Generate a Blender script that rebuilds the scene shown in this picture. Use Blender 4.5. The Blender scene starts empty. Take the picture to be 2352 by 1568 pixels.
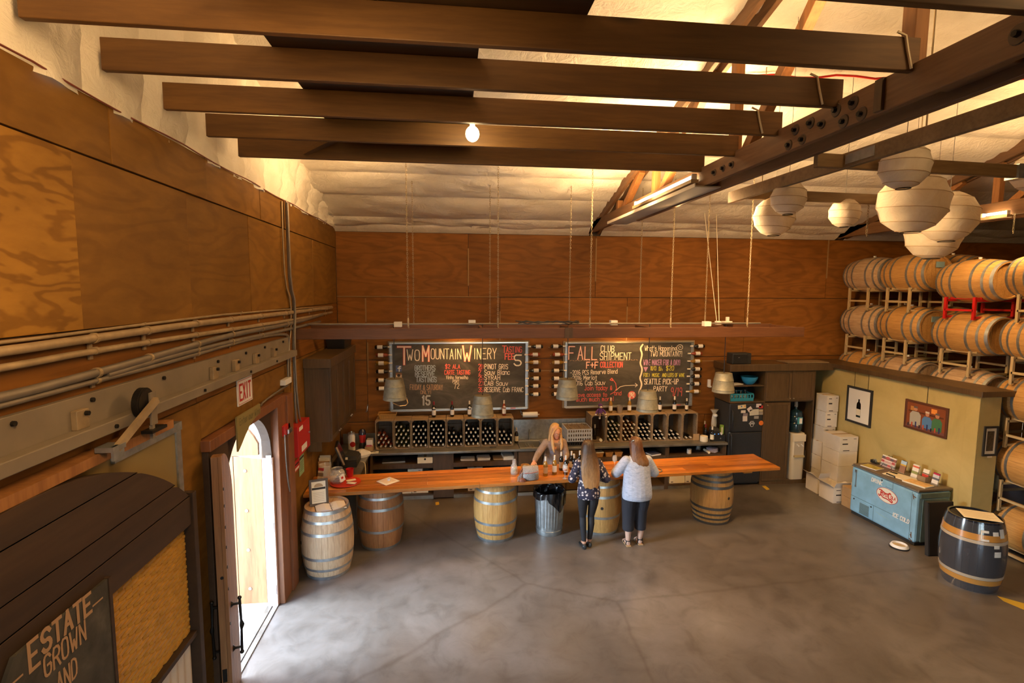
import bpy, bmesh, math, random
from math import pi, sin, cos, radians, sqrt, atan2
from mathutils import Vector, Matrix
import numpy as np
random.seed(7)
SC = bpy.context.scene
COL = SC.collection

# ------------------------------------------------------------------ camera
IW, IH, FPX = 2352, 1568, 1191.0
CAM = np.array([0.0, 0.0, 3.9])
def cam_basis(yaw, pitch, roll):
    cy, sy, cp, sp = cos(yaw), sin(yaw), cos(pitch), sin(pitch)
    fwd = np.array([sy*cp, cy*cp, -sp]); right = np.array([cy, -sy, 0.0]); up = np.cross(right, fwd)
    return np.array([cos(roll)*right+sin(roll)*up, -sin(roll)*right+cos(roll)*up, fwd])
RB = cam_basis(radians(6.72), radians(5.55), radians(.29))
cd = bpy.data.cameras.new('camera'); cam = bpy.data.objects.new('camera', cd); COL.objects.link(cam)
cd.sensor_width = 36; cd.lens = FPX/IW*36; cd.clip_start = .05; cd.clip_end = 200
cam.matrix_world = Matrix(((RB[0][0], RB[1][0], -RB[2][0], CAM[0]), (RB[0][1], RB[1][1], -RB[2][1], CAM[1]), (RB[0][2], RB[1][2], -RB[2][2], CAM[2]), (0, 0, 0, 1)))
SC.camera = cam
def ray(x, y): return RB.T @ np.array([(x-IW/2)/FPX, -(y-IH/2)/FPX, 1.0])
def onX(x, y, X): d = ray(x, y); return CAM+d*((X-CAM[0])/d[0])
def onY(x, y, Y): d = ray(x, y); return CAM+d*((Y-CAM[1])/d[1])
def onZ(x, y, Z): d = ray(x, y); return CAM+d*((Z-CAM[2])/d[2])

# ------------------------------------------------------------------ world, sun, daylight, lamps, exposure
SC.view_settings.view_transform = 'Standard'; SC.view_settings.look = 'None'
SC.view_settings.gamma = 1.0; SC.view_settings.use_curve_mapping = False
SC.view_settings.exposure = 0.0
SC.cycles.max_bounces = 8; SC.cycles.diffuse_bounces = 4; SC.cycles.sample_clamp_indirect = 4.0
SC.cycles.caustics_reflective = False; SC.cycles.caustics_refractive = False
wd = bpy.data.worlds.new('sky'); SC.world = wd; wd.use_nodes = True
_nt = wd.node_tree; _bg = _nt.nodes['Background']
_sky = _nt.nodes.new('ShaderNodeTexSky'); _sky.sky_type = 'NISHITA'; _sky.sun_disc = False
_sky.sun_elevation = radians(48); _sky.sun_rotation = radians(0); _sky.air_density = 1.0; _sky.dust_density = 2.0
_nt.links.new(_sky.outputs[0], _bg.inputs[0]); _bg.inputs[1].default_value = 2.6
def lamp(name, kind, loc, energy, color, size=.1, size_y=None, aim=None, spot=None, blend=.5):
    ld = bpy.data.lights.new(name, kind); ld.energy = energy; ld.color = color
    if kind == 'AREA':
        ld.size = size
        if size_y: ld.shape = 'RECTANGLE'; ld.size_y = size_y
    elif kind in ('POINT', 'SPOT'): ld.shadow_soft_size = size
    if kind == 'SPOT': ld.spot_size = spot; ld.spot_blend = blend
    if kind == 'SUN': ld.angle = radians(.6)
    o = bpy.data.objects.new(name, ld); COL.objects.link(o); o.location = loc
    if aim is not None: o.rotation_euler = Vector(aim).to_track_quat('-Z', 'Y').to_euler()
    return o
XWALL = -2.15
WARM = (1.0, .50, .15); TUBE = (1.0, .60, .25); DAY = (.72, .86, 1.0)
lamp('sun', 'SUN', (-8, 20, 12), 6.0, (1, .95, .86), aim=(.0, -.70, -.70))
# sky portal at the side door, then unseen area lamps added to imitate daylight
_p = lamp('door_sky_portal', 'AREA', (XWALL-.10, 5.75, 1.27), 1, (1, 1, 1), 1.3, 2.55, aim=(1, 0, 0)); _p.data.cycles.is_portal = True
lamp('yard_fill_lamp', 'AREA', (-5.2, 5.3, 3.1), 1900, DAY, 2.6, 2.4, aim=(3.6, .6, -2.3))  # unseen area lamp added outside the door to brighten the floor inside
lamp('rear_fill_lamp', 'AREA', (2.2, -4.9, 1.5), 30, DAY, 3.6, 2.4, aim=(.08, 1, -.03))  # added cool fill from behind the camera, no real source there
# the tube lights on the trusses, some added fill lamps, a bare bulb between the joists, two picture lamps over the boards
lamp('tube_or_fill_lamp', 'AREA', (2.60, 6.5, 5.14), 90, TUBE, .12, 1.7, aim=(-.5, 0, -1))
lamp('tube_or_fill_lamp', 'AREA', (2.62, 6.4, 5.34), 170, TUBE, .18, 2.4, aim=(-.2, .4, 1))
lamp('tube_or_fill_lamp', 'AREA', (2.62, 3.6, 5.48), 85, TUBE, .18, 2.4, aim=(-.1, 0, 1))
lamp('tube_or_fill_lamp', 'AREA', (7.9, 6.8, 5.1), 60, TUBE, .12, 1.3, aim=(-.5, 0, -1))
lamp('tube_or_fill_lamp', 'AREA', (7.9, 5.2, 5.4), 100, TUBE, .18, 2.4, aim=(-.3, 0, 1))
lamp('tube_or_fill_lamp', 'AREA', (3.02, 6.1, 4.98), 230, TUBE, .16, 1.6, aim=(1, .12, -.42))
lamp('tube_or_fill_lamp', 'AREA', (3.2, 1.6, 5.3), 25, TUBE, .2, 2.4, aim=(.1, .8, -.60))  # added overhead fill lamp out of view, not a truss tube
lamp('tube_or_fill_lamp', 'AREA', (-.3, 1.0, 5.2), 140, TUBE, .2, 2.0, aim=(-1, .9, .25))  # added out-of-view lamp that brightens the left wall and gable
lamp('tube_or_fill_lamp', 'AREA', (-.6, 6.6, 5.50), 70, TUBE, .2, 2.0, aim=(-.6, .3, 1))  # added uplight for the ceiling, hung on no truss
lamp('bulb_lamp', 'POINT', (.185, 4.44, 5.20), 70, WARM, .05)
lamp('picture_lamp', 'SPOT', (.28, 9.55, 3.13), 75, WARM, .05, aim=(0, .42, -1), spot=radians(140), blend=.6)
lamp('picture_lamp', 'SPOT', (3.55, 9.55, 3.13), 75, WARM, .05, aim=(0, .42, -1), spot=radians(140), blend=.6)
PEND = [(-.855, 2.255), (.475, 1.965), (1.81, 2.215), (3.13, 1.99), (4.41, 2.275)]
for _x, _z in PEND: lamp('pendant_lamp', 'POINT', (_x, 7.9, _z+.13), 30, WARM, .03)

# ------------------------------------------------------------------ mesh builder
class B:
    def __init__(s): s.v = []; s.f = []
    def add(s, vs, fs):
        n = len(s.v); s.v += [tuple(map(float, p)) for p in vs]; s.f += [tuple(i+n for i in f) for f in fs]; return s
    def box(s, x0, x1, y0, y1, z0, z1):
        return s.add([(x0,y0,z0),(x1,y0,z0),(x1,y1,z0),(x0,y1,z0),(x0,y0,z1),(x1,y0,z1),(x1,y1,z1),(x0,y1,z1)],
                     [(0,3,2,1),(4,5,6,7),(0,1,5,4),(1,2,6,5),(2,3,7,6),(3,0,4,7)])
    def obox(s, c, ax, ay, az):                 # centre and three half-axis vectors
        c, ax, ay, az = map(Vector, (c, ax, ay, az)); V = []
        for k in (-1, 1):
            for i, j in ((-1,-1),(1,-1),(1,1),(-1,1)): V.append(c+ax*i+ay*j+az*k)
        return s.add(V, [(0,3,2,1),(4,5,6,7),(0,1,5,4),(1,2,6,5),(2,3,7,6),(3,0,4,7)])
    def bar(s, p, q, w, h, up=(0,0,1)):         # board from p to q, width w sideways, height h along up
        p, q = Vector(p), Vector(q); d = q-p; side = d.cross(Vector(up)).normalized(); u = side.cross(d).normalized()
        return s.obox((p+q)/2, d/2, side*w/2, u*h/2)
    def cyl(s, p, q, r0, r1=None, n=16, caps=True):
        r1 = r0 if r1 is None else r1; p, q = Vector(p), Vector(q); d = (q-p).normalized()
        a = d.orthogonal().normalized(); b = d.cross(a); V = []
        for c, r in ((p, r0), (q, r1)):
            for i in range(n): t = 2*pi*i/n; V.append(c+a*r*cos(t)+b*r*sin(t))
        F = [(i, (i+1) % n, n+(i+1) % n, n+i) for i in range(n)]
        if caps: F += [tuple(range(n-1, -1, -1)), tuple(range(n, 2*n))]
        return s.add(V, F)
    def lathe(s, prof, n=24, c=(0,0,0), axis='Z', sx=1.0, sy=1.0):
        V = []; m = len(prof)
        for r, z in prof:
            for i in range(n):
                t = 2*pi*i/n; x, y = r*cos(t)*sx, r*sin(t)*sy
                p = (x, y, z) if axis == 'Z' else ((x, z, y) if axis == 'Y' else (z, x, y))
                V.append((p[0]+c[0], p[1]+c[1], p[2]+c[2]))
        F = []
        for k in range(m-1):
            for i in range(n):
                j = (i+1) % n; q = (k*n+i, k*n+j, (k+1)*n+j, (k+1)*n+i)
                F.append(q if axis != 'Y' else q[::-1])
        return s.add(V, F)
    def tube(s, pts, r, n=8, closed=False, caps=True):
        pts = [Vector(p) for p in pts]; N = len(pts); V = []; a = None
        R = r if isinstance(r, (list, tuple)) else [r]*N
        for i, p in enumerate(pts):
            t = (pts[(i+1) % N]-pts[i-1]) if closed else (pts[min(i+1, N-1)]-pts[max(i-1, 0)])
            t = t.normalized() if t.length > 1e-9 else Vector((0,0,1))
            a = t.orthogonal().normalized() if a is None else (a-t*a.dot(t))
            a = a.normalized() if a.length > 1e-6 else t.orthogonal().normalized()
            b = t.cross(a)
            for k in range(n): th = 2*pi*k/n; V.append(p+(a*cos(th)+b*sin(th))*R[i])
        F = []
        for i in range(N if closed else N-1):
            j = (i+1) % N
            for k in range(n): l = (k+1) % n; F.append((i*n+k, i*n+l, j*n+l, j*n+k))
        if caps and not closed: F += [tuple(range(n-1, -1, -1)), tuple(range((N-1)*n, N*n))]
        return s.add(V, F)
    def loft(s, rings, caps=True, closed=True):
        n = len(rings[0]); V = [p for r in rings for p in r]; F = []
        for k in range(len(rings)-1):
            for i in range(n if closed else n-1):
                j = (i+1) % n; F.append((k*n+i, k*n+j, (k+1)*n+j, (k+1)*n+i))
        if caps and closed: F += [tuple(range(n-1, -1, -1)), tuple(range((len(rings)-1)*n, len(rings)*n))]
        return s.add(V, F)
    def prism(s, poly, o, u, v, t):             # polygon in (u,v) at origin o, extruded along vector t
        o, u, v, t = map(Vector, (o, u, v, t)); n = len(poly)
        V = [o+u*a+v*b for a, b in poly]; V += [p+t for p in V]
        F = [tuple(range(n-1, -1, -1)), tuple(range(n, 2*n))]+[(i, (i+1) % n, n+(i+1) % n, n+i) for i in range(n)]
        return s.add(V, F)
    def ball(s, c, r, n=12, sx=1, sy=1, sz=1):
        prof = [(r*sin(pi*i/n), -r*cos(pi*i/n)*sz) for i in range(n+1)]; prof[0] = (1e-4, prof[0][1]); prof[-1] = (1e-4, prof[-1][1])
        return s.lathe(prof, n+4, c, sx=sx, sy=sy)
    def ellring(s, c, ax, ay, n=12):
        c, ax, ay = map(Vector, (c, ax, ay)); return [c+ax*cos(2*pi*i/n)+ay*sin(2*pi*i/n) for i in range(n)]

WM = {}
def meshof(name, b, m, smooth=None):
    me = bpy.data.meshes.new(name); me.from_pydata(b.v, [], b.f); me.update()
    bm = bmesh.new(); bm.from_mesh(me); bmesh.ops.recalc_face_normals(bm, faces=bm.faces); bm.to_mesh(me); bm.free()
    if m: me.materials.append(m)
    if smooth:
        me.polygons.foreach_set('use_smooth', [True]*len(me.polygons))
        try: me.set_sharp_from_angle(angle=radians(smooth))
        except Exception: pass
    return me
def obj(name, b, m, parent=None, smooth=None, local=False, bevel=0, label=None, kind=None):
    """one mesh object; builder coordinates are world unless local"""
    if isinstance(b, B):
        if parent is not None and not local:
            iv = WM[parent.name].inverted(); b.v = [tuple(iv @ Vector(p)) for p in b.v]
        me = meshof(name, b, m, smooth)
    else: me = b
    o = bpy.data.objects.new(name, me); COL.objects.link(o)
    if parent is not None: o.parent = parent; WM[o.name] = WM[parent.name]
    else: WM[o.name] = Matrix.Identity(4)
    if bevel:
        md = o.modifiers.new('edge', 'BEVEL'); md.width = bevel; md.segments = 2; md.limit_method = 'ANGLE'; md.angle_limit = radians(40)
    if label: o['label'] = label
    if kind: o['kind'] = kind
    return o
def tag(o, label, cat, group=None):
    o['label'] = label; o['category'] = cat
    if group: o['group'] = group
    return o
def thing(name, label, cat, loc=(0,0,0), rotz=0, group=None, rot=None):
    o = bpy.data.objects.new(name, None); COL.objects.link(o); o.empty_display_size = .1
    o.location = loc; o.rotation_euler = rot or (0, 0, rotz)
    WM[o.name] = Matrix.LocRotScale(Vector(loc), o.rotation_euler, None)
    return tag(o, label, cat, group)
def struct(name, label=None, loc=(0,0,0)):
    o = bpy.data.objects.new(name, None); COL.objects.link(o); o.location = loc; o['kind'] = 'structure'
    if label: o['label'] = label
    WM[o.name] = Matrix.Translation(Vector(loc)); return o
def dup(root, loc, rotz=None, label=None, group=None, rot=None, matmap=None):
    r = root.copy(); COL.objects.link(r); r.location = loc
    if rotz is not None: r.rotation_euler = (0, 0, rotz)
    if rot is not None: r.rotation_euler = rot
    if label: r['label'] = label
    if group: r['group'] = group
    def kids(a, b):
        for ch in list(a.children):
            c = ch.copy(); COL.objects.link(c); c.parent = b
            if matmap:
                for k, m in matmap.items():
                    if ch.name.split('.')[0] == k: c.material_slots[0].link = 'OBJECT'; c.material_slots[0].material = m
            kids(ch, c)
    kids(root, r); return r
ORD = 'first second third fourth fifth sixth seventh eighth ninth tenth eleventh twelfth thirteenth fourteenth'.split()

# ------------------------------------------------------------------ materials
def _new(name):
    m = bpy.data.materials.new(name); m.use_nodes = True; nt = m.node_tree
    return m, nt, nt.nodes['Principled BSDF'], nt.nodes, nt.links
def _coords(N, L, scale=(1,1,1), rnd=True, kind='Object'):
    tc = N.new('ShaderNodeTexCoord'); mp = N.new('ShaderNodeMapping'); mp.inputs['Scale'].default_value = scale
    L.new(tc.outputs[kind], mp.inputs['Vector'])
    if rnd:
        oi = N.new('ShaderNodeObjectInfo'); ml = N.new('ShaderNodeMath'); ml.operation = 'MULTIPLY'; ml.inputs[1].default_value = 37.0
        L.new(oi.outputs['Random'], ml.inputs[0]); cb = N.new('ShaderNodeCombineXYZ')
        for i in range(3): L.new(ml.outputs[0], cb.inputs[i])
        L.new(cb.outputs[0], mp.inputs['Location'])
    return mp.outputs[0]
def _noise(N, L, vec, scale, detail=4, rough=.55, dist=0):
    n = N.new('ShaderNodeTexNoise'); n.inputs['Scale'].default_value = scale; n.inputs['Detail'].default_value = detail
    n.inputs['Roughness'].default_value = rough; n.inputs['Distortion'].default_value = dist
    L.new(vec, n.inputs['Vector']); return n.outputs['Fac']
def _ramp(N, L, fac, stops):
    r = N.new('ShaderNodeValToRGB'); el = r.color_ramp.elements
    while len(el) < len(stops): el.new(.5)
    for e, (p, c) in zip(el, stops): e.position = p; e.color = (*c, 1) if len(c) == 3 else c
    L.new(fac, r.inputs[0]); return r.outputs[0]
def _mix(N, L, a, b, fac, mode='MIX'):
    m = N.new('ShaderNodeMix'); m.data_type = 'RGBA'; m.blend_type = mode
    for sock, val in ((m.inputs[0], fac), (m.inputs[6], a), (m.inputs[7], b)):
        if hasattr(val, 'is_linked'): L.new(val, sock)
        else: sock.default_value = val if not isinstance(val, tuple) else (*val, 1)
    return m.outputs[2]
def _bump(N, L, bs, h, strength, dist=.01):
    b = N.new('ShaderNodeBump'); b.inputs['Strength'].default_value = strength; b.inputs['Distance'].default_value = dist
    L.new(h, b.inputs['Height']); L.new(b.outputs[0], bs.inputs['Normal'])
def _vary(N, L, col, amt):
    if not amt: return col
    oi = N.new('ShaderNodeObjectInfo'); mr = N.new('ShaderNodeMapRange'); mr.inputs[3].default_value = 1-amt; mr.inputs[4].default_value = 1+amt
    L.new(oi.outputs['Random'], mr.inputs[0]); hs = N.new('ShaderNodeHueSaturation'); L.new(mr.outputs[0], hs.inputs['Value'])
    if hasattr(col, 'is_linked'): L.new(col, hs.inputs['Color'])
    else: hs.inputs['Color'].default_value = (*col, 1)
    return hs.outputs[0]
def plain(name, c, rough=.5, metal=0, vary=0, spec=.5, alpha=None, trans=0, emit=None, noise=0, nscale=20, bump=0, coat=0):
    m, nt, bs, N, L = _new(name)
    bs.inputs['Roughness'].default_value = rough; bs.inputs['Metallic'].default_value = metal; bs.inputs['Specular IOR Level'].default_value = spec
    col = c
    if noise or bump:
        f = _noise(N, L, _coords(N, L), nscale, 4)
        if noise: col = _ramp(N, L, f, [(.3, tuple(x*(1-noise) for x in c)), (.7, tuple(min(1, x*(1+noise)) for x in c))])
        if bump: _bump(N, L, bs, f, bump)
    col = _vary(N, L, col, vary)
    if hasattr(col, 'is_linked'): L.new(col, bs.inputs['Base Color'])
    else: bs.inputs['Base Color'].default_value = (*c, 1)
    if alpha is not None: bs.inputs['Alpha'].default_value = alpha
    if trans: bs.inputs['Transmission Weight'].default_value = trans; bs.inputs['IOR'].default_value = 1.45
    if coat: bs.inputs['Coat Weight'].default_value = coat
    if emit: bs.inputs['Emission Color'].default_value = (*emit[0], 1); bs.inputs['Emission Strength'].default_value = emit[1]
    return m
def wood(name, c1, c2, axis='X', scale=6, rough=.5, vary=.15, knots=.0, bump=.15, fine=1.0, coat=0):
    """long grain along one axis with darker streaks, optional knots"""
    m, nt, bs, N, L = _new(name); st = {'X': (.09, 1, 1), 'Y': (1, .09, 1), 'Z': (1, 1, .09)}[axis]
    v = _coords(N, L, st); f = _noise(N, L, v, scale, 6, .62, .6); g = _noise(N, L, v, scale*7, 3, .6)
    col = _ramp(N, L, f, [(.28, c2), (.5, tuple((a+b)/2 for a, b in zip(c1, c2))), (.72, c1)])
    col = _mix(N, L, col, _ramp(N, L, g, [(.35, (.62, .55, .5)), (.6, (1, 1, 1))]), .55*fine, 'MULTIPLY')
    if knots:
        vo = N.new('ShaderNodeTexVoronoi'); vo.inputs['Scale'].default_value = 2.4
        k = _coords(N, L, tuple(.35 if s < .5 else 1.2 for s in st)); L.new(k, vo.inputs['Vector'])
        col = _mix(N, L, col, _ramp(N, L, vo.outputs['Distance'], [(.04, (.12, .08, .06)), (.11, (1, 1, 1))]), knots, 'MULTIPLY')
    L.new(_vary(N, L, col, vary), bs.inputs['Base Color']); bs.inputs['Roughness'].default_value = rough
    if coat: bs.inputs['Coat Weight'].default_value = coat; bs.inputs['Coat Roughness'].default_value = .15
    if bump: _bump(N, L, bs, g, bump, .004)
    return m
def plywood(name, c1, c2, plane='YZ', across=(1, 1), strength=.6, vary=.12, scale=1.3, rings=13):
    """rotary-cut face veneer: contour rings of a stretched noise"""
    m, nt, bs, N, L = _new(name); u, w = across
    st = (1, u, w) if plane == 'YZ' else (u, 1, w)
    v = _coords(N, L, st); f = _noise(N, L, v, scale, 3, .45, .3)
    a = N.new('ShaderNodeMath'); a.operation = 'MULTIPLY'; a.inputs[1].default_value = rings*6.283; L.new(f, a.inputs[0])
    s = N.new('ShaderNodeMath'); s.operation = 'SINE'; L.new(a.outputs[0], s.inputs[0])
    mr = N.new('ShaderNodeMapRange'); mr.inputs[1].default_value = -1; L.new(s.outputs[0], mr.inputs[0])
    g = _noise(N, L, _coords(N, L, st), 9, 5, .6); big = _noise(N, L, _coords(N, L, (1, 1, 1)), .9, 3)
    col = _ramp(N, L, mr.outputs[0], [(.1, c2), (.45, c1), (1, tuple(x*1.06 for x in c1))])
    col = _mix(N, L, c1, col, strength)
    col = _mix(N, L, col, _ramp(N, L, g, [(.3, (.72, .68, .62)), (.65, (1.05, 1.05, 1.05))]), .7, 'MULTIPLY')
    col = _mix(N, L, col, _ramp(N, L, big, [(.3, (.66, .64, .62)), (.62, (1.08, 1.08, 1.08))]), .8, 'MULTIPLY')
    L.new(_vary(N, L, col, vary), bs.inputs['Base Color']); bs.inputs['Roughness'].default_value = .6
    bs.inputs['Specular IOR Level'].default_value = .25
    return m
def glassy(name, c, alpha=.25, rough=.05):
    m, nt, bs, N, L = _new(name); bs.inputs['Base Color'].default_value = (*c, 1); bs.inputs['Roughness'].default_value = rough
    bs.inputs['Alpha'].default_value = alpha; bs.inputs['Specular IOR Level'].default_value = .8; bs.inputs['Coat Weight'].default_value = .6
    return m
M = {}
M['ply'] = plywood('plywood_wall', (.195, .094, .017), (.125, .054, .009), 'YZ', (.35, 1.2), .35)
M['ply_back'] = plywood('plywood_back', (.25, .095, .015), (.16, .056, .008), 'XZ', (.3, 1.4), .45)
M['ply_new'] = plywood('plywood_bold', (.31, .155, .026), (.19, .085, .012), 'YZ', (.40, 1.15), .8, 0, 4.2, 6)
M['joist'] = wood('joist_fir', (.18, .088, .022), (.08, .035, .009), 'X', 5, .6, .12, .7)
M['truss'] = wood('truss_fir', (.185, .095, .040), (.095, .045, .018), 'Y', 5, .6, .12, .5)
M['web'] = wood('web_fir', (.34, .15, .045), (.2, .08, .022), 'Z', 5, .6, .15, .5)
M['lumber'] = wood('lumber_pine', (.22, .14, .06), (.13, .078, .03), 'X', 6, .6, .12, .6)
M['redbeam'] = wood('frame_fir', (.14, .056, .022), (.08, .030, .012), 'X', 5, .5, .1, .5)
M['darkply'] = wood('dark_ply', (.07, .04, .02), (.03, .016, .008), 'X', 4, .6, 0)
M['bar'] = wood('bar_pine', (.72, .28, .045), (.30, .085, .014), 'X', 7, .3, .34, 1.0, .06, 1.25, .4)
M['darkwood'] = wood('dark_stain', (.085, .05, .024), (.05, .028, .012), 'Z', 6, .5, .1)
M['cab'] = wood('cabinet_stain', (.115, .068, .028), (.07, .04, .016), 'Z', 6, .45, .08)
M['brownplank'] = wood('arch_plank', (.050, .026, .012), (.028, .014, .007), 'Y', 3, .65, .2)
M['doorwood'] = wood('door_fir', (.33, .175, .075), (.21, .10, .038), 'Z', 5, .5, .12, .6)
M['casing'] = wood('casing_fir', (.26, .10, .038), (.15, .055, .02), 'Z', 5, .5, .1)
M['crate'] = wood('crate_pine', (.36, .26, .155), (.22, .15, .085), 'X', 7, .7, .16, .4)
M['stave'] = wood('oak_stave', (.60, .345, .115), (.46, .245, .072), 'Z', 9, .5, .06, 0, .1)
M['stave_pale'] = wood('oak_pale', (.60, .44, .28), (.45, .30, .17), 'Z', 9, .55, .06, 0, .1)
M['stave_red'] = wood('oak_red', (.40, .185, .07), (.24, .095, .03), 'Z', 8, .45, .06, 0, .1)
M['galv'] = plain('galvanised', (.42, .45, .46), .42, .85, .08, noise=.2, nscale=14)
M['hoop'] = plain('hoop_steel', (.34, .36, .37), .45, .8, .06, noise=.25, nscale=12)
M['steel'] = plain('bright_steel', (.62, .62, .60), .28, .95)
M['zinc'] = plain('zinc_sheet', (.30, .29, .26), .38, .75, 0, noise=.25, nscale=5)
M['painted'] = plain('painted_steel', (.19, .155, .115), .55, .1, 0, noise=.15, nscale=3)
M['pipe'] = plain('old_pipe', (.30, .22, .13), .5, .2, .1, noise=.25, nscale=8)
M['pipe_grey'] = plain('grey_conduit', (.20, .17, .14), .45, .4, .1, noise=.15, nscale=8)
M['iron'] = plain('black_iron', (.02, .018, .017), .4, .6)
M['black'] = plain('black_plastic', (.014, .014, .015), .38)
M['blackmat'] = plain('black_matte', (.02, .019, .018), .8)
M['white'] = plain('white_paint', (.78, .76, .72), .5)
M['paper'] = plain('paper', (.82, .78, .70), .8, vary=.05)
M['cream'] = plain('cream_paper', (.80, .72, .55), .8)
M['cardboard'] = plain('cardboard', (.42, .27, .13), .8, noise=.1, nscale=6)
M['boxwhite'] = plain('white_carton', (.74, .68, .60), .75, vary=.06, noise=.05, nscale=5)
M['red'] = plain('red_paint', (.50, .02, .016), .4)
M['chain'] = plain('chain_steel', (.34, .27, .17), .45, .6)
M['cap'] = plain('bottle_capsule', (.78, .70, .58), .4, vary=.08)
M['label'] = plain('bottle_label', (.80, .75, .68), .7, vary=.05)
M['darkglass'] = plain('dark_bottle', (.010, .008, .006), .08, coat=.5)
M['greenglass'] = plain('green_bottle', (.055, .050, .012), .08, coat=.5)
M['amberglass'] = plain('amber_bottle', (.11, .045, .010), .08, coat=.5)
M['whitewine'] = plain('white_wine_bottle', (.50, .26, .03), .08, coat=.5, trans=.4)
M['rosewine'] = plain('rose_wine_bottle', (.36, .07, .03), .08, coat=.5, trans=.3)
M['clear'] = glassy('clear_glass', (.85, .85, .82), .22)
M['chalk'] = plain('chalk_white', (.80, .72, .58), .9)
M['chalk_red'] = plain('chalk_red', (.72, .13, .11), .9)
M['chalk_blue'] = plain('chalk_blue', (.26, .33, .42), .9)
M['chalk_violet'] = plain('chalk_violet', (.50, .26, .48), .9)
M['chalk_yellow'] = plain('chalk_yellow', (.66, .62, .08), .9)
M['chalk_dim'] = plain('chalk_tan', (.42, .26, .15), .9)
def concrete():
    m, nt, bs, N, L = _new('concrete_floor'); v = _coords(N, L, rnd=False)
    a = _noise(N, L, v, .55, 6, .6, .4); b = _noise(N, L, v, 3.2, 8, .65, .8); c = _noise(N, L, v, 40, 3)
    col = _ramp(N, L, a, [(.3, (.080, .068, .058)), (.5, (.112, .097, .084)), (.7, (.168, .152, .138))])
    col = _mix(N, L, col, _ramp(N, L, b, [(.3, (.62, .60, .58)), (.5, (1, 1, 1)), (.74, (1.22, 1.22, 1.24))]), .75, 'MULTIPLY')
    vo = N.new('ShaderNodeTexVoronoi'); vo.feature = 'DISTANCE_TO_EDGE'; vo.inputs['Scale'].default_value = .13
    ds = _mix(N, L, v, _noiseC(N, L, v, 2.0), .12); L.new(ds, vo.inputs['Vector'])
    col = _mix(N, L, col, _ramp(N, L, vo.outputs['Distance'], [(.0, (.7, .66, .62)), (.0014, (1, 1, 1))]), .7, 'MULTIPLY')
    L.new(col, bs.inputs['Base Color'])
    mr = N.new('ShaderNodeMapRange'); mr.inputs[3].default_value = .26; mr.inputs[4].default_value = .5; L.new(b, mr.inputs[0]); L.new(mr.outputs[0], bs.inputs['Roughness'])
    _bump(N, L, bs, c, .05, .003); return m
def _noiseC(N, L, vec, scale):
    n = N.new('ShaderNodeTexNoise'); n.inputs['Scale'].default_value = scale; L.new(vec, n.inputs['Vector']); return n.outputs['Color']
M['floor'] = concrete()
def foil():
    m, nt, bs, N, L = _new('insulation_facing'); v = _coords(N, L, rnd=True)
    a = _noise(N, L, v, 1.6, 5, .55, .5); b = _noise(N, L, v, 7, 6, .6, 1.2)
    L.new(_ramp(N, L, a, [(.3, (.62, .57, .49)), (.7, (.80, .76, .69))]), bs.inputs['Base Color'])
    bs.inputs['Roughness'].default_value = .38; bs.inputs['Specular IOR Level'].default_value = .4
    mx = N.new('ShaderNodeMath'); mx.operation = 'ADD'; L.new(a, mx.inputs[0]); L.new(b, mx.inputs[1])
    _bump(N, L, bs, mx.outputs[0], .5, .05); return m
M['foil'] = foil()
def plaster():
    m, nt, bs, N, L = _new('olive_plaster'); v = _coords(N, L, rnd=False)
    a = _noise(N, L, v, 1.2, 6, .6, .6)
    L.new(_ramp(N, L, a, [(.3, (.42, .33, .12)), (.7, (.58, .46, .19))]), bs.inputs['Base Color']); bs.inputs['Roughness'].default_value = .6
    _bump(N, L, bs, a, .1, .01); return m
M['plaster'] = plaster()
def slate():
    m, nt, bs, N, L = _new('chalkboard'); v = _coords(N, L, (.6, 1, 1.3))
    a = _noise(N, L, v, 1.8, 7, .65, 1.4)
    L.new(_ramp(N, L, a, [(.32, (.026, .024, .020)), (.55, (.06, .056, .048)), (.75, (.115, .105, .09))]), bs.inputs['Base Color']); bs.inputs['Roughness'].default_value = .75
    return m
M['slate'] = slate()

# ------------------------------------------------------------------ hand lettering: every glyph is a few chalk strokes
GL = {'A':'022842;1434','B':'02083847463505;3544433202','C':'4738180703123243','D':'020828474322 02','E':'48080242;0535','F':'480802;0535','G':'473818070312324345 25','H':'0802;4842;0545','I':'2822',
'J':'3833221203','K':'0802;480542','L':'080242','M':'0208244842','N':'02084248','O':'18070312324347 3818','P':'02083847463505','Q':'180703123243473818;2442','R':'02083847463505;2542','S':'473818070615354443321203',
'T':'0848;2822','U':'080312324348','V':'082248','W':'0812253248','X':'0842;4802','Y':'082548;2522','Z':'08480242','0':'180703123243473818','1':'172822','2':'07183847460242','3':'071838474625444332 1203',
'4':'32380444','5':'480805354443321203','6':'381806031232434435 1504','7':'084822','8':'25161728383736 25;25141322323334 25','9':'45251506071838474642','a':'461605031232 43;4642','b':'0802;052636454332 1203',
'c':'453616050312 3243','d':'4842;453616050312 3243','e':'044445361605031232 43','f':'382722;0636','g':'4616050413334 4;46413010','h':'0802;0526364542','i':'2622;2827','j':'2621;2827','k':'0802;360442','l':'2822',
'm':'0206;05162522;25364542','n':'0206;0526364542','o':'160503123243453616','p':'0600;05163645433212 03','r':'0206;042636','s':'453616053443321203','t':'282232;0646','u':'060312 3243;4642','v':'062246','w':'0612243246',
'y':'0624;4600','x':'0642;4602','z':'06460242','!':'2824;2322','?':'071838474625 24;2322',"'":'2826','+':'0545;2723','-':'0545','/':'0248','$':'473818070615354443321203;2921','&':'4206172837360403123245','.':'2322',':':'2524;2322','~':'0516253445'}
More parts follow.
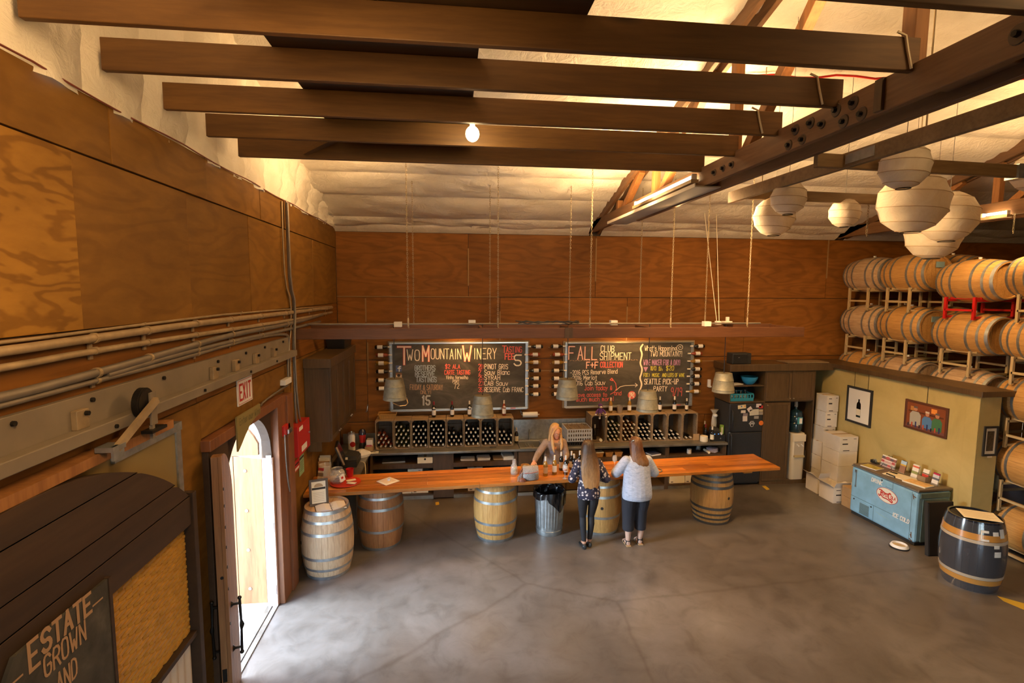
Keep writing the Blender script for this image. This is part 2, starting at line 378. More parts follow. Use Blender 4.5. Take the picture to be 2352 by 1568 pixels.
NARROW = {'I': 2.6, 'l': 2.4, 'i': 2.4, '1': 3.2, '!': 2.6, "'": 2.2, '.': 2.4, 't': 4.2, 'f': 4.0, 'r': 4.2, ' ': 3.2, 'm': 5.4, 'W': 5.8, 'M': 5.8, 'j': 2.4, ':': 2.6}
CURVY = set('BCDGJOPQRSU0235689abcdeghmnopqrsu&?$~')
def chaikin(p, k=1):
    for _ in range(k):
        q = [p[0]]
        for a, b in zip(p, p[1:]): q += [(a[0]*.75+b[0]*.25, a[1]*.75+b[1]*.25), (a[0]*.25+b[0]*.75, a[1]*.25+b[1]*.75)]
        p = q+[p[-1]]
    return p
def strokes(txt, h=1.0, gap=1.1, jit=.0):
    """polylines of a line of lettering, cap height h, starting at (0,0); returns (polylines, width)"""
    k = h/6; x = 0; out = []; rng = random.Random(txt)
    for ch in txt:
        w = NARROW.get(ch, 4.6)
        if ch in GL:
            off = x-(2-(w-.4)/2 if ch in NARROW and ch not in 'MW mtfr' else 0); sx = 1.25 if ch in 'MW' else 1
            dy = rng.uniform(-jit, jit)
            for st in GL[ch].replace(' ', '').split(';'):
                p = [((int(st[i])*sx+off)*k, (int(st[i+1])-2+dy)*k) for i in range(0, len(st)-1, 2)]
                out.append(chaikin(p) if ch in CURVY and len(p) > 3 else p)
        x += w+gap
    return out, (x-gap)*k
def ribbons(b, polys, o, u, v, n, w, lift=.0015, t=.0):
    """flat chalk strokes of width w on the plane o,u,v"""
    o, u, v, n = Vector(o), Vector(u), Vector(v), Vector(n)
    for p in polys:
        for a, c in zip(p, p[1:]):
            A = o+u*a[0]+v*a[1]+n*lift; C = o+u*c[0]+v*c[1]+n*lift; d = C-A
            if d.length < 1e-6: continue
            d.normalize(); s = n.cross(d)*w/2; e = d*w*.45
            b.add([A-e-s, C+e-s, C+e+s, A-e+s], [(0, 1, 2, 3)]); lift += .00004
def write(name, txt, o, u, v, n, h, m, parent, w=None, width=None, center=False, lift=.0015, gap=1.1, jit=.15, local=False):
    polys, tw = strokes(txt, h, gap, jit); sx = (width/tw) if width else 1
    polys = [[(x*sx-(tw*sx/2 if center else 0), y) for x, y in p] for p in polys]
    b = B(); ribbons(b, polys, o, u, v, n, w or h*.12, lift); return obj(name, b, m, parent, local=local)
# ================================================================== SETTING
XL, YB, XR, YF0 = -2.15, 10.2, 13.0, -5.0
def roofz(y): return 5.12+.27*(10.2-y) if y > 1.0 else 5.12+.27*9.2-.27*(1.0-y)
fl = obj('floor', B().box(XL-.13, XR, YF0, YB, -.12, 0), M['floor'], label='polished grey brown concrete floor of the tasting room', kind='structure')
obj('ground_outside', B().box(-16, XL-.13, -8, 20, -.2, -.02), plain('gravel', (.55, .52, .47), .9, noise=.2, nscale=6), label='sunlit pale gravel yard outside the side door', kind='structure')
# yellow paint marks on the concrete
paint = plain('yellow_floor_paint', (.55, .36, .03), .7)
for q in ([(2290,1368),(2352,1385),(2352,1400),(2305,1380)], [(1750,1116),(1758,1115),(1768,1123),(1761,1125)], [(1000,1153),(1008,1152),(1009,1158),(1001,1160)]):
    pts = [onZ(x, y, .0015) for x, y in q]; b = B(); b.add(pts+[p-np.array([0,0,.001]) for p in pts], [(0,1,2,3),(4,5,6,7)])
    obj('paint_mark', b, paint, fl, label='worn yellow paint mark on the concrete')

# --- left wall: slab with the arched doorway, plywood sheets in front of it
D0, D1, DC, DS, DR = 5.10, 6.40, 5.75, 1.86, .64     # doorway from D0 to D1, spring height, rise
wl = struct('wall_left', 'tall left wall of stained plywood sheets under wrinkled insulation', (XL, 0, 0))
b = B(); XW0, XW1 = XL-.13, XL-.022
b.box(XW0, XW1, YF0, D0, 0, 5.06).box(XW0, XW1, D1, YB+.1, 0, 5.06).box(XW0, XW1, D0, D1, 2.56, 5.06)
obj('wall_slab', b, M['darkwood'], wl)
def sheet(y0, y1, z0, z1, m, off=0, par=wl, name='plywood_panel'):
    g = .002; return obj(name, B().box(XL-.024, XL+off+random.uniform(-.004, .003), y0+g, y1-g, z0+g, z1-g), m, par, bevel=.003)
ys = [YF0, -2.9, -1.7, -.45, .77, 2.02, 3.32, 4.63, 5.93, 7.27, 8.53, YB-.03]
for y0, y1 in zip(ys, ys[1:]):
    sheet(y0, y1, 3.66, 4.686, M['ply_new'] if y1 == 3.32 else M['ply'], .006 if y1 == 3.32 else 0)
    sheet(y0+(.35 if y0 > YF0 else 0), min(y1+.35, YB-.03), 4.69, 5.05, M['ply'], .012)
M['ply_h'] = plywood('plywood_lengthwise', (.21, .082, .013), (.13, .044, .006), 'YZ', (.16, 2.2), .5)
for y0, y1 in zip([YF0, -2.6, -.2, 2.2, 4.62, 7.05], [-2.6, -.2, 2.2, 4.62, 7.05, YB-.03]): sheet(y0, y1, 2.94, 3.655, M['ply_h'])
for y0, y1 in ((YF0, -.2), (-.2, 2.2), (2.2, 4.66)): sheet(y0, y1, 0, 2.935, M['ply'])
sheet(4.66, 5.83, 2.61, 2.935, M['ply']); sheet(5.83, 6.93, 2.61, 2.935, M['ply']); sheet(6.93, 8.15, 0, 2.935, M['ply']); sheet(8.15, YB-.03, 0, 2.935, M['ply'])
sheet(6.93, YB-.03, 0, .13, M['ply'], .01)
# insulation on the gable above the sheets: one puffed strip per stud bay
def puffed(u0, u1, v0, v1, fn, m, par, name='insulation_batt', nu=10, nv=8, puff=.05, seed=0):
    rng = random.Random(seed); V = []; F = []
    ph = [rng.uniform(0, 6.28) for _ in range(6)]
    for j in range(nv+1):
        for i in range(nu+1):
            a, c = i/nu, j/nv; d = puff*(sin(pi*a)**.5 if 0 < a < 1 else 0)*(.65+.2*sin(9*c+ph[0])+.15*sin(17*c+7*a+ph[1]))
            d += (.012*sin(23*a+ph[2]+9*c)+.010*sin(31*c+ph[3]-11*a)) if 0 < a < 1 else 0
            V.append(fn(u0+(u1-u0)*a, v0+(v1-v0)*c, d))
    for j in range(nv):
        for i in range(nu): q = j*(nu+1)+i; F.append((q, q+1, q+nu+2, q+nu+1))
    return obj(name, B().add(V, F), m, par, smooth=180)
y = YF0; k = 0
while y < YB:
    y1 = min(y+.61, YB)
    def fn(u, t, d): return (XL-.05+d+.10*t*t, u, 5.02+(roofz(u)-5.02)*t)
    puffed(y, y1, 0, 1, fn, M['foil'], wl, puff=.09, nu=8, nv=16, seed=k); y = y1; k += 1
# the drooping wire along the top of the sheets and the thin cables
b = B(); b.tube([(XL+.03, yy, 5.06-.02*abs(sin(yy*2.1))) for yy in np.linspace(0, 9.9, 40)], .006, 6)
obj('cable', b, plain('cable_red', (.16, .035, .02), .5), wl, label='thin red and tan cable stapled along the top edge')
# --- back wall
wb = struct('wall_back', 'back wall of horizontal red brown plywood sheets', (0, YB, 0))
obj('wall_slab', B().box(XL-.2, XR, YB+.024, YB+.16, 0, 5.2), M['darkwood'], wb)
def sheetb(x0, x1, z0, z1, m=None, off=0):
    g = .004; return obj('plywood_panel', B().box(x0+g, x1-g, YB-off+random.uniform(-.004, .003), YB+.026, z0+g, z1-g), m or M['ply_back'], wb, bevel=.003)
for z0, z1, xs in ((3.78, 5.0, [XL, .34, 2.88, 5.42, 7.89, 10.4, XR]), (2.56, 3.776, [XL, -1.62, .96, 3.55, 6.10, 8.6, 11.1, XR]), (1.34, 2.556, [XL, -1.62, .96, 3.55, 6.1, 8.6, 11.1, XR]), (0, 1.336, [XL, .3, 2.8, 5.3, 7.8, 10.3, XR])):
    for x0, x1 in zip(xs, xs[1:]): sheetb(x0, x1, z0, z1)
tan = plain('pale_batten', (.28, .16, .055), .7)
for x, z0, z1 in ((.34, 4.0, 4.72), (2.88, 4.1, 4.95), (.96, 2.62, 3.5), (3.55, 2.62, 3.6), (7.89, 4.2, 5.0), (-1.62, 3.3, 3.75), (-1.6, 2.3, 2.9)):
    obj('batten', B().box(x-.012, x+.012, YB-.012, YB, z0, z1), tan, wb)
for x0, x1, z in ((XL, .9, 3.785), (1.4, 2.3, 2.31), (5.2, 7.5, 2.47)): obj('batten', B().box(x0, x1, YB-.012, YB, z-.008, z+.008), tan, wb)
# rolled edge of the insulation above the back wall
for k, (x0, x1) in enumerate(((XL, .4), (.4, 2.72), (2.95, 5.5), (5.5, 8.0), (8.2, XR))):
    def fn(u, t, d): return (t, YB-.02-.10*sin(pi*u)-d*.5-.16*u, 5.0+.26*u)
    puffed(0, 1, x0, x1, fn, M['foil'], wb, nu=8, nv=26, puff=.05, seed=40+k)
# --- the other walls close the room behind the camera
wr = obj('wall_right', B().box(XR, XR+.15, YF0, YB, 0, 8.2), M['ply'], label='far right plywood wall behind the barrel stacks', kind='structure')
wf = struct('wall_front', 'unseen front wall with an opening added for the rear fill lamp', (0, YF0, 0))
obj('wall_slab', B().box(XL-.2, .3, YF0-.15, YF0, 0, 8).box(4.1, XR, YF0-.15, YF0, 0, 8).box(.3, 4.1, YF0-.15, YF0, 3.7, 8), M['ply'], wf)  # the gap between the slabs is made up to let fill light in
obj('loft_shade_slab', B().box(XL, XR, YF0, .95, 2.62, 2.80), M['darkply'], label='unseen loft floor below the camera, added to shade the joists', kind='structure')  # out-of-view slab put in to keep the rear fill off joists and ceiling
# --- ceiling: insulation strips between the trusses, sagging between the purlins
cl = struct('ceiling', 'sloping ceiling of sagging white insulation facing', (0, 0, 5))
rows = [10.12, 9.75, 8.9, 8.15, 7.4, 6.65, 5.9, 5.15, 4.4, 3.65, 2.5, 1.0]; k = 0
for x0, x1 in ((XL-.05, 2.80), (2.80, 8.1), (8.1, XR)):
    for y1, y0 in zip(rows, rows[1:]):
        def fn(u, t, d): return (t, u, roofz(u)-.02-d)
        puffed(y0, y1, x0, x1, fn, M['foil'], cl, puff=.075, nu=8, nv=22, seed=80+k); k += 1
obj('roof_deck', B().add([(XL-.2, YB+.1, roofz(YB)+.06), (XR, YB+.1, roofz(YB)+.06), (XR, 1, roofz(1.01)+.06), (XL-.2, 1, roofz(1.01)+.06), (XL-.2, YF0-.1, roofz(YF0)+.06), (XR, YF0-.1, roofz(YF0)+.06)], [(0,1,2,3),(3,2,5,4)]), M['foil'], cl)
b = B()
for x0, y0, x1, y1 in ((5.3, 4.62, 9.5, 4.30), (2.9, 5.6, 8.0, 5.25)):
    b.tube([(x0+(x1-x0)*t, y0+(y1-y0)*t, roofz(y0+(y1-y0)*t)-.12-.02*sin(40*t)) for t in np.linspace(0, 1, 24)], .012, 6)
obj('cable', b, M['red'], cl, label='red low voltage cable stapled across the insulation')
tear = plain('yellow_fibre', (.42, .30, .02), .9, noise=.3)
t0 = onY(1195, 466, 8.97); obj('torn_patch', B().add([(1.1, 8.99, roofz(8.99)-.055), (1.42, 8.97, roofz(8.97)-.075), (1.75, 8.96, roofz(8.96)-.055), (1.4, 8.93, roofz(8.93)-.09)], [(0,1,2,3)]), tear, cl, label='torn seam showing yellow fibre')

# ------------------------------------------------------------------ roof timbers
def beam(name, p, q, w, h, m, par): return obj(name, B().bar(p, q, w, h), m, par, bevel=.006)
jy = [2.25, 2.9, 3.5, 4.17, 4.83, 5.5]
jl = ['dark ceiling joist crossing the top right corner of the view', 'thick dark ceiling joist nearest the gallery, blackened in the middle', 'dark ceiling joist second from the gallery, with its end against wrinkled insulation',
      'brown ceiling joist just in front of the lit bulb', 'dark ceiling joist directly behind the lit bulb', 'farthest ceiling joist, with a short brace near its left end']
for i, y in enumerate(jy):
    o = obj('ceiling_joist', B().bar((XL+.10, y, 5.287), (2.73, y, 5.287), .045, .188), M['joist'], bevel=.005)
    tag(o, jl[i], 'joist', 'ceiling joists')
o = obj('brace', B().bar((-1.42, 5.47, 5.24), (-1.12, 5.4, 5.37), .09, .04), M['joist'], bpy.data.objects['ceiling_joist.005'])
for i, x in ((1, 2.62), (2, 2.52), (3, 2.5)):
    b = B(); y = jy[i]; b.tube([(x-.05, y-.03, 5.40), (x, y-.034, 5.38), (x+.02, y-.034, 5.30), (x+.05, y-.034, 5.2)], .008, 6)
    obj('cable_loop', b, M['cream'], bpy.data.objects['ceiling_joist'+('.%03d' % i)], smooth=60, label='white cable looped over the joist')
pl = thing('attic_decking', 'dark plywood sheets laid across the joists as a loft platform', 'decking', (0, 4, 5.383))
for x0, x1, y0, y1 in ((-1.08, .18, 2.92, 5.5), (-1.08, .74, 1.4, 2.91)): obj('plywood_sheet', B().box(x0, x1, y0, y1, 5.383, 5.403), M['darkply'], pl)
def truss(X, label, near=True):
    t = thing('roof_truss', label, 'truss', (X, YB, 5.03), group='roof trusses')
    beam('bottom_chord', (X-.075, -1.5, 5.135), (X-.075, YB-.04, 5.135), .055, .21, M['truss'], t)
    beam('bottom_chord', (X+.085, -1.5, 5.10), (X+.085, 7.9, 5.10), .055, .22, M['truss'], t)
    for y in (5.6, 2.6): beam('spacer_block', (X, y-.2, 5.13), (X, y+.2, 5.13), .10, .16, M['truss'], t)
    beam('top_chord', (X-.075, YB-.12, roofz(YB)-.02), (X-.075, 1.0, roofz(1.01)-.16), .055, .19, M['truss'], t)
    beam('top_chord', (X+.075, YB-.12, roofz(YB)-.02), (X+.075, 1.0, roofz(1.01)-.16), .055, .19, M['truss'], t)
    for y, y2 in ((8.55, 8.55), (8.35, 7.55), (7.0, 7.0), (6.8, 5.5), (5.0, 5.0), (4.8, 3.2), (3.0, 3.0)):
        obj('web', B().bar((X, y, 5.2), (X, y2, roofz(y2)-.16), .09, .10, up=(0, 1, 0) if y == y2 else (0, 0, 1)), M['web'], t, bevel=.005)
    if near:
        for px, py, r in ((800,865,.05),(900,820,.05),(975,828,.04),(1070,735,.055),(1185,685,.055),(1120,810,.055),(1240,760,.055),(845,930,.048),(755,968,.048),(375,1098,.04),(317,1122,.04),(258,1150,.04),(2290,225,.06)):
            p = onX(1552+px/2.904, py/2.904, X-.105); y, z = p[1], min(max(p[2], 5.07), 5.2)
            w = obj('washer', B().cyl((X-.1025, y, z), (X-.110, y, z), r*.85, r*.78, 18), plain('washer_iron', (.085, .055, .035), .6, .3), t)
            obj('bolt_head', B().cyl((X-.110, y, z), (X-.135, y, z), .018, .016, 6), M['iron'], w)
        p = onX(2022, 228, X-.105); obj('splice_block', B().box(X-.125, X-.1025, p[1]-.03, p[1]+.03, 5.04, 5.235), M['darkwood'], t)
    return t
truss(2.80, 'heavy bolted roof truss running from the back wall over the bar')
truss(8.10, 'darker roof truss above the barrel stacks', False)
# lantern frame of two by fours below the trusses
lf = thing('lantern_frame', 'frame of rough two by fours that the paper lanterns hang from', 'frame', (3.2, 5.6, 4.95))
beam('lumber', (3.17, 5.72, 4.97), (3.27, 1.6, 4.97), .05, .12, M['lumber'], lf)
beam('lumber', (3.2, 5.46, 4.97), (5.6, 5.62, 4.97), .05, .11, M['lumber'], lf)
beam('lumber', (2.95, 4.02, 4.97), (5.2, 4.16, 4.97), .05, .11, M['lumber'], lf)
p0, p1 = onX(1898, 381, 3.14), onX(1994, 348, 3.14)
pb = obj('nail_plate', B().bar((3.19, p0[1], 4.975), (3.19, p1[1], 4.975), .006, .075), M['galv'], lf)
obj('nail_heads', B(), M['steel'], pb) if False else None
obj('corner_bracket', B().box(4.93, 5.03, 4.10, 4.22, 4.905, 5.03), M['galv'], lf)
for k in range(2):
    y = 5.46+.06*k
b = B()
for x in (3.4, 5.3):
    b.tube([(x, 5.47 if x > 3.3 else 5.4, 5.02), (x, 5.5, roofz(5.5)-.05)], .006, 5)
b.tube([(3.22, 3.3, 5.02), (3.22, 3.3, roofz(3.3)-.05)], .006, 5); obj('hanger_wire', b, M['chain'], lf)

# ------------------------------------------------------------------ arched doorway and doors
tr1 = struct('trim_1', 'reddish timber casing around the arched side door', (XL, 5.75, 0))
obj('post', B().box(XL-.10, XL+.07, 6.42, 6.70, 0, 2.50), M['casing'], tr1, bevel=.006)
obj('post', B().box(XL-.06, XL+.10, 6.70, 6.92, 0, 2.58), M['casing'], tr1, bevel=.006)
obj('post', B().box(XL-.10, XL+.05, 4.66, 5.06, 0, 2.50), M['brownplank'], tr1, bevel=.006)
obj('header', B().box(XL-.06, XL+.08, 4.64, 6.70, 2.50, 2.60), M['casing'], tr1, bevel=.006)
def archz(y): q = max(0, 1-((y-DC)/.65)**2); return DS+DR*sqrt(q)
def spandrel(y0, y1, t0, t1):
    pts = [(y0, 2.50)]+[(y, archz(y)) for y in np.linspace(y0, y1, 14)]+[(y1, 2.50)]
    return B().prism([(p, q) for p, q in pts], (t0, 0, 0), (0,1,0), (0,0,1), (t1-t0, 0, 0))
obj('arch_board', spandrel(D0, DC, XL-.11, XL-.01), M['brownplank'], tr1); obj('arch_board', spandrel(DC, D1, XL-.11, XL-.01), M['brownplank'], tr1)
jm = obj('jamb_strip', B().box(XL-.12, XL+.0, D1-.03, D1+.02, .0, DS+.02), plain('pink_jamb', (.56, .40, .34), .5), tr1)
for z in (1.86, 1.02, .22): obj('hinge_plate', B().box(XL-.07, XL-.01, D1-.036, D1-.03, z-.06, z+.06), M['steel'], jm)
th = obj('threshold', B().box(XL-.13, XL-.07, D0, D1, 0, .012).box(XL-.055, XL+.0, D0, D1, 0, .012), M['zinc'], tr1)
# door_1: left leaf folded back against the wall, free edge towards the room
d1 = struct('door_1', 'left half of the arched door, folded open, with black pulls')
P0, P1 = Vector((XL-.03, 5.15, 0)), Vector((XL+.15, 4.52, 0)); U = (P1-P0).normalized(); NN = Vector((-U.y, U.x, 0)); NN = NN if NN.x > 0 else -NN; LW = (P1-P0).length
def topz(u): return DS+.02+(DR-.03)*sqrt(max(0, 1-(1-u/LW)**2))
nb = 9
for i in range(nb):
    a, c = LW*i/nb+.003, LW*(i+1)/nb-.003; poly = [(a, .015), (c, .015)]+[(u, topz(u)) for u in np.linspace(c, a, 5)]
    obj('board', B().prism(poly, P0+NN*.03, U, (0,0,1), NN*.03), M['doorwood'], d1, bevel=.004)
poly = [(.0, .015), (LW, .015)]+[(u, topz(u)-.0) for u in np.linspace(LW, .0, 16)]
obj('core', B().prism(poly, P0-NN*.02, U, (0,0,1), NN*.05), M['doorwood'], d1)
def pull(side):
    b = B(); c = P0+U*(LW-.15)+NN*(.06 if side > 0 else -.02); s = NN*side
    q = lambda z, d: (c+s*d)+Vector((0, 0, z))
    b.tube([q(.62, .07), q(.66, .07), q(.83, .075), q(.87, .08), q(.91, .075), q(1.08, .07), q(1.12, .07)], [.012, .014, .011, .022, .011, .014, .012], 8)
    for z in (.66, 1.08): b.tube([q(z, 0), q(z, .02), q(z, .07)], [.03, .012, .011], 8)
    b.ball(q(1.13, .07), .018, 8); b.ball(q(.61, .07), .018, 8)
    return obj('pull_handle', b, M['iron'], d1, smooth=50)
pull(1); pull(-1)
b = B()
for z in (.98, 1.3, 1.5, 1.68, 1.86, 2.05, 2.2): q = P0+U*(LW-.02)+NN*.06; b.cyl(q+Vector((0,0,z)), q+NN*.006+Vector((0,0,z)), .013, n=10)
obj('bolt_heads', b, M['iron'], d1)
q = P1+U*.001; obj('strike_plate', B().obox(q+Vector((0,0,.52))+NN*.005, U*.003, NN*.018, (0,0,.06)), M['iron'], d1)
obj('peg', B().cyl(P1+Vector((0,0,1.42))+NN*.02, P1+U*.004+Vector((0,0,1.42))+NN*.02, .014, n=10), M['iron'], d1)
# door_2: right leaf opened outwards into the sun
d2 = struct('door_2', 'sunlit right half of the arched door, opened outwards')
LX = .66
def top2(u): return DS-.02+(DR-.03)*sqrt(max(0, 1-(1-u/LX)**2))
for i in range(2):
    a, c = LX*i/2+.003, LX*(i+1)/2-.003; poly = [(a, .02), (c, .02), (c, 1.9 if i == 0 else 1.9), (a, 1.9 if i else 1.86)]
    obj('board', B().prism(poly, (XL-.14, D1+.03, 0), (-1,0,0), (0,0,1), (0, .05, 0)), M['doorwood'], d2, bevel=.003)
poly = [(u, top2(u)) for u in np.linspace(.04, LX, 14)]+[(LX, 1.905), (.04, 1.905)]
obj('arch_head', B().prism(poly, (XL-.14, D1+.03, 0), (-1,0,0), (0,0,1), (0, .05, 0)), M['doorwood'], d2)
for z in (1.72, 1.22, .72, .22): obj('bolt', B().cyl((XL-.34, D1+.03, z), (XL-.34, D1+.022, z), .02, .018, 12), M['steel'], d2)
# coiled hose just outside
hs = thing('garden_hose', 'pale coiled garden hose on the gravel outside the door', 'hose', (-3.0, 6.9, 0))
b = B(); b.tube([(-2.78+.16*cos(t)*(1-.02*t), 6.30+.12*sin(t), .0+.012*t/6.28+.0) for t in np.linspace(0, 18.8, 60)], .013, 6); obj('coil', b, plain('hose_grey', (.55, .5, .42), .5), hs, smooth=60)

# sliding barn door with its rail
rl = struct('trim_2', 'painted steel rail of the sliding barn door', (XL, 5, 3.1))
obj('cover_plate', B().box(XL, XL+.04, -1.5, 7.03, 3.10, 3.29), M['painted'], rl, bevel=.004)
obj('rail', B().box(XL+.04, XL+.12, -1.5, 7.12, 3.035, 3.11).box(XL, XL+.012, 7.03, 7.06, 3.05, 3.27), M['painted'], rl, bevel=.006)
for y in (3.15, 4.83, 5.3, 5.83, 6.40): br = obj('clip', B().box(XL+.04, XL+.075, y-.05, y+.05, 3.11, 3.22), M['pipe'], rl, bevel=.004); obj('clip_bolt', B().cyl((XL+.075, y+.02, 3.195), (XL+.095, y+.02, 3.195), .014, n=8), M['iron'], br)
for y in (2.72, 3.28, 4.05, 4.95, 5.6, 6.15, 6.8): obj('rail_bolt', B().cyl((XL+.04, y, 3.25), (XL+.055, y, 3.25), .014, n=8), M['iron'], rl)
for y in (3.35, 4.5, 5.5, 6.3): obj('rail_bolt', B().cyl((XL+.12, y, 3.07), (XL+.132, y, 3.07), .013, n=8), M['iron'], rl)
d3 = struct('door_3', 'olive steel clad sliding barn door behind the arched display', (XL, 2.5, 0))
obj('leaf', B().box(XL+.005, XL+.045, -.6, 4.18, .05, 2.86), plain('olive_steel', (.22, .155, .055), .55), d3)
obj('edge_strip', B().box(XL+.003, XL+.06, 4.15, 4.215, .05, 2.88), M['galv'], d3)
obj('edge_strip', B().box(XL+.003, XL+.07, 3.40, 4.215, 2.82, 2.885), M['galv'], d3)
obj('top_plank', B().box(XL+.005, XL+.12, -.6, 4.0, 2.89, 2.95), M['web'], d3)
hg = thing('door_hanger', 'rusty roller hanger with a diagonal strut on the rail', 'hanger', (XL+.13, 3.65, 3.1))
HY = 3.60
obj('wheel', B().cyl((XL+.125, HY, 3.16), (XL+.16, HY, 3.16), .10, n=24).cyl((XL+.121, HY, 3.16), (XL+.165, HY, 3.16), .085, n=24), M['iron'], hg, smooth=40)
obj('strap', B().box(XL+.165, XL+.18, HY+.02, HY+.09, 3.0, 3.22), M['painted'], hg, bevel=.003); obj('rod', B().box(XL+.155, XL+.175, HY+.03, HY+.06, 2.91, 3.0), M['painted'], hg); obj('bracket', B().box(XL+.13, XL+.2, HY-.02, HY+.16, 2.955, 2.975), M['iron'], hg)
obj('strut', B().bar((XL+.20, HY+.05, 3.17), (XL+.18, 3.24, 2.96), .03, .04), M['pipe'], hg)
obj('foot_plate', B().box(XL+.10, XL+.20, 3.18, 3.30, 2.955, 2.985).box(XL+.18, XL+.195, 3.19, 3.29, 2.90, 2.985), M['galv'], hg)

# arched wooden display leaning in front of the barn door
ad = thing('arched_display', 'arched display of dark planks over a yellow woven panel', 'display', (-2.05, 2.7, 0))
AX = -2.05; RA, CY, CZ = 2.13, 2.68, .76
def arcz(y): return CZ+sqrt(max(0, RA*RA-(y-CY)**2))
edges = [2.08, 2.31, 2.47, 2.72, 2.9]
for za, zb in zip(edges, edges[1:]):
    # each plank clipped by the arch
    ymax = CY+sqrt(max(0, RA*RA-(za-CZ)**2)); ymax = min(ymax, 4.15); ymin = 2*CY-ymax
    pts = [(ymin, za+.003), (ymax, za+.003)]; n = 14
    for y in np.linspace(ymax, ymin, 40): pts.append((y, min(zb-.003, arcz(y))))
    obj('plank', B().prism(pts, (AX-.03, 0, 0), (0,1,0), (0,0,1), (.06+random.uniform(-.004, .004), 0, 0)), M['brownplank'], ad, bevel=.005)
obj('side_post', B().box(AX-.03, AX+.05, 4.15, 4.21, .0, 2.33), M['brownplank'], ad, bevel=.004)
obj('backing', B().box(AX-.045, AX-.032, 1.2, 4.15, .0, 2.3), M['darkwood'], ad)
# woven panel: interlaced reed strips
reed = plain('yellow_reed', (.46, .24, .035), .55, noise=.14, nscale=14)
b = B(); z = 1.205; r = 0; RH_ = .031
while z < 2.06:
    y = 3.2-(.07 if r % 2 else 0)
    while y < 4.16:
        y2 = min(y+.132, 4.145); a = max(y, 3.2)
        if y2-a > .012: b.add([(AX-.028, a, z), (AX-.028, y2, z), (AX-.028, y2, z+.030), (AX-.028, a, z+.030), (AX-.012, min(a+.02, y2), z+.005), (AX-.017, max(a, y2-.012), z+.005), (AX-.017, max(a, y2-.012), z+.025), (AX-.012, min(a+.02, y2), z+.025)], [(4,5,6,7),(0,1,5,4),(1,2,6,5),(2,3,7,6),(3,0,4,7)])
        y += .14
    z += RH_; r += 1
wv = obj('woven_panel', b, reed, ad, kind='stuff', label='yellow woven reed panel')
obj('ledge', B().box(AX-.03, AX+.03, 3.2, 4.24, 1.165, 1.205), M['brownplank'], ad, bevel=.004)
b = B(); n = 60
V = []
for i in range(n+1): y = 3.2+1.0*i/n; x = AX-.02+.012*cos(i*2*pi/6); V += [(x, y, .0), (x, y, 1.165)]
obj('corrugated_sheet', B().add(V, [(2*i, 2*i+2, 2*i+3, 2*i+1) for i in range(n)]), plain('white_corrugated', (.55, .46, .37), .5), ad, smooth=60)
obj('frame_batten', B().box(AX-.03, AX+.06, 3.125, 3.15, .9, 2.225), M['brownplank'], ad)
cb = obj('chalkboard', B().prism([(1.9, .5), (3.124, .5), (3.124, 2.222), (2.47, 2.222), (2.40, 2.12), (1.9, 2.1)], (AX+.036, 0, 0), (0,1,0), (0,0,1), (.018, 0, 0)), M['slate'], ad)
# ================================================================== BARRELS
BH, RH, RBL = .95, .287, .35
def brad(z): return RH+(RBL-RH)*(1-((z-BH/2)/(BH/2))**2)
def stave_mesh():
    b = B(); n = 28; zs = [0, .06, .14, .24, .35, .475, .6, .71, .81, .89, .95]; rings = []
    for z in zs:
        r = []
        for i in range(n):
            for a, d in ((.03, 0), (.5, .0025), (.97, 0), (1.0, -.003)):
                t = 2*pi*(i+a)/n; R = brad(z)+d; r.append((R*cos(t), R*sin(t), z))
        rings.append(r)
    for z, rr in ((.95, .268), (.90, .262)):
        rings.append([(rr*cos(2*pi*(i+a)/n), rr*sin(2*pi*(i+a)/n), z) for i in range(n) for a in (.03, .5, .97, 1.0)])
    lo = [[(rr*cos(2*pi*(i+a)/n), rr*sin(2*pi*(i+a)/n), z) for i in range(n) for a in (.03, .5, .97, 1.0)] for z, rr in ((.05, .262), (0, .268))]
    b.loft(lo+rings, caps=False)
    return meshof('staves', b, M['stave'], 40)
BODY = stave_mesh()
def hoopmesh(z0, z1):
    b = B(); n = 40; R = []
    for z, d in ((z0, .0), (z0, .0045), (z1, .0045), (z1, .0)): R.append([((brad(z)+d)*cos(2*pi*i/n), (brad(z)+d)*sin(2*pi*i/n), z) for i in range(n)])
    b.loft(R, caps=False); return meshof('hoop', b, M['hoop'], 40)
HZ6 = [(.0, .045), (.125, .16), (.285, .325)]; HZ8 = [(.0, .045), (.09, .125), (.175, .21), (.27, .315)]
HOOP6 = [hoopmesh(a, c) for a, c in HZ6]+[hoopmesh(BH-c, BH-a) for a, c in HZ6]
HOOP8 = [hoopmesh(a, c) for a, c in HZ8]+[hoopmesh(BH-c, BH-a) for a, c in HZ8]
HOOP4 = [HOOP6[0], HOOP6[2], HOOP6[3], HOOP6[5], HOOP6[4]]
def headmesh(z):
    b = B(); xs = np.linspace(-.262, .262, 8)
    for x0, x1 in zip(xs, xs[1:]):
        x0 += .0015; x1 -= .0015
        def h(x): return sqrt(max(0, .2635**2-x*x))
        xx = np.linspace(x0, x1, 4); poly = [(x, -h(x)) for x in xx]+[(x, h(x)) for x in xx[::-1]]
        b.prism(poly, (0, 0, z-.012), (1,0,0), (0,1,0), (0, 0, .024))
    return meshof('head', b, M['stave'])
HEADT, HEADB = headmesh(.915), headmesh(.04)
BUNG = meshof('bung', B().cyl((RBL-.01, 0, .475), (RBL+.03, 0, .475), .022, .026, 12), M['white'], 40)
HOLE = meshof('bung_hole', B().cyl((RBL-.01, 0, .475), (RBL+.0035, 0, .475), .024, .024, 14), M['blackmat'])
def setmat(o, m): o.material_slots[0].link = 'OBJECT'; o.material_slots[0].material = m
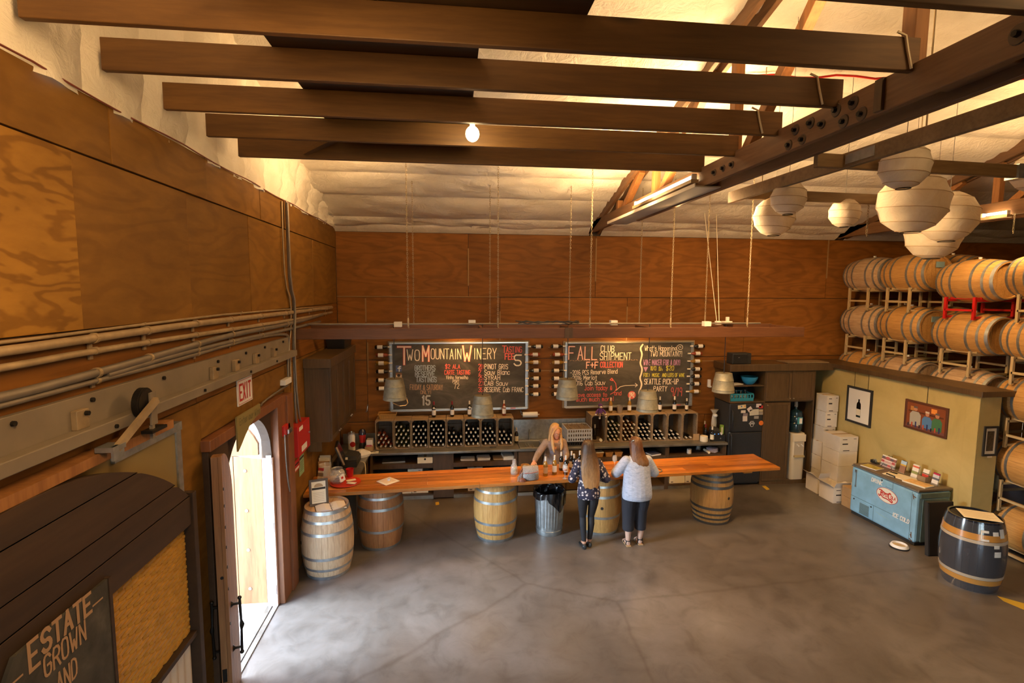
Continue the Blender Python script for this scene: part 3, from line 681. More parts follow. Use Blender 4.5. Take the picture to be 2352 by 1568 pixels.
def barrel(label, loc, group, rot=(0,0,0), hoops=HOOP6, wm=None, hm=None, bung='hole', turn=0, sub=''):
    t = thing('wine_barrel', label, 'barrel', loc, 0, group, rot=rot)
    o = obj('staves', BODY, None, t, local=True); setmat(o, wm or M['stave'])
    for k in hoops: h = obj('hoop', k, None, t, local=True); setmat(h, hm or M['hoop'])
    for k in (HEADT, HEADB): h = obj('head', k, None, t, local=True); setmat(h, wm or M['stave'])
    g = obj('bung' if bung == 'bung' else 'bung_hole', BUNG if bung == 'bung' else HOLE, None, t, local=True); g.rotation_euler.z = turn
    return t
gb = 'barrels standing under the bar'
barrel('pale weathered wine barrel beside the doorway, a guest book on its head', (-1.73, 7.20, 0), gb, wm=M['stave_pale'], hoops=HOOP6, hm=M['galv'], turn=radians(205))
b2 = barrel('reddish brown wine barrel under the left end of the bar', (-1.10, 7.93, .0), gb, wm=M['stave_red'], hoops=HOOP6[:1]+HOOP6[2:], hm=M['galv'], turn=1.2)
barrel('light oak barrel under the bar left of the trash can', (.69, 8.00, 0), gb, wm=M['stave'], hoops=HOOP6, hm=M['galv'], turn=1.4)
barrel('oak barrel under the bar between the two standing customers', (2.42, 8.05, 0), gb, wm=M['stave'], hoops=HOOP4, hm=M['galv'], turn=radians(-100))
barrel('brown oak barrel with eight dark hoops under the free end of the bar', (4.45, 8.20, 0), gb, wm=M['stave'], hoops=HOOP8, hm=plain('dark_hoop', (.13, .125, .12), .5, .7), turn=radians(-68))

# ================================================================== BAR TOP
BA = Vector((-1.78, 7.45, 0)); BU = Vector((7.2, .37, 0)).normalized(); BV = Vector((-BU.y, BU.x, 0)); ZB = 1.0
bt = thing('bar_top', 'long orange varnished plank bar top resting on barrels', 'bar', (1.8, 8, .95))
wid = [.125, .115, .13, .115, .125, .12]; v0 = 0
cuts = [[2.2, 4.6], [1.42, 5.6], [1.42, 3.9, 6.1], [3.1, 4.9], [1.42, 5.05], [2.6, 5.9]]
for r, w in enumerate(wid):
    ends = [-.33]+cuts[r]+[7.23]
    for a, c in zip(ends, ends[1:]):
        if c == 7.23: c += random.uniform(-.004, .004)
        dz = random.uniform(-.001, .001)
        obj('plank', B().prism([(a+.0015, v0+.0015), (c-.0015, v0+.0015), (c-.0015, v0+w-.0015), (a+.0015, v0+w-.0015)], BA+Vector((0,0,ZB-.05+dz)), BU, BV, (0,0,.05)), M['bar'], bt, bevel=.004)
    v0 += w
def onbar(u, v): return BA+BU*u+BV*v+Vector((0, 0, ZB+.002))
obj('cleat', B().prism([(6.6, .05), (6.75, .05), (6.75, .65), (6.6, .65)], BA+Vector((0,0,ZB-.09)), BU, BV, (0,0,.04)), M['bar'], bt)

# ================================================================== BACK COUNTER
ct = thing('back_counter', 'zinc covered back counter running along two walls', 'counter', (1.9, 9.85, .88))
ZC = .92
obj('zinc_top', B().prism([(-2.12, 8.2), (-1.5, 8.2), (-1.5, 9.5), (1.28, 9.5), (1.28, YB-.04), (-2.12, YB-.04)], (0,0,ZC-.045), (1,0,0), (0,1,0), (0,0,.045)), M['zinc'], ct, bevel=.006)
obj('zinc_top', B().prism([(1.76, 9.5), (5.46, 9.5), (5.46, YB-.04), (1.76, YB-.04)], (0,0,ZC-.045), (1,0,0), (0,1,0), (0,0,.045)), M['zinc'], ct, bevel=.006)
obj('zinc_strip', B().box(1.28, 1.76, 9.5, 9.56, ZC-.045, ZC), M['zinc'], ct); obj('zinc_strip', B().box(1.28, 1.76, 10.04, YB-.04, ZC-.045, ZC), M['zinc'], ct)
obj('backsplash', B().box(1.2, 2.72, YB-.035, YB-.015, ZC, 1.32), M['galv'], ct)
obj('backsplash', B().box(-2.1, -1.44, YB-.035, YB-.015, ZC, 1.12), M['zinc'], ct)
sk = thing('sink', 'small stainless steel sink let into the zinc counter', 'sink', (1.52, 9.8, .72))
b = B(); b.box(1.29, 1.75, 9.565, 9.58, .74, ZC+.004).box(1.29, 1.75, 10.02, 10.035, .74, ZC+.004).box(1.29, 1.305, 9.58, 10.02, .74, ZC+.004).box(1.735, 1.75, 9.58, 10.02, .74, ZC+.004).box(1.29, 1.75, 9.565, 10.035, .725, .74)
obj('basin', b, M['steel'], sk, bevel=.006)
b = B(); b.tube([(1.4+.18*t, 9.62, .90+.03*sin(pi*t)) for t in np.linspace(0, 1, 10)], .006, 6)
for k in range(5): b.tube([(1.40+.045*k, 9.62, .90+.03*sin(pi*k/4)), (1.40+.045*k, 9.9, .90)], .003, 5)
obj('rack', b, M['chain'], sk, smooth=60)
fp = thing('faucet', 'short chrome faucet behind the sink', 'faucet', (1.55, 10.1, ZC))
obj('spout', B().tube([(1.55, 10.1, ZC), (1.55, 10.1, ZC+.18), (1.55, 10.05, ZC+.22), (1.55, 9.95, ZC+.2)], .012, 8), M['steel'], fp, smooth=50)
# shelving below
sh = thing('counter_shelving', 'dark stained open shelving under the zinc counter', 'shelving', (1.9, 9.9, 0))
Y0, Y1 = 9.54, YB-.03
for x0, x1 in ((-1.5, -1.45), (1.18, 1.24), (2.66, 2.72), (4.18, 4.26), (5.38, 5.45)): obj('upright', B().box(x0, x1, Y0, Y1, .0, .872), M['darkwood'], sh, bevel=.003)
obj('panel', B().box(-.35, .03, Y0-.005, Y0+.02, .02, .872), M['darkwood'], sh, bevel=.003)
for x0, x1 in ((-1.45, -.35), (.03, 1.18), (2.72, 4.18), (4.26, 5.38)):
    obj('shelf', B().box(x0, x1, Y0, Y1, .60, .685), M['darkwood'], sh, bevel=.003)
    obj('bottom_shelf', B().box(x0, x1, Y0, Y1, .07, .10), M['darkwood'], sh)
    obj('toe_board', B().box(x0, x1, Y0+.01, Y0+.03, 0, .07), M['zinc'], sh)
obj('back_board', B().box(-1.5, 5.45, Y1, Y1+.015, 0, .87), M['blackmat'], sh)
sb = thing('sink_cabinet', 'dark stained sink cabinet with two panel doors', 'cabinet', (1.95, 9.8, 0))
obj('body', B().box(1.25, 1.27, Y0, Y1, .06, .87).box(2.63, 2.65, Y0, Y1, .06, .87).box(1.27, 2.63, Y0+.1, Y1-.3, .06, .7).box(1.25, 2.65, Y0+.02, Y0+.05, 0, .06), M['cab'], sb)
for x0, x1 in ((1.26, 1.72), (1.73, 2.18), (2.19, 2.64)):
    d = obj('door', B().box(x0, x1, Y0-.02, Y0, .08, .86), M['cab'], sb, bevel=.003)
    obj('door_panel', B().box(x0+.05, x1-.05, Y0-.026, Y0-.02, .15, .78), M['cab'], d, bevel=.004)
obj('kick_strip', B().box(1.25, 2.65, Y0-.025, Y0+.0, .0, .055), plain('blue_grey_kick', (.30, .34, .38), .5), sb)
# things on the shelves
def carton(label, x0, x1, y0, y1, z0, z1, m='boxwhite', group=None, cut=False, printed=True, rotz=0):
    t = thing('carton', label, 'box', ((x0+x1)/2, (y0+y1)/2, z0), rotz, group); w, d, h = (x1-x0)/2, (y1-y0)/2, z1-z0
    obj('body', B().box(-w, w, -d, d, 0, h), M[m], t, local=True, bevel=.003)
    if printed:
        ink = M['blackmat']; b = B()
        b.box(-w+.03, -w+.10, -d-.0008, -d, h*.62, h*.66).box(w-.07, w-.03, -d-.0008, -d, h*.86, h*.89).box(-w+.03, -w+.08, -d-.0008, -d, .02, .035)
        obj('print', b, ink, t, local=True)
    obj('tape', B().box(-.025, .025, -d-.0006, d+.0006, h, h+.0006), M['cardboard'], t, local=True)
    if cut: obj('cut_out', B().box(-.06, .06, -d-.0012, -d, h-.10, h-.0), M['blackmat'], t, local=True)
    return t
gl = 'white cartons on the bottom shelf'
carton('white carton low on the shelf left of the brown panel, first of two', -1.06, -.76, 9.6, 9.98, .10, .30, 'cream', gl); carton('white carton low on the shelf beside the brown panel, second of two', -.75, -.45, 9.6, 9.98, .10, .30, 'cream', gl)
carton('narrow white carton stood on end between shelf and bar, left section', -.83, -.56, 9.66, 9.96, .30, .55, 'boxwhite', gl)
carton('tall white carton with printed top edge behind the bar, second section', .30, .58, 9.6, 9.95, .10, .56, 'boxwhite', gl)
carton('small white box low on the shelf behind the light oak barrel', .36, .60, 9.58, 9.59+.0, .10, .11, 'boxwhite', gl) if False else None
carton('white carton low on the shelf just right of the customer in blue', 3.48, 3.85, 9.58, 9.95, .10, .33, 'cream', gl)
carton('white carton with a notched top low on the right shelf', 4.30, 4.62, 9.58, 9.95, .10, .36, 'cream', gl, True); carton('white carton with a black square print low on the right shelf', 4.63, 5.0, 9.58, 9.95, .10, .37, 'boxwhite', gl, True); carton('plain white carton at the far end of the low right shelf', 5.01, 5.30, 9.58, 9.95, .10, .36, 'cream', gl)
carton('white carton lying on top of the low right boxes', 4.62, 4.98, 9.62, 9.92, .38, .56, 'boxwhite', gl); carton('pale blue carton standing beside it on the right shelf', 4.38, 4.52, 9.62, 9.9, .37, .57, 'boxwhite', gl)
carton('shallow cream drawer box with an oval slot on the shelf', -.64, -.36, 9.56, 9.85, .686, .80, 'cream', None, False, False)
obj('slot', B().cyl((-.5, 9.5605, .765), (-.5, 9.558, .765), .02, n=12), M['blackmat'], bpy.data.objects['carton.009'] if 'carton.009' in bpy.data.objects else None)
def stack_paper(label, x, y, z, w, d, n, m='paper', rotz=0, cat='papers', name='paper_stack'):
    t = thing(name, label, cat, (x, y, z), rotz)
    for k in range(n):
        j = random.uniform(-.008, .008); obj('sheaf', B().box(-w/2+j, w/2+j, -d/2+j, d/2+j, k*.014, k*.014+.012), M[m], t, local=True)
    return t
stack_paper('loose grey paper bags lying on the left shelf', -1.1, 9.75, .687, .42, .26, 2, 'zinc', .1)
stack_paper('white folded menus on the shelf, first pile from the panel', .30, 9.72, .687, .26, .22, 2, 'paper', -.05); stack_paper('white stapled menus on the shelf, second pile from the panel', .60, 9.72, .687, .24, .22, 3, 'paper', .05)
stack_paper('brown covered brochures on the shelf left of the sink', .90, 9.72, .687, .22, .24, 2, 'cardboard', 0); stack_paper('thick pile of magazines on the shelf nearest the sink', 1.07, 9.74, .687, .20, .28, 5, 'paper', .08)
bk = thing('picture_book', 'glossy book lying open faced on the right shelf', 'book', (3.98, 9.66, .687), .3); obj('cover', B().box(-.11, .11, -.1, .1, 0, .022), M['paper'], bk, local=True); obj('jacket', B().box(-.11, .11, -.1, .1, .022, .025), plain('jacket', (.12, .13, .22), .3), bk, local=True)
for k, x in enumerate((2.86, 3.05, 3.24)):
    t = thing('bread_basket', ['orange woven basket lined with a white cloth on the shelf', 'tan woven basket on the shelf, middle of three', 'tan woven basket behind the blue customer, last of three'][k], 'basket', (x, 9.64, .687), 0, 'baskets on the shelf')
    b = B(); b.loft([[(sx*(.06+.02*q), sy*(.06+.02*q), .09*q) for sx, sy in ((-1,-1),(1,-1),(1,1),(-1,1))] for q in (0, .35, .7, 1)], caps=True); obj('weave', b, plain('wicker%d' % k, (.40, .20, .06), .7, noise=.4, nscale=60), t, local=True)
    obj('rim', B().tube([(-.08,-.08,.09),(.08,-.08,.09),(.08,.08,.09),(-.08,.08,.09)], .006, 6, closed=True), plain('wicker_rim%d' % k, (.35, .18, .06), .7), t, local=True)
    if k == 0: obj('cloth', B().box(-.085, .085, -.085, .085, .085, .1), M['white'], t, local=True, bevel=.008)
def roll(name, label, x, y, z, r, h, m, cat, lying=False):
    t = thing(name, label, cat, (x, y, z)); b = B()
    if lying: b.cyl((-.0, -h/2, r), (0, h/2, r), r, n=18)
    else: b.lathe([(r*.3, 0), (r, 0), (r, h), (r*.3, h), (r*.3, 0)], 20)
    obj('body', b, M[m], t, local=True, smooth=40); return t
roll('paper_roll', 'small white paper roll standing on the right shelf', 4.72, 9.64, .687, .045, .09, 'white', 'roll'); roll('paper_roll', 'grey tin cup at the back of the right shelf', 5.02, 9.85, .687, .05, .1, 'galv', 'cup'); roll('cardboard_tube', 'cream cardboard tube lying on the right shelf', 5.10, 9.66, .687, .025, .2, 'cream', 'tube', True)
ra = thing('folded_cloth', 'heap of pale lilac cloths at the end of the right shelf', 'cloth', (5.24, 9.7, .687)); b = B()
for k in range(3): b.loft([[(.12*cos(t)*q, .1*sin(t)*q, .028*k+zz+.006*sin(5*t)) for t in np.linspace(0, 2*pi, 16, endpoint=False)] for q, zz in ((.7, 0), (1, .008), (1, .02), (.7, .028))])
obj('folds', b, plain('lilac_cloth', (.50, .45, .55), .9), ra, local=True, smooth=60)

# ================================================================== TRASH CAN
tc = thing('trash_can', 'ribbed galvanised trash can with a black liner under the bar', 'trash can', (1.57, 8.02, 0))
n = 120; rings = []
for z, r, am in ((0, .212, 0), (.02, .216, 0), (.06, .216, 0), (.065, .222, 0), (.075, .222, 0), (.08, .216, 0), (.13, .217, 0), (.15, .219, .006), (.35, .226, .006), (.55, .233, .006), (.60, .236, .0), (.66, .238, 0), (.68, .246, 0), (.70, .246, 0), (.70, .238, 0), (.3, .22, 0), (.01, .2, 0)):
    rings.append([((r+am*(1 if (i//2) % 2 else -1)*.7)*cos(2*pi*i/n), (r+am*(1 if (i//2) % 2 else -1)*.7)*sin(2*pi*i/n), z) for i in range(n)])
obj('can', B().loft(rings), M['galv'], tc, local=True, smooth=50)
rings = []; m = 64
for q, r, z in ((0, .20, .45), (1, .215, .66), (2, .243, .708), (3, .258, .70), (4, .262, .64), (5, .262, .56)):
    R = []
    for i in range(m):
        t = 2*pi*i/m; a = abs(((t+pi/2-.5+pi) % (2*pi))-pi); drop = max(0, 1-a/.75)**1.2*(.17 if q >= 4 else 0); w = .008*sin(9*t+q)+.006*sin(17*t+2*q)
        zz = z-(drop if q == 5 else drop*.4)+(.02*sin(3*t) if q > 2 else 0)+(0 if q < 4 else (.05 if a > .75 else 0)); R.append(((r+w)*cos(t), (r+w)*sin(t), zz))
    rings.append(R)
obj('bin_liner', B().loft(rings, caps=False), plain('bin_bag', (.008, .008, .009), .22, coat=.6, bump=.3, nscale=25), tc, local=True, smooth=60)

# ================================================================== CRATES AND WINE
def bottle_prof(r=.0375): return [(.002, .006), (r*.8, .0), (r, .008), (r, .175), (r*.94, .195), (r*.6, .222), (.0165, .240), (.0145, .25), (.0145, .30), (.0155, .302), (.002, .303)]
BG = {k: meshof('glass', B().lathe(bottle_prof(), 14), M[k], 50) for k in ('darkglass', 'greenglass', 'amberglass', 'whitewine', 'rosewine')}
BC = meshof('capsule', B().lathe([(.0152, .24), (.0165, .24), (.016, .3035), (.0165, .306), (.001, .307)], 12), M['cap'], 50)
BCR = meshof('capsule', B().lathe([(.0152, .24), (.0165, .24), (.016, .3035), (.0165, .306), (.001, .307)], 12), plain('red_capsule', (.22, .012, .016), .4), 50)
BL = meshof('label', B().lathe([(.0377, .045), (.0383, .045), (.0383, .145), (.0377, .145)], 14), M['label'], 50)
def bottle(label, loc, glass, rot=(0,0,0), group=None, lab=True, cap=BC, name='wine_bottle', labmat=None):
    t = thing(name, label, 'bottle', loc, 0, group, rot=rot)
    obj('glass', BG[glass], None, t, local=True); obj('capsule', cap, None, t, local=True)
    if lab:
        l = obj('label', BL, None, t, local=True)
        if labmat: setmat(l, labmat)
    return t
YC0, YC1, ZCr = 9.74, YB-.05, ZC+.002
def crate(label, x0, x1, h):
    t = thing('wine_crate', label, 'crate', ((x0+x1)/2, (YC0+YC1)/2, ZCr), 0, 'slatted wine crates on the counter'); g = .004; x0 += g; x1 -= g; th = .016
    for x in (x0, x1-th): obj('side_board', B().box(x, x+th, YC0, YC1, ZCr, ZCr+h), M['crate'], t, bevel=.002)
    n = 3; dy = (YC1-YC0)/n
    for k in range(n):
        obj('slat', B().box(x0, x1, YC0+k*dy+.004, YC0+(k+1)*dy-.004, ZCr+h, ZCr+h+.012), M['crate'], t, bevel=.002)
        obj('slat', B().box(x0+th, x1-th, YC0+k*dy+.004, YC0+(k+1)*dy-.004, ZCr+.0, ZCr+.012), M['crate'], t)
        obj('slat', B().box(x0+th, x1-th, YC1-.012, YC1, ZCr+.02+k*(h-.02)/3, ZCr+.012+(k+1)*(h-.02)/3), M['darkwood'], t)
    for sx, xx in ((1, x0+th), (-1, x1-th)):
        for sz, zz in ((1, ZCr+.012), (-1, ZCr+h)):
            obj('corner_block', B().prism([(xx, zz), (xx+sx*.04, zz), (xx, zz+sz*.04)], (0, YC0+.002, 0), (1,0,0), (0,0,1), (0, .02, 0)), M['crate'], t)
    return t
CX1 = [-1.43, -1.085, -.765, -.44, -.105, .23, .55, .87, 1.19]; CX2 = [2.72, 3.03, 3.34, 3.655, 3.975, 4.29, 4.61, 4.93]
FILL1 = [('rosewine', [3,3,2,2]), ('greenglass', [3,3,3,3,3,2]), ('darkglass', [3,3,3,3,3,3]), ('darkglass', [3,3,3,3,3,3,1]), ('darkglass', [3,3,3,2]), ('darkglass', [3,3,3,3,3,1]), ('darkglass', [3,3,3,3,2]), ('darkglass', [3,3,3,2])]
FILL2 = [(None, []), ('greenglass', [3,3,3,3,3,2]), ('amberglass', [3,3,3,3,3,2]), ('darkglass', [3,3,3,3,3]), ('darkglass', [3,3,2]), ('darkglass', [3,3,1]), ('darkglass', [2])]
COLN = {'rosewine': 'rosé', 'greenglass': 'green', 'darkglass': 'dark', 'amberglass': 'amber'}
for side, CX, FILL, h in (('left', CX1, FILL1, .535), ('right', CX2, FILL2, .545)):
    for c, (gl_, rows) in enumerate(FILL):
        x0, x1 = CX[c], CX[c+1]
        nm = 'weathered slatted crate, %s in the %s row on the counter, %s' % (ORD[c], 'long' if side == 'left' else 'shorter', ('holding %s wine bottles' % COLN[gl_]) if gl_ else 'holding one upright bottle')
        crate(nm, x0, x1, h)
        for r, nb_ in enumerate(rows):
            off = .024 if r % 2 == 0 else -.024
            for k in range(nb_):
                x = (x0+x1)/2+(k-1)*.088+off*.9; z = ZCr+.0525+r*.0735
                tilt = random.uniform(-.015, .015)
                bottle('%s wine bottle lying capsule out, %s from left, %s row up, %s crate, %s row' % (COLN[gl_], ORD[k], ORD[r], ORD[c], 'long' if side == 'left' else 'short'), (x, 10.05, z), gl_, rot=(pi/2, 0, tilt), group='bottles stored in the crates', lab=False)
# extras inside the crates
bottle('tall dark bottle upright inside the first crate of the shorter row', (2.86, 9.95, ZCr+.013), 'darkglass', lab=False)
pp = thing('paper_scrap', 'white paper disc leaning in the almost empty crate', 'paper', (2.95, 9.78, ZCr+.013), 0, None, (radians(-35), 0, .3)); obj('disc', B().cyl((0, 0, .035), (0, .004, .035), .035, n=16), M['paper'], pp, local=True)
# ---- on top of the crates
ZT = ZCr+.535+.014
gt = 'bottles standing on the crates'
for lab_, x, gls, cap, med in (('dark bottle with a burgundy capsule and medals on the third crate', -.34, 'darkglass', BCR, 1), ('dark bottle with a burgundy capsule on the fourth crate', .01, 'darkglass', BCR, 0), ('medalled bottle with a round white tag left of the low pendant', .345, 'darkglass', BC, 2), ('pale bottle with medals right of the low pendant', 1.02, 'rosewine', BC, 1)):
    t = bottle(lab_, (x, 9.93, ZT), gls, group=gt, cap=cap)
    if med:
        q = obj('medal', B().cyl((0.0, -.036, .185), (0, -.041, .185), .02, n=14).cyl((.018, -.034, .175), (.018, -.039, .17), .017, n=14), M['cream'] if med == 1 else M['white'], t, local=True)
ZT2 = ZCr+.545+.014
for lab_, x, gls in (('white wine bottle on the shorter crate row beside the steel bucket', 3.17, 'whitewine'), ('white wine bottle with a white label, left of the certificate', 3.56, 'whitewine'), ('dark bottle half hidden behind the pendant on the shorter row', 4.20, 'darkglass'), ('dark bottle with a white label second from the right end of crates', 4.51, 'darkglass')):
    bottle(lab_, (x, 9.93, ZT2), gls, group=gt)
t = bottle('small dark bottle with a cream label at the right end of crates', (4.77, 9.93, ZT2), 'darkglass', group=gt, labmat=M['cream']); t.scale = (.85, .85, .85)
ib = thing('ice_bucket', 'small shiny steel ice bucket on the crates', 'bucket', (3.35, 9.9, ZT2)); obj('pail', B().lathe([(.002, .004), (.045, 0), (.05, .02), (.062, .14), (.068, .145), (.066, .15), (.058, .145), (.045, .02), (.002, .012)], 24), M['steel'], ib, local=True, smooth=40)
for s in (-1, 1): obj('knob', B().ball((s*.07, 0, .12), .012, 8), M['steel'], ib, local=True, smooth=60)
cf = thing('certificate_frame', 'certificate in a red wooden frame standing behind the pendant', 'frame', (3.93, 10.02, ZT2), 0, None, (radians(-10), 0, 0))
obj('frame', B().box(-.14, .14, 0, .015, 0, .015).box(-.14, .14, 0, .015, .225, .24).box(-.14, -.125, 0, .015, 0, .24).box(.125, .14, 0, .015, 0, .24), plain('red_frame', (.20, .03, .02), .4), cf, local=True); obj('sheet', B().box(-.125, .125, .004, .01, .015, .225), M['paper'], cf, local=True)
bs = thing('basket_tray', 'flat woven wooden basket on the first crate', 'basket', (-1.22, 9.97, ZT), .05)
ws = plain('split_wood', (.50, .27, .06), .6)
for k in range(3): obj('band', B().loft([[(sx*(.14+.012*k), sy*(.09+.01*k), zz) for sx, sy in ((-1,-1),(1,-1),(1,1),(-1,1))] for zz in (.006+.028*k, .028+.028*k)], caps=False), ws, bs, local=True)
b = B()
for k in range(8): x = -.14+.04*k; b.bar((x, -.095, 0), (x*1.15, -.118, .09), .012, .004)
obj('upright_splints', b, ws, bs, local=True, kind='stuff'); obj('base', B().box(-.14, .14, -.09, .09, 0, .006), ws, bs, local=True)
obj('rim', B().tube([(-.172,-.118,.09),(.172,-.118,.09),(.172,.118,.09),(-.172,.118,.09)], .008, 6, closed=True), ws, bs, local=True)
# sock monkey
sm = thing('sock_monkey', 'sock monkey doll in a purple sweater sitting on the crates', 'doll', (2.92, 9.80, ZT2), 0)
gy = plain('doll_brown', (.20, .13, .10), .9, noise=.3, nscale=80); pu = plain('doll_purple', (.10, .03, .16), .9)
b = B(); b.lathe([(.002, 0), (.045, .004), (.052, .05), (.042, .10), (.026, .125), (.002, .13)], 14, sy=.8); obj('sweater', b, pu, sm, local=True, smooth=60)
obj('head', B().ball((0, -.005, .165), .042, 12, sz=1.1), gy, sm, local=True, smooth=60)
obj('muzzle', B().ball((0, -.037, .152), .026, 10, sx=1.1, sz=.8), M['white'], sm, local=True, smooth=60); obj('mouth', B().ball((0, -.058, .150), .012, 8, sx=1.4, sy=.5, sz=.6), M['red'], sm, local=True, smooth=60)
obj('hat', B().lathe([(.044, .175), (.043, .19), (.03, .212), (.002, .222)], 14), pu, sm, local=True, smooth=60)
obj('eyes', B().ball((-.014, -.042, .172), .005, 6).ball((.014, -.042, .172), .005, 6), M['black'], sm, local=True)
for s in (-1, 1): obj('ear', B().ball((s*.045, 0, .165), .014, 8, sx=.5), gy, sm, local=True, smooth=60)
for s in (-1, 1):
    obj('arm', B().tube([(s*.035, 0, .105), (s*.075, -.02, .07), (s*.095, -.035, .03), (s*.10, -.04, .008)], [.018, .017, .016, .017], 8), pu if s < 0 else pu, sm, local=True, smooth=60)
    obj('hand', B().ball((s*.10, -.04, .010), .02, 8), M['white'], sm, local=True, smooth=60)
    obj('leg', B().tube([(s*.025, -.03, .02), (s*.05, -.075, .02), (s*.085, -.075, -.02)] if s > 0 else [(s*.02, -.03, .02), (s*.03, -.08, .015), (s*.035, -.082, -.04)], .019, 8), gy, sm, local=True, smooth=60)
    obj('foot', B().ball((s*.092, -.078, -.032) if s > 0 else (s*.036, -.086, -.055), .02, 8), M['white'], sm, local=True, smooth=60)
# ================================================================== CHALKBOARDS
YP = 10.11                                    # face of the boards
def P2(x, y, Y=YP-.001): p = onY(x, y, Y); return float(p[0]), float(p[2])
def board(label, x0, y0, x1, y1):
    (xa, zb), (xb, za) = P2(x0, y0), P2(x1, y1); t = thing('chalkboard', label, 'chalkboard', ((xa+xb)/2, YB, za))
    obj('slate', B().box(xa+.02, xb-.02, YP, YP+.02, za+.02, zb-.02), M['slate'], t)
    obj('backing_board', B().box(xa-.03, xb+.03, YP+.021, YB-.008, za-.01, zb+.02), M['crate'], t)
    for q in ((xa, xb, zb-.03, zb), (xa, xb, za, za+.035)): obj('rail', B().box(q[0], q[1], YP-.02, YP+.022, q[2], q[3]), M['steel'], t, bevel=.004)
    for q in ((xa, xa+.055), (xb-.055, xb)): obj('rail', B().box(q[0], q[1], YP-.015, YP+.021, za+.035, zb-.03), M['galv'], t, bevel=.004)
    obj('chalk_ledge', B().box(xa+.02, xb-.02, YP-.06, YP-.02, za+.0, za+.012), M['steel'], t)
    obj('chalk_stick', B().box(xb-.35, xb-.25, YP-.05, YP-.03, za+.013, za+.025), M['chalk_red'], t); obj('chalk_stick', B().box(xb-.2, xb-.15, YP-.05, YP-.035, za+.013, za+.024), M['white'], t)
    return t
NB = Vector((0, -1, 0))
def cw(bd, txt, x, base, top, x1, m='chalk', w=None, lift=.0015, gap=1.1, slope=0, name='lettering'):
    """lettering on a board: from pixel column x to x1, baseline and cap line in the photograph's rows"""
    a, z0 = P2(x, base); c, z1 = P2(x1, base-slope); _, zt = P2(x, top); h = zt-z0
    u = Vector((c-a, 0, z1-z0)); L = u.length; u.normalize(); v = Vector((-u.z, 0, u.x))
    return write(name, txt, (a, YP-.001, z0), u, v, NB, h, M[m], bd, (w*.85 if w else max(.008, h*.09)), width=L, lift=lift, gap=gap)
def fat(bd, txt, x, base, top, x1, back, front, w, lift=.001):
    cw(bd, txt, x, base, top, x1, back, w, lift); cw(bd, txt, x, base, top, x1, front, w*.55, lift+.001)
b1_ = board('large chalkboard with the winery name and a wine price list', 894, 786.5, 1212, 937.5)
fat(b1_, 'T', 914, 836, 796, 947, 'chalk_red', 'chalk', .052); cw(b1_, 'WO', 935, 827, 803, 965, w=.018)
fat(b1_, 'M', 971, 829, 795, 987, 'chalk_red', 'chalk', .045); cw(b1_, 'OUNTAIN', 990, 824, 801, 1060, w=.016, gap=.8)
fat(b1_, 'W', 1063, 829, 795, 1085, 'chalk_red', 'chalk', .045); cw(b1_, 'INERY', 1088, 824, 800, 1141, w=.016)
fat(b1_, 'T', 1154, 809, 794, 1164, 'chalk_red', 'chalk_red', .02); cw(b1_, 'ASTING', 1163, 809, 796, 1199, 'chalk_red', .014); cw(b1_, 'FEE', 1160, 825, 812, 1181, 'chalk_red', .022); cw(b1_, '5', 1181, 839, 815, 1199, w=.03)
for t_, x, y0, y1, x1 in (('BROTHERS', 953, 850, 839, 1000), ('RESERVE', 954, 864, 853, 999), ('TASTINGS', 956, 877, 866, 1003)): fat(b1_, t_, x, y0, y1, x1, 'chalk_blue', 'chalk_blue', .018)
cw(b1_, 'FRIDAY & SATURDAY', 942, 895, 883, 1017, 'chalk_dim', .011); cw(b1_, 'ONLY!', 966, 904.5, 897, 991, 'chalk_dim', .01); fat(b1_, '15', 970, 929, 909, 988, 'chalk', 'chalk_blue', .032)
cw(b1_, '$2 ALA', 1023, 846, 837, 1057, 'chalk_red', .013); cw(b1_, 'CARTE TASTING', 1021, 859.5, 850, 1080, 'chalk_red', .013)
cw(b1_, 'Vinho Vermelho', 1025, 870, 862.5, 1075, w=.009); cw(b1_, 'PORT', 1040, 879, 872, 1055, w=.009); cw(b1_, '72', 1042, 892, 881, 1055, w=.010)
for n_, t_, y0, y1, x1 in (('20', 'PINOT GRIS', 847, 836, 1167), ('21', 'Sauv Blanc', 860, 849, 1171), ('25', 'SYRAH', 872, 862, 1149), ('23', 'CAB Sauv', 885, 875, 1167), ('35', 'RESERVE Cab FRANC', 899.5, 889, 1202)):
    cw(b1_, n_, 1099, y0, y1, 1110, 'chalk_red', .014); cw(b1_, t_, 1113, y0, y1, x1, w=.012)
def badge(bd, x0, y0, x1, y1, c, name, m):
    (a, zb), (c_, za) = P2(x0, y0), P2(x1, y1); return obj(name, B().box(a, c_, YP-.005, YP, za, zb), m, bd), (a, za, c_, zb)
blue = plain('badge_blue', (.065, .095, .22), .5); o, q = badge(b1_, 909, 839, 922.5, 853, 0, 'blue_badge', blue)
cwp = lambda pts, m, w, par, nm: obj(nm, (lambda b: (ribbons(b, pts, (0, YP-.005, 0), (1,0,0), (0,0,1), NB, w, .001), b)[1])(B()), m, par)
cx, cz, s_ = (q[0]+q[2])/2+.01, (q[1]+q[3])/2, (q[3]-q[1])/2
cwp([[(cx+.03, cz+s_*.65), (cx+.01, cz+s_*.65), (cx, cz+s_*.45), (cx, cz-s_*.9)], [(cx-.025, cz+.005), (cx+.025, cz+.005)]], M['white'], .018, b1_, 'f_mark')
o, q = badge(b1_, 909, 856.5, 923, 867, 0, 'camera_badge', plain('badge_cream', (.62, .47, .30), .5))
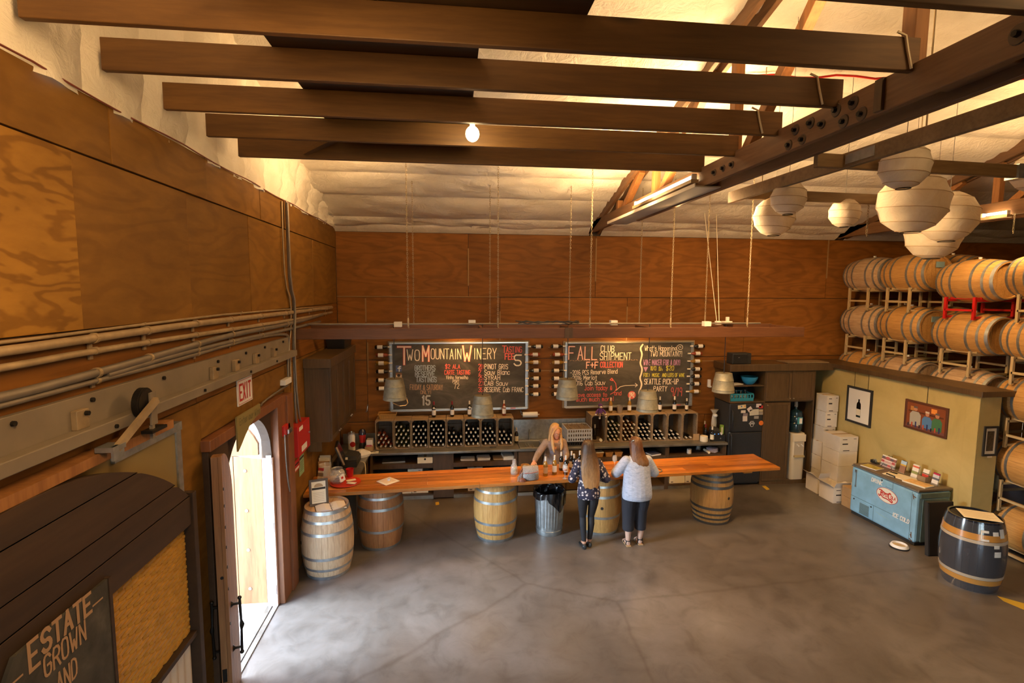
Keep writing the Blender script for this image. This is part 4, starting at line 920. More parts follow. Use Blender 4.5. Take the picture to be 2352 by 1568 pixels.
(a, za, c_, zb) = q; obj('badge_band', B().box(a, c_, YP-.006, YP-.005, za+(zb-za)*.62, zb), plain('badge_brown', (.22, .09, .03), .5), b1_); obj('badge_lens', B().cyl(((a+c_)/2, YP-.006, (za+zb)/2), ((a+c_)/2, YP-.010, (za+zb)/2), .03, n=18), M['blackmat'], b1_)
b2_ = board('large chalkboard announcing the fall club shipment and events', 1298, 786, 1588, 930)
fat(b2_, 'F', 1306, 825, 796, 1321, 'chalk_red', 'chalk', .028); fat(b2_, 'ALL', 1327, 825, 796, 1372, 'chalk_red', 'chalk', .028)
cw(b2_, 'CLUB', 1380, 808, 794, 1411, w=.016); cw(b2_, 'SHIPMENT', 1378, 826, 810, 1450, w=.016)
a, z = P2(1309, 828.5); c, _ = P2(1467, 828); cwp([[(a+(c-a)*k/26, z+.01*(k % 2)), (a+(c-a)*(k+.55)/26, z+.012*((k+1) % 2))] for k in range(26)], M['chalk_dim'], .008, b2_, 'dashed_line')
fat(b2_, 'F+F', 1347, 845, 831, 1374, 'chalk_red', 'chalk', .026); fat(b2_, 'COLLECTION', 1379, 843, 831, 1430, 'chalk_red', 'chalk_red', .018)
cw(b2_, '-2016 PCS Reserve Blend', 1310, 861, 851, 1418, w=.011, slope=4); cw(b2_, '-2016 Merlot', 1310, 872, 863, 1371, w=.011, slope=1); cw(b2_, '-2016 Cab Sauv', 1310, 885, 875, 1390, w=.011, slope=2)
cw(b2_, 'Join today &', 1343, 896, 886, 1406, 'chalk_red', .011, slope=1); cw(b2_, 'have access to', 1322, 911, 902, 1394, 'chalk_red', .011, slope=1); cw(b2_, 'and', 1411, 907, 898, 1427, 'chalk_red', .011); cw(b2_, 'much much more!', 1324, 922, 912, 1410, 'chalk_red', .011, slope=2)
def pxpoly(pts): return [P2(x, y) for x, y in pts]
cwp([pxpoly([(1402, 905), (1411, 900), (1416, 892), (1414, 880), (1406, 869)]), pxpoly([(1401, 872), (1405, 868), (1407, 874), (1401, 872)])], M['chalk_red'], .013, b2_, 'curved_arrow')
cwp([pxpoly([(1415, 896), (1424, 888), (1436, 885), (1463, 884)]), pxpoly([(1459, 880), (1464, 884), (1459, 888)])], M['chalk'], .012, b2_, 'long_arrow')
cwp([chaikin(pxpoly([(1476, 791), (1470, 800), (1475, 812), (1472, 825), (1470, 835), (1475, 846), (1473, 858), (1469, 868), (1474, 880), (1472, 890), (1467, 900), (1469, 911)]), 2)], M['chalk'], .032, b2_, 'wavy_divider')
cx, cz = P2(1451, 907); obj('round_logo', B().cyl((cx, YP-.001, cz), (cx, YP-.004, cz), .083, n=32), M['chalk_red'], b2_)
cwp([[(cx-.045, cz-.05), (cx-.045, cz+.045), (cx, cz-.02), (cx+.045, cz+.045), (cx+.045, cz-.05), (cx-.02, cz+.045)], [(cx-.055, cz+.05), (cx+.055, cz+.05)], [(cx-.03, cz-.05), (cx, cz+.04), (cx+.03, cz-.05)]], M['chalk'], .010, b2_, 'logo_mark')
cw(b2_, "What's Happening", 1481, 805, 794, 1553, w=.011); cw(b2_, 'TWO MOUNTAIN?!', 1494, 818, 807, 1567, w=.011)
cx, cz = P2(1562, 798); cwp([[(cx+(.012+.006*t)*cos(t)*1.1, cz+(.012+.006*t)*sin(t)) for t in np.linspace(0, 11.5, 40)]], M['chalk'], .010, b2_, 'spiral')
cw(b2_, 'WINE MAKER FOR A DAY!', 1478, 838, 826, 1562, 'chalk_violet', .013); cw(b2_, '10/13', 1494, 850, 841, 1507, 'chalk_yellow', .010); cw(b2_, 'ALL', 1513, 845.5, 841, 1520, 'chalk_yellow', .007); cw(b2_, 'DAY!', 1513, 851, 847, 1522, 'chalk_yellow', .007); cw(b2_, '$20', 1530, 850, 840, 1548, 'chalk_yellow', .012)
cx, cz = P2(1483, 846); obj('grape_mark', B().prism([(cx-.05, cz+.03), (cx+.05, cz+.03), (cx, cz-.07)], (0, YP-.001, 0), (1,0,0), (0,0,1), (0, -.002, 0)), M['chalk_violet'], b2_)
cw(b2_, 'FOOD, MUSIC, AND LOTS OF WINE', 1478, 865, 857, 1572, 'chalk_yellow', .010, gap=.7); cw(b2_, 'SEATTLE PICK-UP', 1480, 882, 870, 1558, 'chalk', .015); cw(b2_, 'PARTY', 1501, 898, 887, 1532, 'chalk', .015); cw(b2_, '9/19', 1541, 909, 890, 1566, 'chalk_red', .013)
# estate grown board of the arched display: lettering runs along the wall
def cwl(txt, y0, y1, z0, h, w): return write('lettering', txt, (AX+.0545, y0, z0), (0,1,0), (0,0,1), (1,0,0), h, M['chalk_dim'], ad, w, width=y1-y0)
cwl('E', 2.55, 2.61, 2.092, .138, .020); cwl('STATE', 2.63, 2.98, 2.122, .108, .020); cwl('GROWN', 2.63, 2.92, 1.998, .105, .013); cwl('AND', 2.70, 2.84, 1.848, .105, .012); cwl('-', 2.99, 3.08, 2.10, .08, .010); cwl('-', 2.43, 2.515, 2.07, .08, .010)

# ================================================================== BOTTLES ON WALL PEGS
gw = 'bottles lying on pegs beside the chalkboards'
def pegged(label, x, z, right, gls, lm=None):
    t = bottle(label, (x, 10.10, z), gls, rot=(0, pi/2 if right else -pi/2, 0), group=gw)
    obj('peg', B().cyl((x-.02, 10.145, z-.03), (x-.02, YB-.005, z-.03), .008, n=8), M['crate'], t)
tints = ['darkglass', 'rosewine', 'whitewine', 'darkglass', 'darkglass', 'darkglass', 'darkglass']
for side, ys_, xs_, right in (('left of the price list board', [797, 815.5, 834, 853, 873, 892], [861, 863, 864, 864, 864, 865], True), ('right of the price list board', [795.5, 814, 831.5, 850.5, 868.5, 886, 905], [1247, 1240, 1241, 1242, 1242, 1241, 1241], False),
                        ('left of the club shipment board', [795, 814, 832, 851, 869, 887, 905], [1265, 1269, 1268, 1267, 1267, 1267, 1267], True), ('right of the club shipment board', [794.5, 811.5, 829, 847, 863.5, 881, 898.5], [1618, 1612, 1611, 1611, 1610, 1609, 1608], False)):
    n = len(ys_)
    for k, (y, x) in enumerate(zip(ys_, xs_)):
        X, Z = P2(x, y, 10.1); g = tints[k] if not (side.startswith('right of the club') and k == 6) else 'whitewine'
        pegged('%s bottle from the top of the peg column %s' % (ORD[k], side), X, Z, right, g)
# wall odds and ends
pt = thing('paper_towel', 'roll of white paper towel on a wall holder', 'paper towel', (1.56, 10.1, 1.44))
obj('roll', B().lathe([(.02, -.15), (.055, -.15), (.055, .15), (.02, .15)], 20, (1.56, 10.09, 1.44), 'X'), M['white'], pt, smooth=40); obj('holder', B().tube([(1.38, YB-.01, 1.5), (1.38, 10.09, 1.5), (1.385, 10.09, 1.44), (1.75, 10.09, 1.44)], .010, 8), M['steel'], pt, smooth=50)
hk = thing('wall_hook', 'small bright hook on the back wall left of the crates', 'hook', (-1.62, YB, 1.62)); obj('hook', B().tube([(-1.62, YB, 1.68), (-1.62, 10.15, 1.66), (-1.63, 10.13, 1.58), (-1.65, 10.15, 1.55)], .008, 6), M['steel'], hk)
bo = thing('bottle_opener', 'white plastic wall bracket right of the club board', 'bracket', (5.36, YB, 1.98)); obj('plate', B().box(5.33, 5.395, 10.16, YB, 1.92, 2.08), M['white'], bo, bevel=.008); obj('lip', B().box(5.335, 5.39, 10.12, 10.16, 1.92, 1.95), M['white'], bo, bevel=.005)
# ================================================================== HANGING FRAME OVER THE BAR
hf = thing('lighting_frame', 'long ladder shaped timber frame hung on chains over the bar', 'frame', (1.7, 7.9, 3.2))
FZ0, FZ1 = 3.215, 3.365
obj('front_beam', B().box(XL, 5.46, 7.46, 7.505, FZ0, FZ1), M['redbeam'], hf, bevel=.005); obj('rear_beam', B().box(XL, 5.46, 8.29, 8.335, FZ0, FZ1), M['redbeam'], hf, bevel=.005)
for x in (-.9, .45, 1.78, 3.05, 4.3, 5.44): obj('crosspiece', B().box(x-.02, x+.02, 7.505, 8.29, FZ0+.01, FZ1-.01), M['redbeam'], hf, bevel=.004)
obj('joint_plate', B().box(1.66, 1.78, 7.452, 7.46, FZ0, FZ1+.004), M['darkwood'], hf)
obj('conduit', B().tube([(XL+.02, 7.9, 3.40), (-1.6, 7.9, 3.40), (5.0, 7.9, 3.40)], .014, 8), M['pipe_grey'], hf, smooth=50)
for x, y in ((-.78, 7.80), (.33, 8.25), (2.6, 8.1), (4.0, 7.75)): obj('junction_box', B().box(x-.055, x+.055, y-.05, y+.05, FZ1, FZ1+.075), M['white'], hf, bevel=.004)
b = B(); rng = random.Random(3)
for k in range(4): b.tube([(1.0+.16*i, 7.9+.12*sin(1.7*i+k), FZ1+.03+.05*abs(sin(1.3*i+k))) for i in range(7)], .008, 6)
obj('loose_cables', b, M['black'], hf, kind='stuff', smooth=60)
for k, x in enumerate((.28, 3.55)): 
    f = obj('picture_light', B().lathe([(.02, .06), (.06, .05), (.075, 0), (.07, 0), (.055, .045)], 18, (x, 9.55, 3.14)), M['black'], hf, smooth=40)
    obj('light_arm', B().tube([(x, 8.32, 3.3), (x, 8.9, 3.26), (x, 9.55, 3.2)], .01, 6), M['black'], f)
    obj('lamp_face', B().cyl((x, 9.55, 3.155), (x, 9.55, 3.145), .055, n=16), plain('picture_lamp_glow', (1, .8, .5), .5, emit=((1, .62, .26), 12)), f)
bx = thing('smoke_alarm', 'white plug with a cable on the lighting frame near its free end', 'plug', (4.62, 8.25, FZ1)); obj('plug', B().box(4.55, 4.69, 8.2, 8.3, FZ1, FZ1+.05).box(4.6, 4.65, 8.23, 8.27, FZ1+.05, FZ1+.12), M['white'], bx, bevel=.005)
# chains: individual links
LK = B(); LK.tube([(.010*cos(t), 0, .020*sin(t)) for t in np.linspace(0, 2*pi, 8, endpoint=False)], .0030, 4, closed=True)
def chain(label, x, y, z0, z1, m='chain', group='chains holding the lighting frame', buckle=False, step=.030, par=None):
    b = B(); n = int((z1-z0)/step)
    for k in range(n):
        a = (k % 2)*pi/2; ca, sa = cos(a), sin(a); b.add([(x+p[0]*ca-p[1]*sa, y+p[0]*sa+p[1]*ca, z0+.03+step*k+p[2]) for p in LK.v], LK.f)
    t = thing('hanging_chain', label, 'chain', (x, y, z0), 0, group)
    obj('links', b, M[m], t, kind='stuff')
    obj('hook', B().tube([(x, y, z0), (x+.012, y, z0+.012), (x, y, z0+.03), (x-.008, y, z0+.02)], .005, 6), M[m], t)
    if buckle: obj('turnbuckle', B().lathe([(.004, 0), (.013, .01), (.013, .1), (.004, .12)], 10, (x, y, z0+.03)), M['pipe'], t)
    return t
for k, x in enumerate((-.605, .675, 2.04, 3.29, 4.52)): chain('%s chain from the left wall in the front row of the frame chains' % ORD[k], x, 7.482, FZ1, roofz(7.5)-.03, buckle=True)
for k, x in enumerate((-.585, .62, 1.92, 3.11, 4.26)): chain('%s chain from the left wall in the rear row of the frame chains' % ORD[k], x, 8.312, FZ1, roofz(8.3)-.03, buckle=k in (4,))
# galvanised bucket pendants
M['bucket'] = plain('bucket_zinc', (.27, .25, .185), .55, .45, .05, noise=.22, nscale=16)
def pendant(label, x, y, ztop, zbot, handle=False):
    t = thing('bucket_pendant', label, 'pendant lamp', (x, y, zbot), 0, 'bucket pendants over the bar'); h = ztop-zbot; n = 28
    obj('bucket', B().lathe([(.168, 0), (.176, .004), (.172, .02), (.170, .045), (.174, .05), (.170, .056), (.152, h*.62), (.155, h*.64), (.150, h*.66), (.132, h-.02), (.128, h), (.004, h)], n), M['bucket'], t, local=True, smooth=30)
    obj('inner_shade', B().lathe([(.162, .006), (.126, h-.006), (.004, h-.006)], n), M['bucket'], t, local=True, smooth=40)
    obj('socket', B().cyl((0, 0, h-.006), (0, 0, h-.09), .022, n=12), M['black'], t, local=True)
    obj('bulb', B().ball((0, 0, h-.13), .035, 10), plain('pendant_bulb', (1, .8, .5), .4, emit=((1, .55, .2), 14)), t, local=True, smooth=60)
    obj('cord', B().tube([(0, 0, h), (0, 0, 3.395-zbot)], .006, 6), M['black'], t, local=True)
    if handle:
        s = 1; obj('bail_handle', B().tube([(-.01, -.175, .03)]+[(-.01+.02*k+.0, -.175+.05*k, -.02-.022*k) for k in range(5)]+[(.16, .02, -.10), (.19, .06, -.07), (.172, .10, .0), (.10, .15, .03)], .006, 6), M['pipe'], t, local=True, smooth=60)
        obj('ear', B().cyl((-.01, -.17, .03), (-.01, -.19, .03), .018, n=10), M['bucket'], t, local=True)
    return t
PY = 7.9
pendant('first galvanised bucket pendant from the left wall, with its bail handle dangling', -.855, PY, 2.575, 2.255, True); pendant('second and lowest hung bucket pendant, before the price list board', .475, PY, 2.295, 1.965)
pendant('third bucket pendant, overlapping the left edge of the club board', 1.81, PY, 2.53, 2.215); pendant('fourth low hung bucket pendant, before the club board', 3.13, PY, 2.32, 1.99); pendant('bucket pendant hung nearest the black fridge', 4.41, PY, 2.59, 2.275)
# pulley cord at the right end of the frame
pc = thing('pulley_cord', 'pair of thin cords running from the ceiling to the frame end', 'cord', (4.3, 8.0, FZ1))
for a, c in (((4.62, 9.2, 5.35), (4.36, 8.1, FZ1+.03)), ((4.85, 9.2, 5.35), (4.40, 8.1, FZ1+.03))): obj('cord', B().tube([a, c], .005, 5), M['cream'], pc)
obj('pulley', B().box(4.34, 4.42, 8.06, 8.14, FZ1, FZ1+.06), M['white'], pc, bevel=.006)
# bare bulb between the joists
bl = thing('bare_bulb', 'lit bare bulb hanging between the ceiling joists', 'lamp', (.185, 4.44, 5.20))
obj('bulb', B().ball((.185, 4.44, 5.19), .056, 12, sz=1.1), plain('bulb_glow', (1, .9, .7), .4, emit=((1, .72, .34), 120)), bl, smooth=60)
bl.children[0].visible_shadow = True
obj('socket', B().cyl((.185, 4.44, 5.25), (.185, 4.44, 5.33), .022, n=12), M['white'], bl); obj('cord', B().tube([(.185, 4.44, 5.33), (.185, 4.44, 5.385)], .006, 6), M['white'], bl)
# fluorescent fittings on the trusses
glow = plain('tube_glow', (1, .95, .85), .4, emit=((1, .74, .40), 22))
def fitting(label, X, y0, y1, tube=(None, None), tray=True, dz=0):
    t = thing('tube_light', label, 'lamp', (X, (y0+y1)/2, 5.02), 0, 'tube lights on the trusses')
    a, c = tube; obj('tube', B().cyl((X-.06, a, 5.155+dz), (X-.06, c, 5.155+dz), .019, n=12), glow, t, smooth=40)
    obj('holder', B().box(X-.085, X-.03, a-.03, a, 5.12+dz, 5.18+dz), M['white'], t); obj('holder', B().box(X-.085, X-.03, c, c+.03, 5.12+dz, 5.18+dz), M['white'], t)
    obj('channel', B().box(X-.105, X-.02, a-.05, c+.05, 5.08+dz, 5.118+dz), M['pipe'], t)
    if tray: obj('tray', B().box(X-.13, X+.20, y0, y1, 5.005, 5.02), plain('grey_tray', (.34, .32, .27), .6), t, bevel=.003); obj('tray_edge', B().box(X-.135, X-.125, y0, y1, 5.005, 5.045), M['cream'], t)
    return t
fitting('long tube light with a grey tray on the truss over the bar', 2.70, 5.35, 8.45, (5.55, 7.3))
fitting('small lit tube light far off near the barrel stacks', 8.0, 6.6, 7.2, (6.72, 7.04), False, -.09)

# ================================================================== PAPER LANTERNS
M['lantern'] = None
def rice():
    m, nt, bs, N, L = _new('rice_paper'); v = _coords(N, L); a = _noise(N, L, v, 5, 6, .65, 1.5)
    L.new(_ramp(N, L, a, [(.3, (.66, .60, .50)), (.7, (.82, .78, .70))]), bs.inputs['Base Color']); bs.inputs['Roughness'].default_value = .8
    bs.inputs['Subsurface Weight'].default_value = 0.0; _bump(N, L, bs, a, .6, .03)
    tr = N.new('ShaderNodeBsdfTranslucent'); tr.inputs[0].default_value = (.8, .66, .46, 1); mx = N.new('ShaderNodeMixShader'); mx.inputs[0].default_value = .35
    L.new(bs.outputs[0], mx.inputs[1]); L.new(tr.outputs[0], mx.inputs[2]); out = N['Material Output'] if 'Material Output' in N else None
    L.new(mx.outputs[0], out.inputs[0]); return m
M['lantern'] = rice(); M['rib'] = plain('bamboo_rib', (.40, .28, .15), .7)
def lantern(label, px, py, dist, dia, ph=0, wire_to=5.0):
    c = CAM+ray(px, py)*dist; r = dia/2; t = thing('paper_lantern', label, 'lantern', tuple(c), ph, 'paper lanterns')
    turns = 5; n = 28; prof = []; rows_ = 28
    V = []; F = []
    for j in range(rows_+1):
        f = j/rows_; zc = -cos(.28+f*(pi-.56)); rr = sqrt(max(0, 1-zc*zc))
        for i in range(n):
            s = (f*turns+i/n) % 1.0; k = 1-.05*sin(pi*s)+.006*sin(13*i+7*j); V.append((r*rr*k*cos(2*pi*i/n), r*rr*k*sin(2*pi*i/n), r*zc*.97))
    for j in range(rows_):
        for i in range(n): q = (i+1) % n; F.append((j*n+i, j*n+q, (j+1)*n+q, (j+1)*n+i))
    obj('paper', B().add(V, F), M['lantern'], t, local=True, smooth=50)
    pts = []
    for k in range(turns*24+1):
        f = k/(turns*24); f2 = min(1, max(0, f)); zc = -cos(.28+f2*(pi-.56)); rr = sqrt(max(0, 1-zc*zc)); a = -2*pi*k/24; pts.append((r*rr*1.004*cos(a), r*rr*1.004*sin(a), r*zc*.97))
    obj('spiral_rib', B().tube(pts, .0022+.002*dia, 4), M['rib'], t, local=True)
    rr = r*sin(.28)
    for z in (-1, 1): obj('wire_ring', B().tube([(rr*cos(a), rr*sin(a), z*r*.95) for a in np.linspace(0, 2*pi, 20, endpoint=False)], .004, 5, closed=True), M['iron'], t, local=True)
    top = roofz(c[1])-.04-c[2]; obj('hanger', B().tube([(-rr, 0, r*.95), (0, 0, r*.98), (rr, 0, r*.95)], .003, 4).tube([(0, 0, r*.98), (0, 0, max(r+.04, top))], .0025, 4), M['iron'], t, local=True)
    return t
lantern('white paper lantern behind the small one, on the bar side', 1778, 497, 5.75, .44, 0); lantern('small white paper lantern overlapping the one nearest the bar', 1811, 455, 5.1, .335, 1)
lantern('smallest paper lantern, hanging by itself between the two clusters', 1940, 489, 5.95, .335, 2); lantern('greyish paper lantern, topmost of the large cluster', 2078, 382, 4.1, .362, 3)
lantern('largest paper lantern in the middle of the large cluster', 2096, 464, 5.6, .68, 4); lantern('paper lantern at the side of the largest one, near the tube light', 2178, 498, 6.3, .62, 5)
lantern('lowest paper lantern of the large cluster, over the barrels', 2144, 540, 7.0, .66, .5); lantern('paper lantern cut off by the edge of the view', 2378, 395, 5.2, .40, 1.5)
# a loose chain near the second truss
for k, (px, z0, z1, y) in enumerate(((1993, 4.55, 4.98, 5.56), (2330, 4.75, 5.03, 6.6))):
    X = ray(px, 500); X = X*(y/X[1]); chain(['short loose chain end hanging between the lanterns', 'loose chain end under the second truss'][k], float(X[0]), y, z0, z1, group='loose chain ends')
# ================================================================== FRIDGE AND TALL CABINETS
fr = thing('refrigerator', 'black two door refrigerator covered in magnets beside the counter', 'refrigerator', (5.86, 9.9, 0))
obj('body', B().box(5.50, 6.21, 9.62, 10.17, .02, 1.69), M['blackmat'], fr, bevel=.008)
fb = plain('fridge_black', (.022, .022, .023), .42, noise=.2, nscale=60, bump=.08)
for z0, z1 in ((.06, 1.10), (1.115, 1.69)):
    d = obj('door', B().box(5.50, 6.21, 9.57, 9.615, z0, z1), fb, fr, bevel=.012)
    a, c = (z0+.45, z1-.03) if z0 < 1 else (z0+.03, z1-.12)
    obj('handle', B().tube([(5.55, 9.57, a), (5.55, 9.535, a+.03), (5.55, 9.53, (a+c)/2), (5.55, 9.535, c-.03), (5.55, 9.57, c)], .014, 8), M['black'], d, smooth=50)
obj('hinge_pin', B().box(5.5, 5.53, 9.555, 9.57, 1.10, 1.115), M['steel'], fr)
def magnet(x0, y0, x1, y1, c, ang=0, nm='magnet'):
    (a, zb), (c_, za) = P2(x0, y0, 9.57), P2(x1, y1, 9.57); cx_, cz_ = (a+c_)/2, (za+zb)/2; w, h = (c_-a)/2, (zb-za)/2
    u = Vector((cos(ang), 0, sin(ang))); v = Vector((-sin(ang), 0, cos(ang)))
    return obj(nm, B().obox((cx_, 9.5675, cz_), u*w, Vector((0, .0022, 0)), v*h), c if not isinstance(c, tuple) else plain('magnet', c, .5), fr)
for q in ((1695, 930, 1713, 938, (.70, .60, .38), .1), (1702, 942, 1712, 948, (.7, .62, .55)), (1717, 935, 1727, 944, (.72, .62, .58), .6), (1722, 940, 1742, 953, (.55, .52, .42), .06), (1737, 927, 1748, 935, (.66, .58, .58)), (1743, 931, 1752, 937, (.5, .03, .03)), (1743, 940, 1752, 945, (.45, .38, .25)), (1743, 946, 1752, 952, (.3, .26, .22)),
          (1707, 949, 1717, 955, (.25, .2, .22)), (1706, 955, 1716, 961, (.68, .58, .5)), (1706, 961, 1716, 967, (.68, .58, .5)), (1732, 955, 1742, 961, (.3, .28, .25))): magnet(*q)
(cx, cz) = P2(1748, 971, 9.57); obj('orange_magnet', B().cyl((cx, 9.57, cz), (cx, 9.565, cz), .048, n=24), plain('orange_magnet', (.75, .18, .02), .5), fr)
write('lettering', 'OUTSIDE', (cx-.035, 9.5645, cz-.008), (1,0,0), (0,0,1), (0,-1,0), .018, M['white'], fr, .003, width=.07) if False else None
(cx, cz) = P2(1727, 973, 9.57); b = B()
for dx, dz, r in ((0, -.028, .034), (-.042, .008, .019), (-.017, .036, .021), (.017, .036, .021), (.042, .008, .019)): b.cyl((cx+dx, 9.57, cz+dz), (cx+dx, 9.567, cz+dz), r, n=18)
pw = obj('paw_magnet', b, M['white'], fr, kind='stuff'); b = B()
for dx, dz, r in ((0, -.028, .026), (-.042, .008, .012), (-.017, .036, .014), (.017, .036, .014), (.042, .008, .012)): b.cyl((cx+dx, 9.567, cz+dz), (cx+dx, 9.5655, cz+dz), r, n=16)
obj('paw_pads', b, M['blackmat'], pw, kind='stuff')
(cx, cz) = P2(1704, 933, 9.57); obj('blue_dot', B().cyl((cx-.01, 9.566, cz), (cx-.01, 9.564, cz), .015, n=14), plain('dot_blue', (.05, .2, .5), .5), fr); obj('orange_dot', B().cyl((cx+.06, 9.566, cz+.005), (cx+.06, 9.564, cz+.005), .016, n=14), plain('dot_orange', (.75, .28, .03), .5), fr)
cbn = thing('wall_cabinet', 'tall dark stained cabinet around fridge and water cooler', 'cabinet', (6.5, 9.9, 1.7))
CY0, CY1 = 9.57, YB-.03
obj('cornice', B().box(5.44, 7.66, CY0-.06, CY1, 2.345, 2.485), M['cab'], cbn, bevel=.008)
obj('end_panel', B().box(5.475, 5.50, CY0, CY1, 1.72, 2.345), M['cab'], cbn); obj('divider', B().box(6.215, 6.245, CY0, CY1, .0, 2.345), M['cab'], cbn)
obj('divider', B().box(6.785, 6.815, CY0+.03, CY1, .0, 1.70), M['cab'], cbn); obj('end_panel', B().box(7.28, 7.31, CY0, CY1, .0, 2.345), M['cab'], cbn)
obj('shelf', B().box(5.50, 6.215, CY0+.02, CY1, 2.03, 2.055), M['cab'], cbn); obj('shelf', B().box(5.50, 6.215, CY0, CY1, 1.70, 1.735), M['cab'], cbn); obj('shelf', B().box(6.245, 7.28, CY0+.03, CY1, 1.70, 1.725), M['cab'], cbn)
obj('back_panel', B().box(5.5, 7.3, CY1-.01, CY1, 0, 2.34), M['blackmat'], cbn); obj('gap_shade_sheet', B().box(7.31, 7.66, CY1-.06, CY1-.02, 0, 2.345), M['blackmat'], cbn)  # the last black sheet paints the shade of the gap beside the cabinet
def pdoor(x0, x1, z0, z1, knob):
    d = obj('door', B().box(x0, x1, CY0-.002, CY0+.02, z0, z1), M['cab'], cbn, bevel=.003); r = .055
    for q in ((x0, x1, z0, z0+r), (x0, x1, z1-r, z1)): obj('rail', B().box(q[0], q[1], CY0-.012, CY0-.002, q[2], q[3]), M['cab'], d, bevel=.003)
    for q in ((x0, x0+r), (x1-r, x1)): obj('stile', B().box(q[0], q[1], CY0-.012, CY0-.002, z0+r, z1-r), M['cab'], d, bevel=.003)
    obj('knob', B().ball((knob[0], CY0-.03, knob[1]), .014, 8).cyl((knob[0], CY0-.01, knob[1]), (knob[0], CY0-.03, knob[1]), .006, n=8), M['chain'], d, smooth=50)
pdoor(6.245, 6.79, 1.73, 2.34, (6.755, 1.78)); pdoor(6.80, 7.28, 1.73, 2.34, (6.84, 1.78)); pdoor(6.245, 6.79, .08, 1.695, (6.285, 1.65))
obj('plinth', B().box(6.245, 7.30, CY0+.0, CY0+.03, 0, .075), M['cab'], cbn); obj('niche_floor', B().box(6.815, 7.28, CY0+.03, CY1, .03, .07), M['cab'], cbn)
tr = thing('serving_tray', 'flat pale board lying on top of the cabinet cornice', 'board', (7.2, 9.75, 2.487)); obj('board', B().box(6.7, 7.6, 9.6, 9.95, 2.487, 2.50), M['crate'], tr)
bw = thing('blue_bowl', 'bright blue mixing bowl on the upper open shelf', 'bowl', (5.97, 9.72, 2.057)); obj('bowl', B().lathe([(.002, .0), (.07, .0), (.11, .035), (.15, .10), (.165, .155), (.160, .155), (.14, .10), (.10, .04), (.002, .012)], 28), plain('blue_plastic', (.02, .25, .50), .3), bw, local=True, smooth=40)
st = thing('paper_stack', 'few loose sheets on the upper open shelf', 'papers', (5.66, 9.7, 2.057), .3)
for k in range(3): obj('sheet', B().box(-.12+.01*k, .12+.01*k, -.09, .09, .006*k, .006*k+.004), M['paper'], st, local=True)
gr = thing('glass_rack', 'turquoise dishwasher rack with glasses on the lower open shelf', 'rack', (5.76, 9.78, 1.737)); tq = plain('turquoise', (.02, .22, .32), .4)
b = B()
for s in (-1, 1): b.box(-.24, .24, s*.19-.006, s*.19+.006, 0, .06).box(s*.24-.006, s*.24+.006, -.19, .19, 0, .06).box(-.24, .24, s*.19-.006, s*.19+.006, .125, .15).box(s*.24-.006, s*.24+.006, -.19, .19, .125, .15)
obj('basket', b, tq, gr, local=True); b = B()
for i in range(9):
    for s in (-1, 1): b.box(-.24+.06*i-.012, -.24+.06*i+.012, s*.19-.006, s*.19+.006, .06, .125)
obj('bars', b, tq, gr, local=True, kind='stuff'); obj('bottom', B().box(-.24, .24, -.19, .19, .0, .012), tq, gr, local=True)
def wineglass(label, loc, lying=False, wine=False, group=None, s=1.0):
    t = thing('wine_glass', label, 'glass', loc, 0, group); p = [(.002, .002), (.036, .001), (.034, .004), (.006, .010), (.0045, .09), (.012, .10), (.034, .125), (.040, .155), (.036, .19), (.031, .215), (.0295, .215), (.0345, .19), (.0385, .155), (.033, .127), (.002, .103)]
    if lying: p = [(r, .215-z) for r, z in p][::-1]
    obj('glass', B().lathe([(r*s, z*s) for r, z in p], 18), M['clear'], t, local=True, smooth=50)
    if wine: obj('wine', B().lathe([(.002, .108*s), (.028*s, .124*s), (.034*s, .136*s), (.002, .137*s)], 16), plain('rose_wine', (.62, .22, .08), .1), t, local=True, smooth=50)
    return t
for k, x in enumerate((-.16, -.05, .05, .14)): wineglass('upturned wine glass standing in the turquoise rack, %s from the pendant side' % ORD[k], (5.76+x, 9.72, 1.752), True, s=.85)
tp = thing('teapot', 'shiny round chrome pot in the lower open shelf', 'pot', (6.02, 9.9, 1.88)) if False else None
wc = thing('water_cooler', 'cream floor standing water cooler with an upturned blue bottle', 'water cooler', (7.05, 9.75, .07))
cw_ = plain('cooler_cream', (.72, .62, .45), .4)
b = B(); R_ = lambda z, w, d: [(w*(1 if abs(cos(t)) > .7 else 1)*max(-1, min(1, 1.25*cos(t))), d*max(-1, min(1, 1.25*sin(t))), z) for t in np.linspace(0, 2*pi, 32, endpoint=False)]
obj('body', B().loft([R_(.0, .145, .15), R_(.015, .15, .155), R_(.93, .15, .155), R_(.965, .145, .15)]), cw_, wc, local=True, smooth=40)
obj('recess', B().box(-.10, .10, -.158, -.15, .52, .80), plain('recess_shade', (.48, .42, .32), .5), wc, local=True); obj('hood', B().box(-.14, .14, -.175, -.15, .80, .95), cw_, wc, local=True, bevel=.012)
obj('drip_tray', B().box(-.11, .11, -.20, -.15, .475, .515), plain('drip', (.45, .36, .18), .5), wc, local=True, bevel=.006)
for x in (-.045, .045): obj('tap', B().tube([(x, -.155, .74), (x, -.19, .735), (x+.02, -.20, .71)], .011, 8), M['white'], wc, local=True, smooth=50)
obj('bottle', B().lathe([(.05, .965), (.12, .985), (.135, 1.02), (.138, 1.16), (.130, 1.175), (.138, 1.19), (.138, 1.30), (.130, 1.315), (.135, 1.33), (.12, 1.40), (.06, 1.43), (.03, 1.44), (.03, 1.49), (.002, 1.49)], 24), plain('blue_bottle', (.012, .035, .05), .15, coat=.5), wc, local=True, smooth=45)
obj('bottle_label', B().box(-.05, .06, -.142, -.136, 1.16, 1.30), plain('bottle_tag', (.05, .26, .32), .5), wc, local=True); obj('label_patch', B().box(-.01, .05, -.1435, -.142, 1.17, 1.28), M['paper'], wc, local=True)
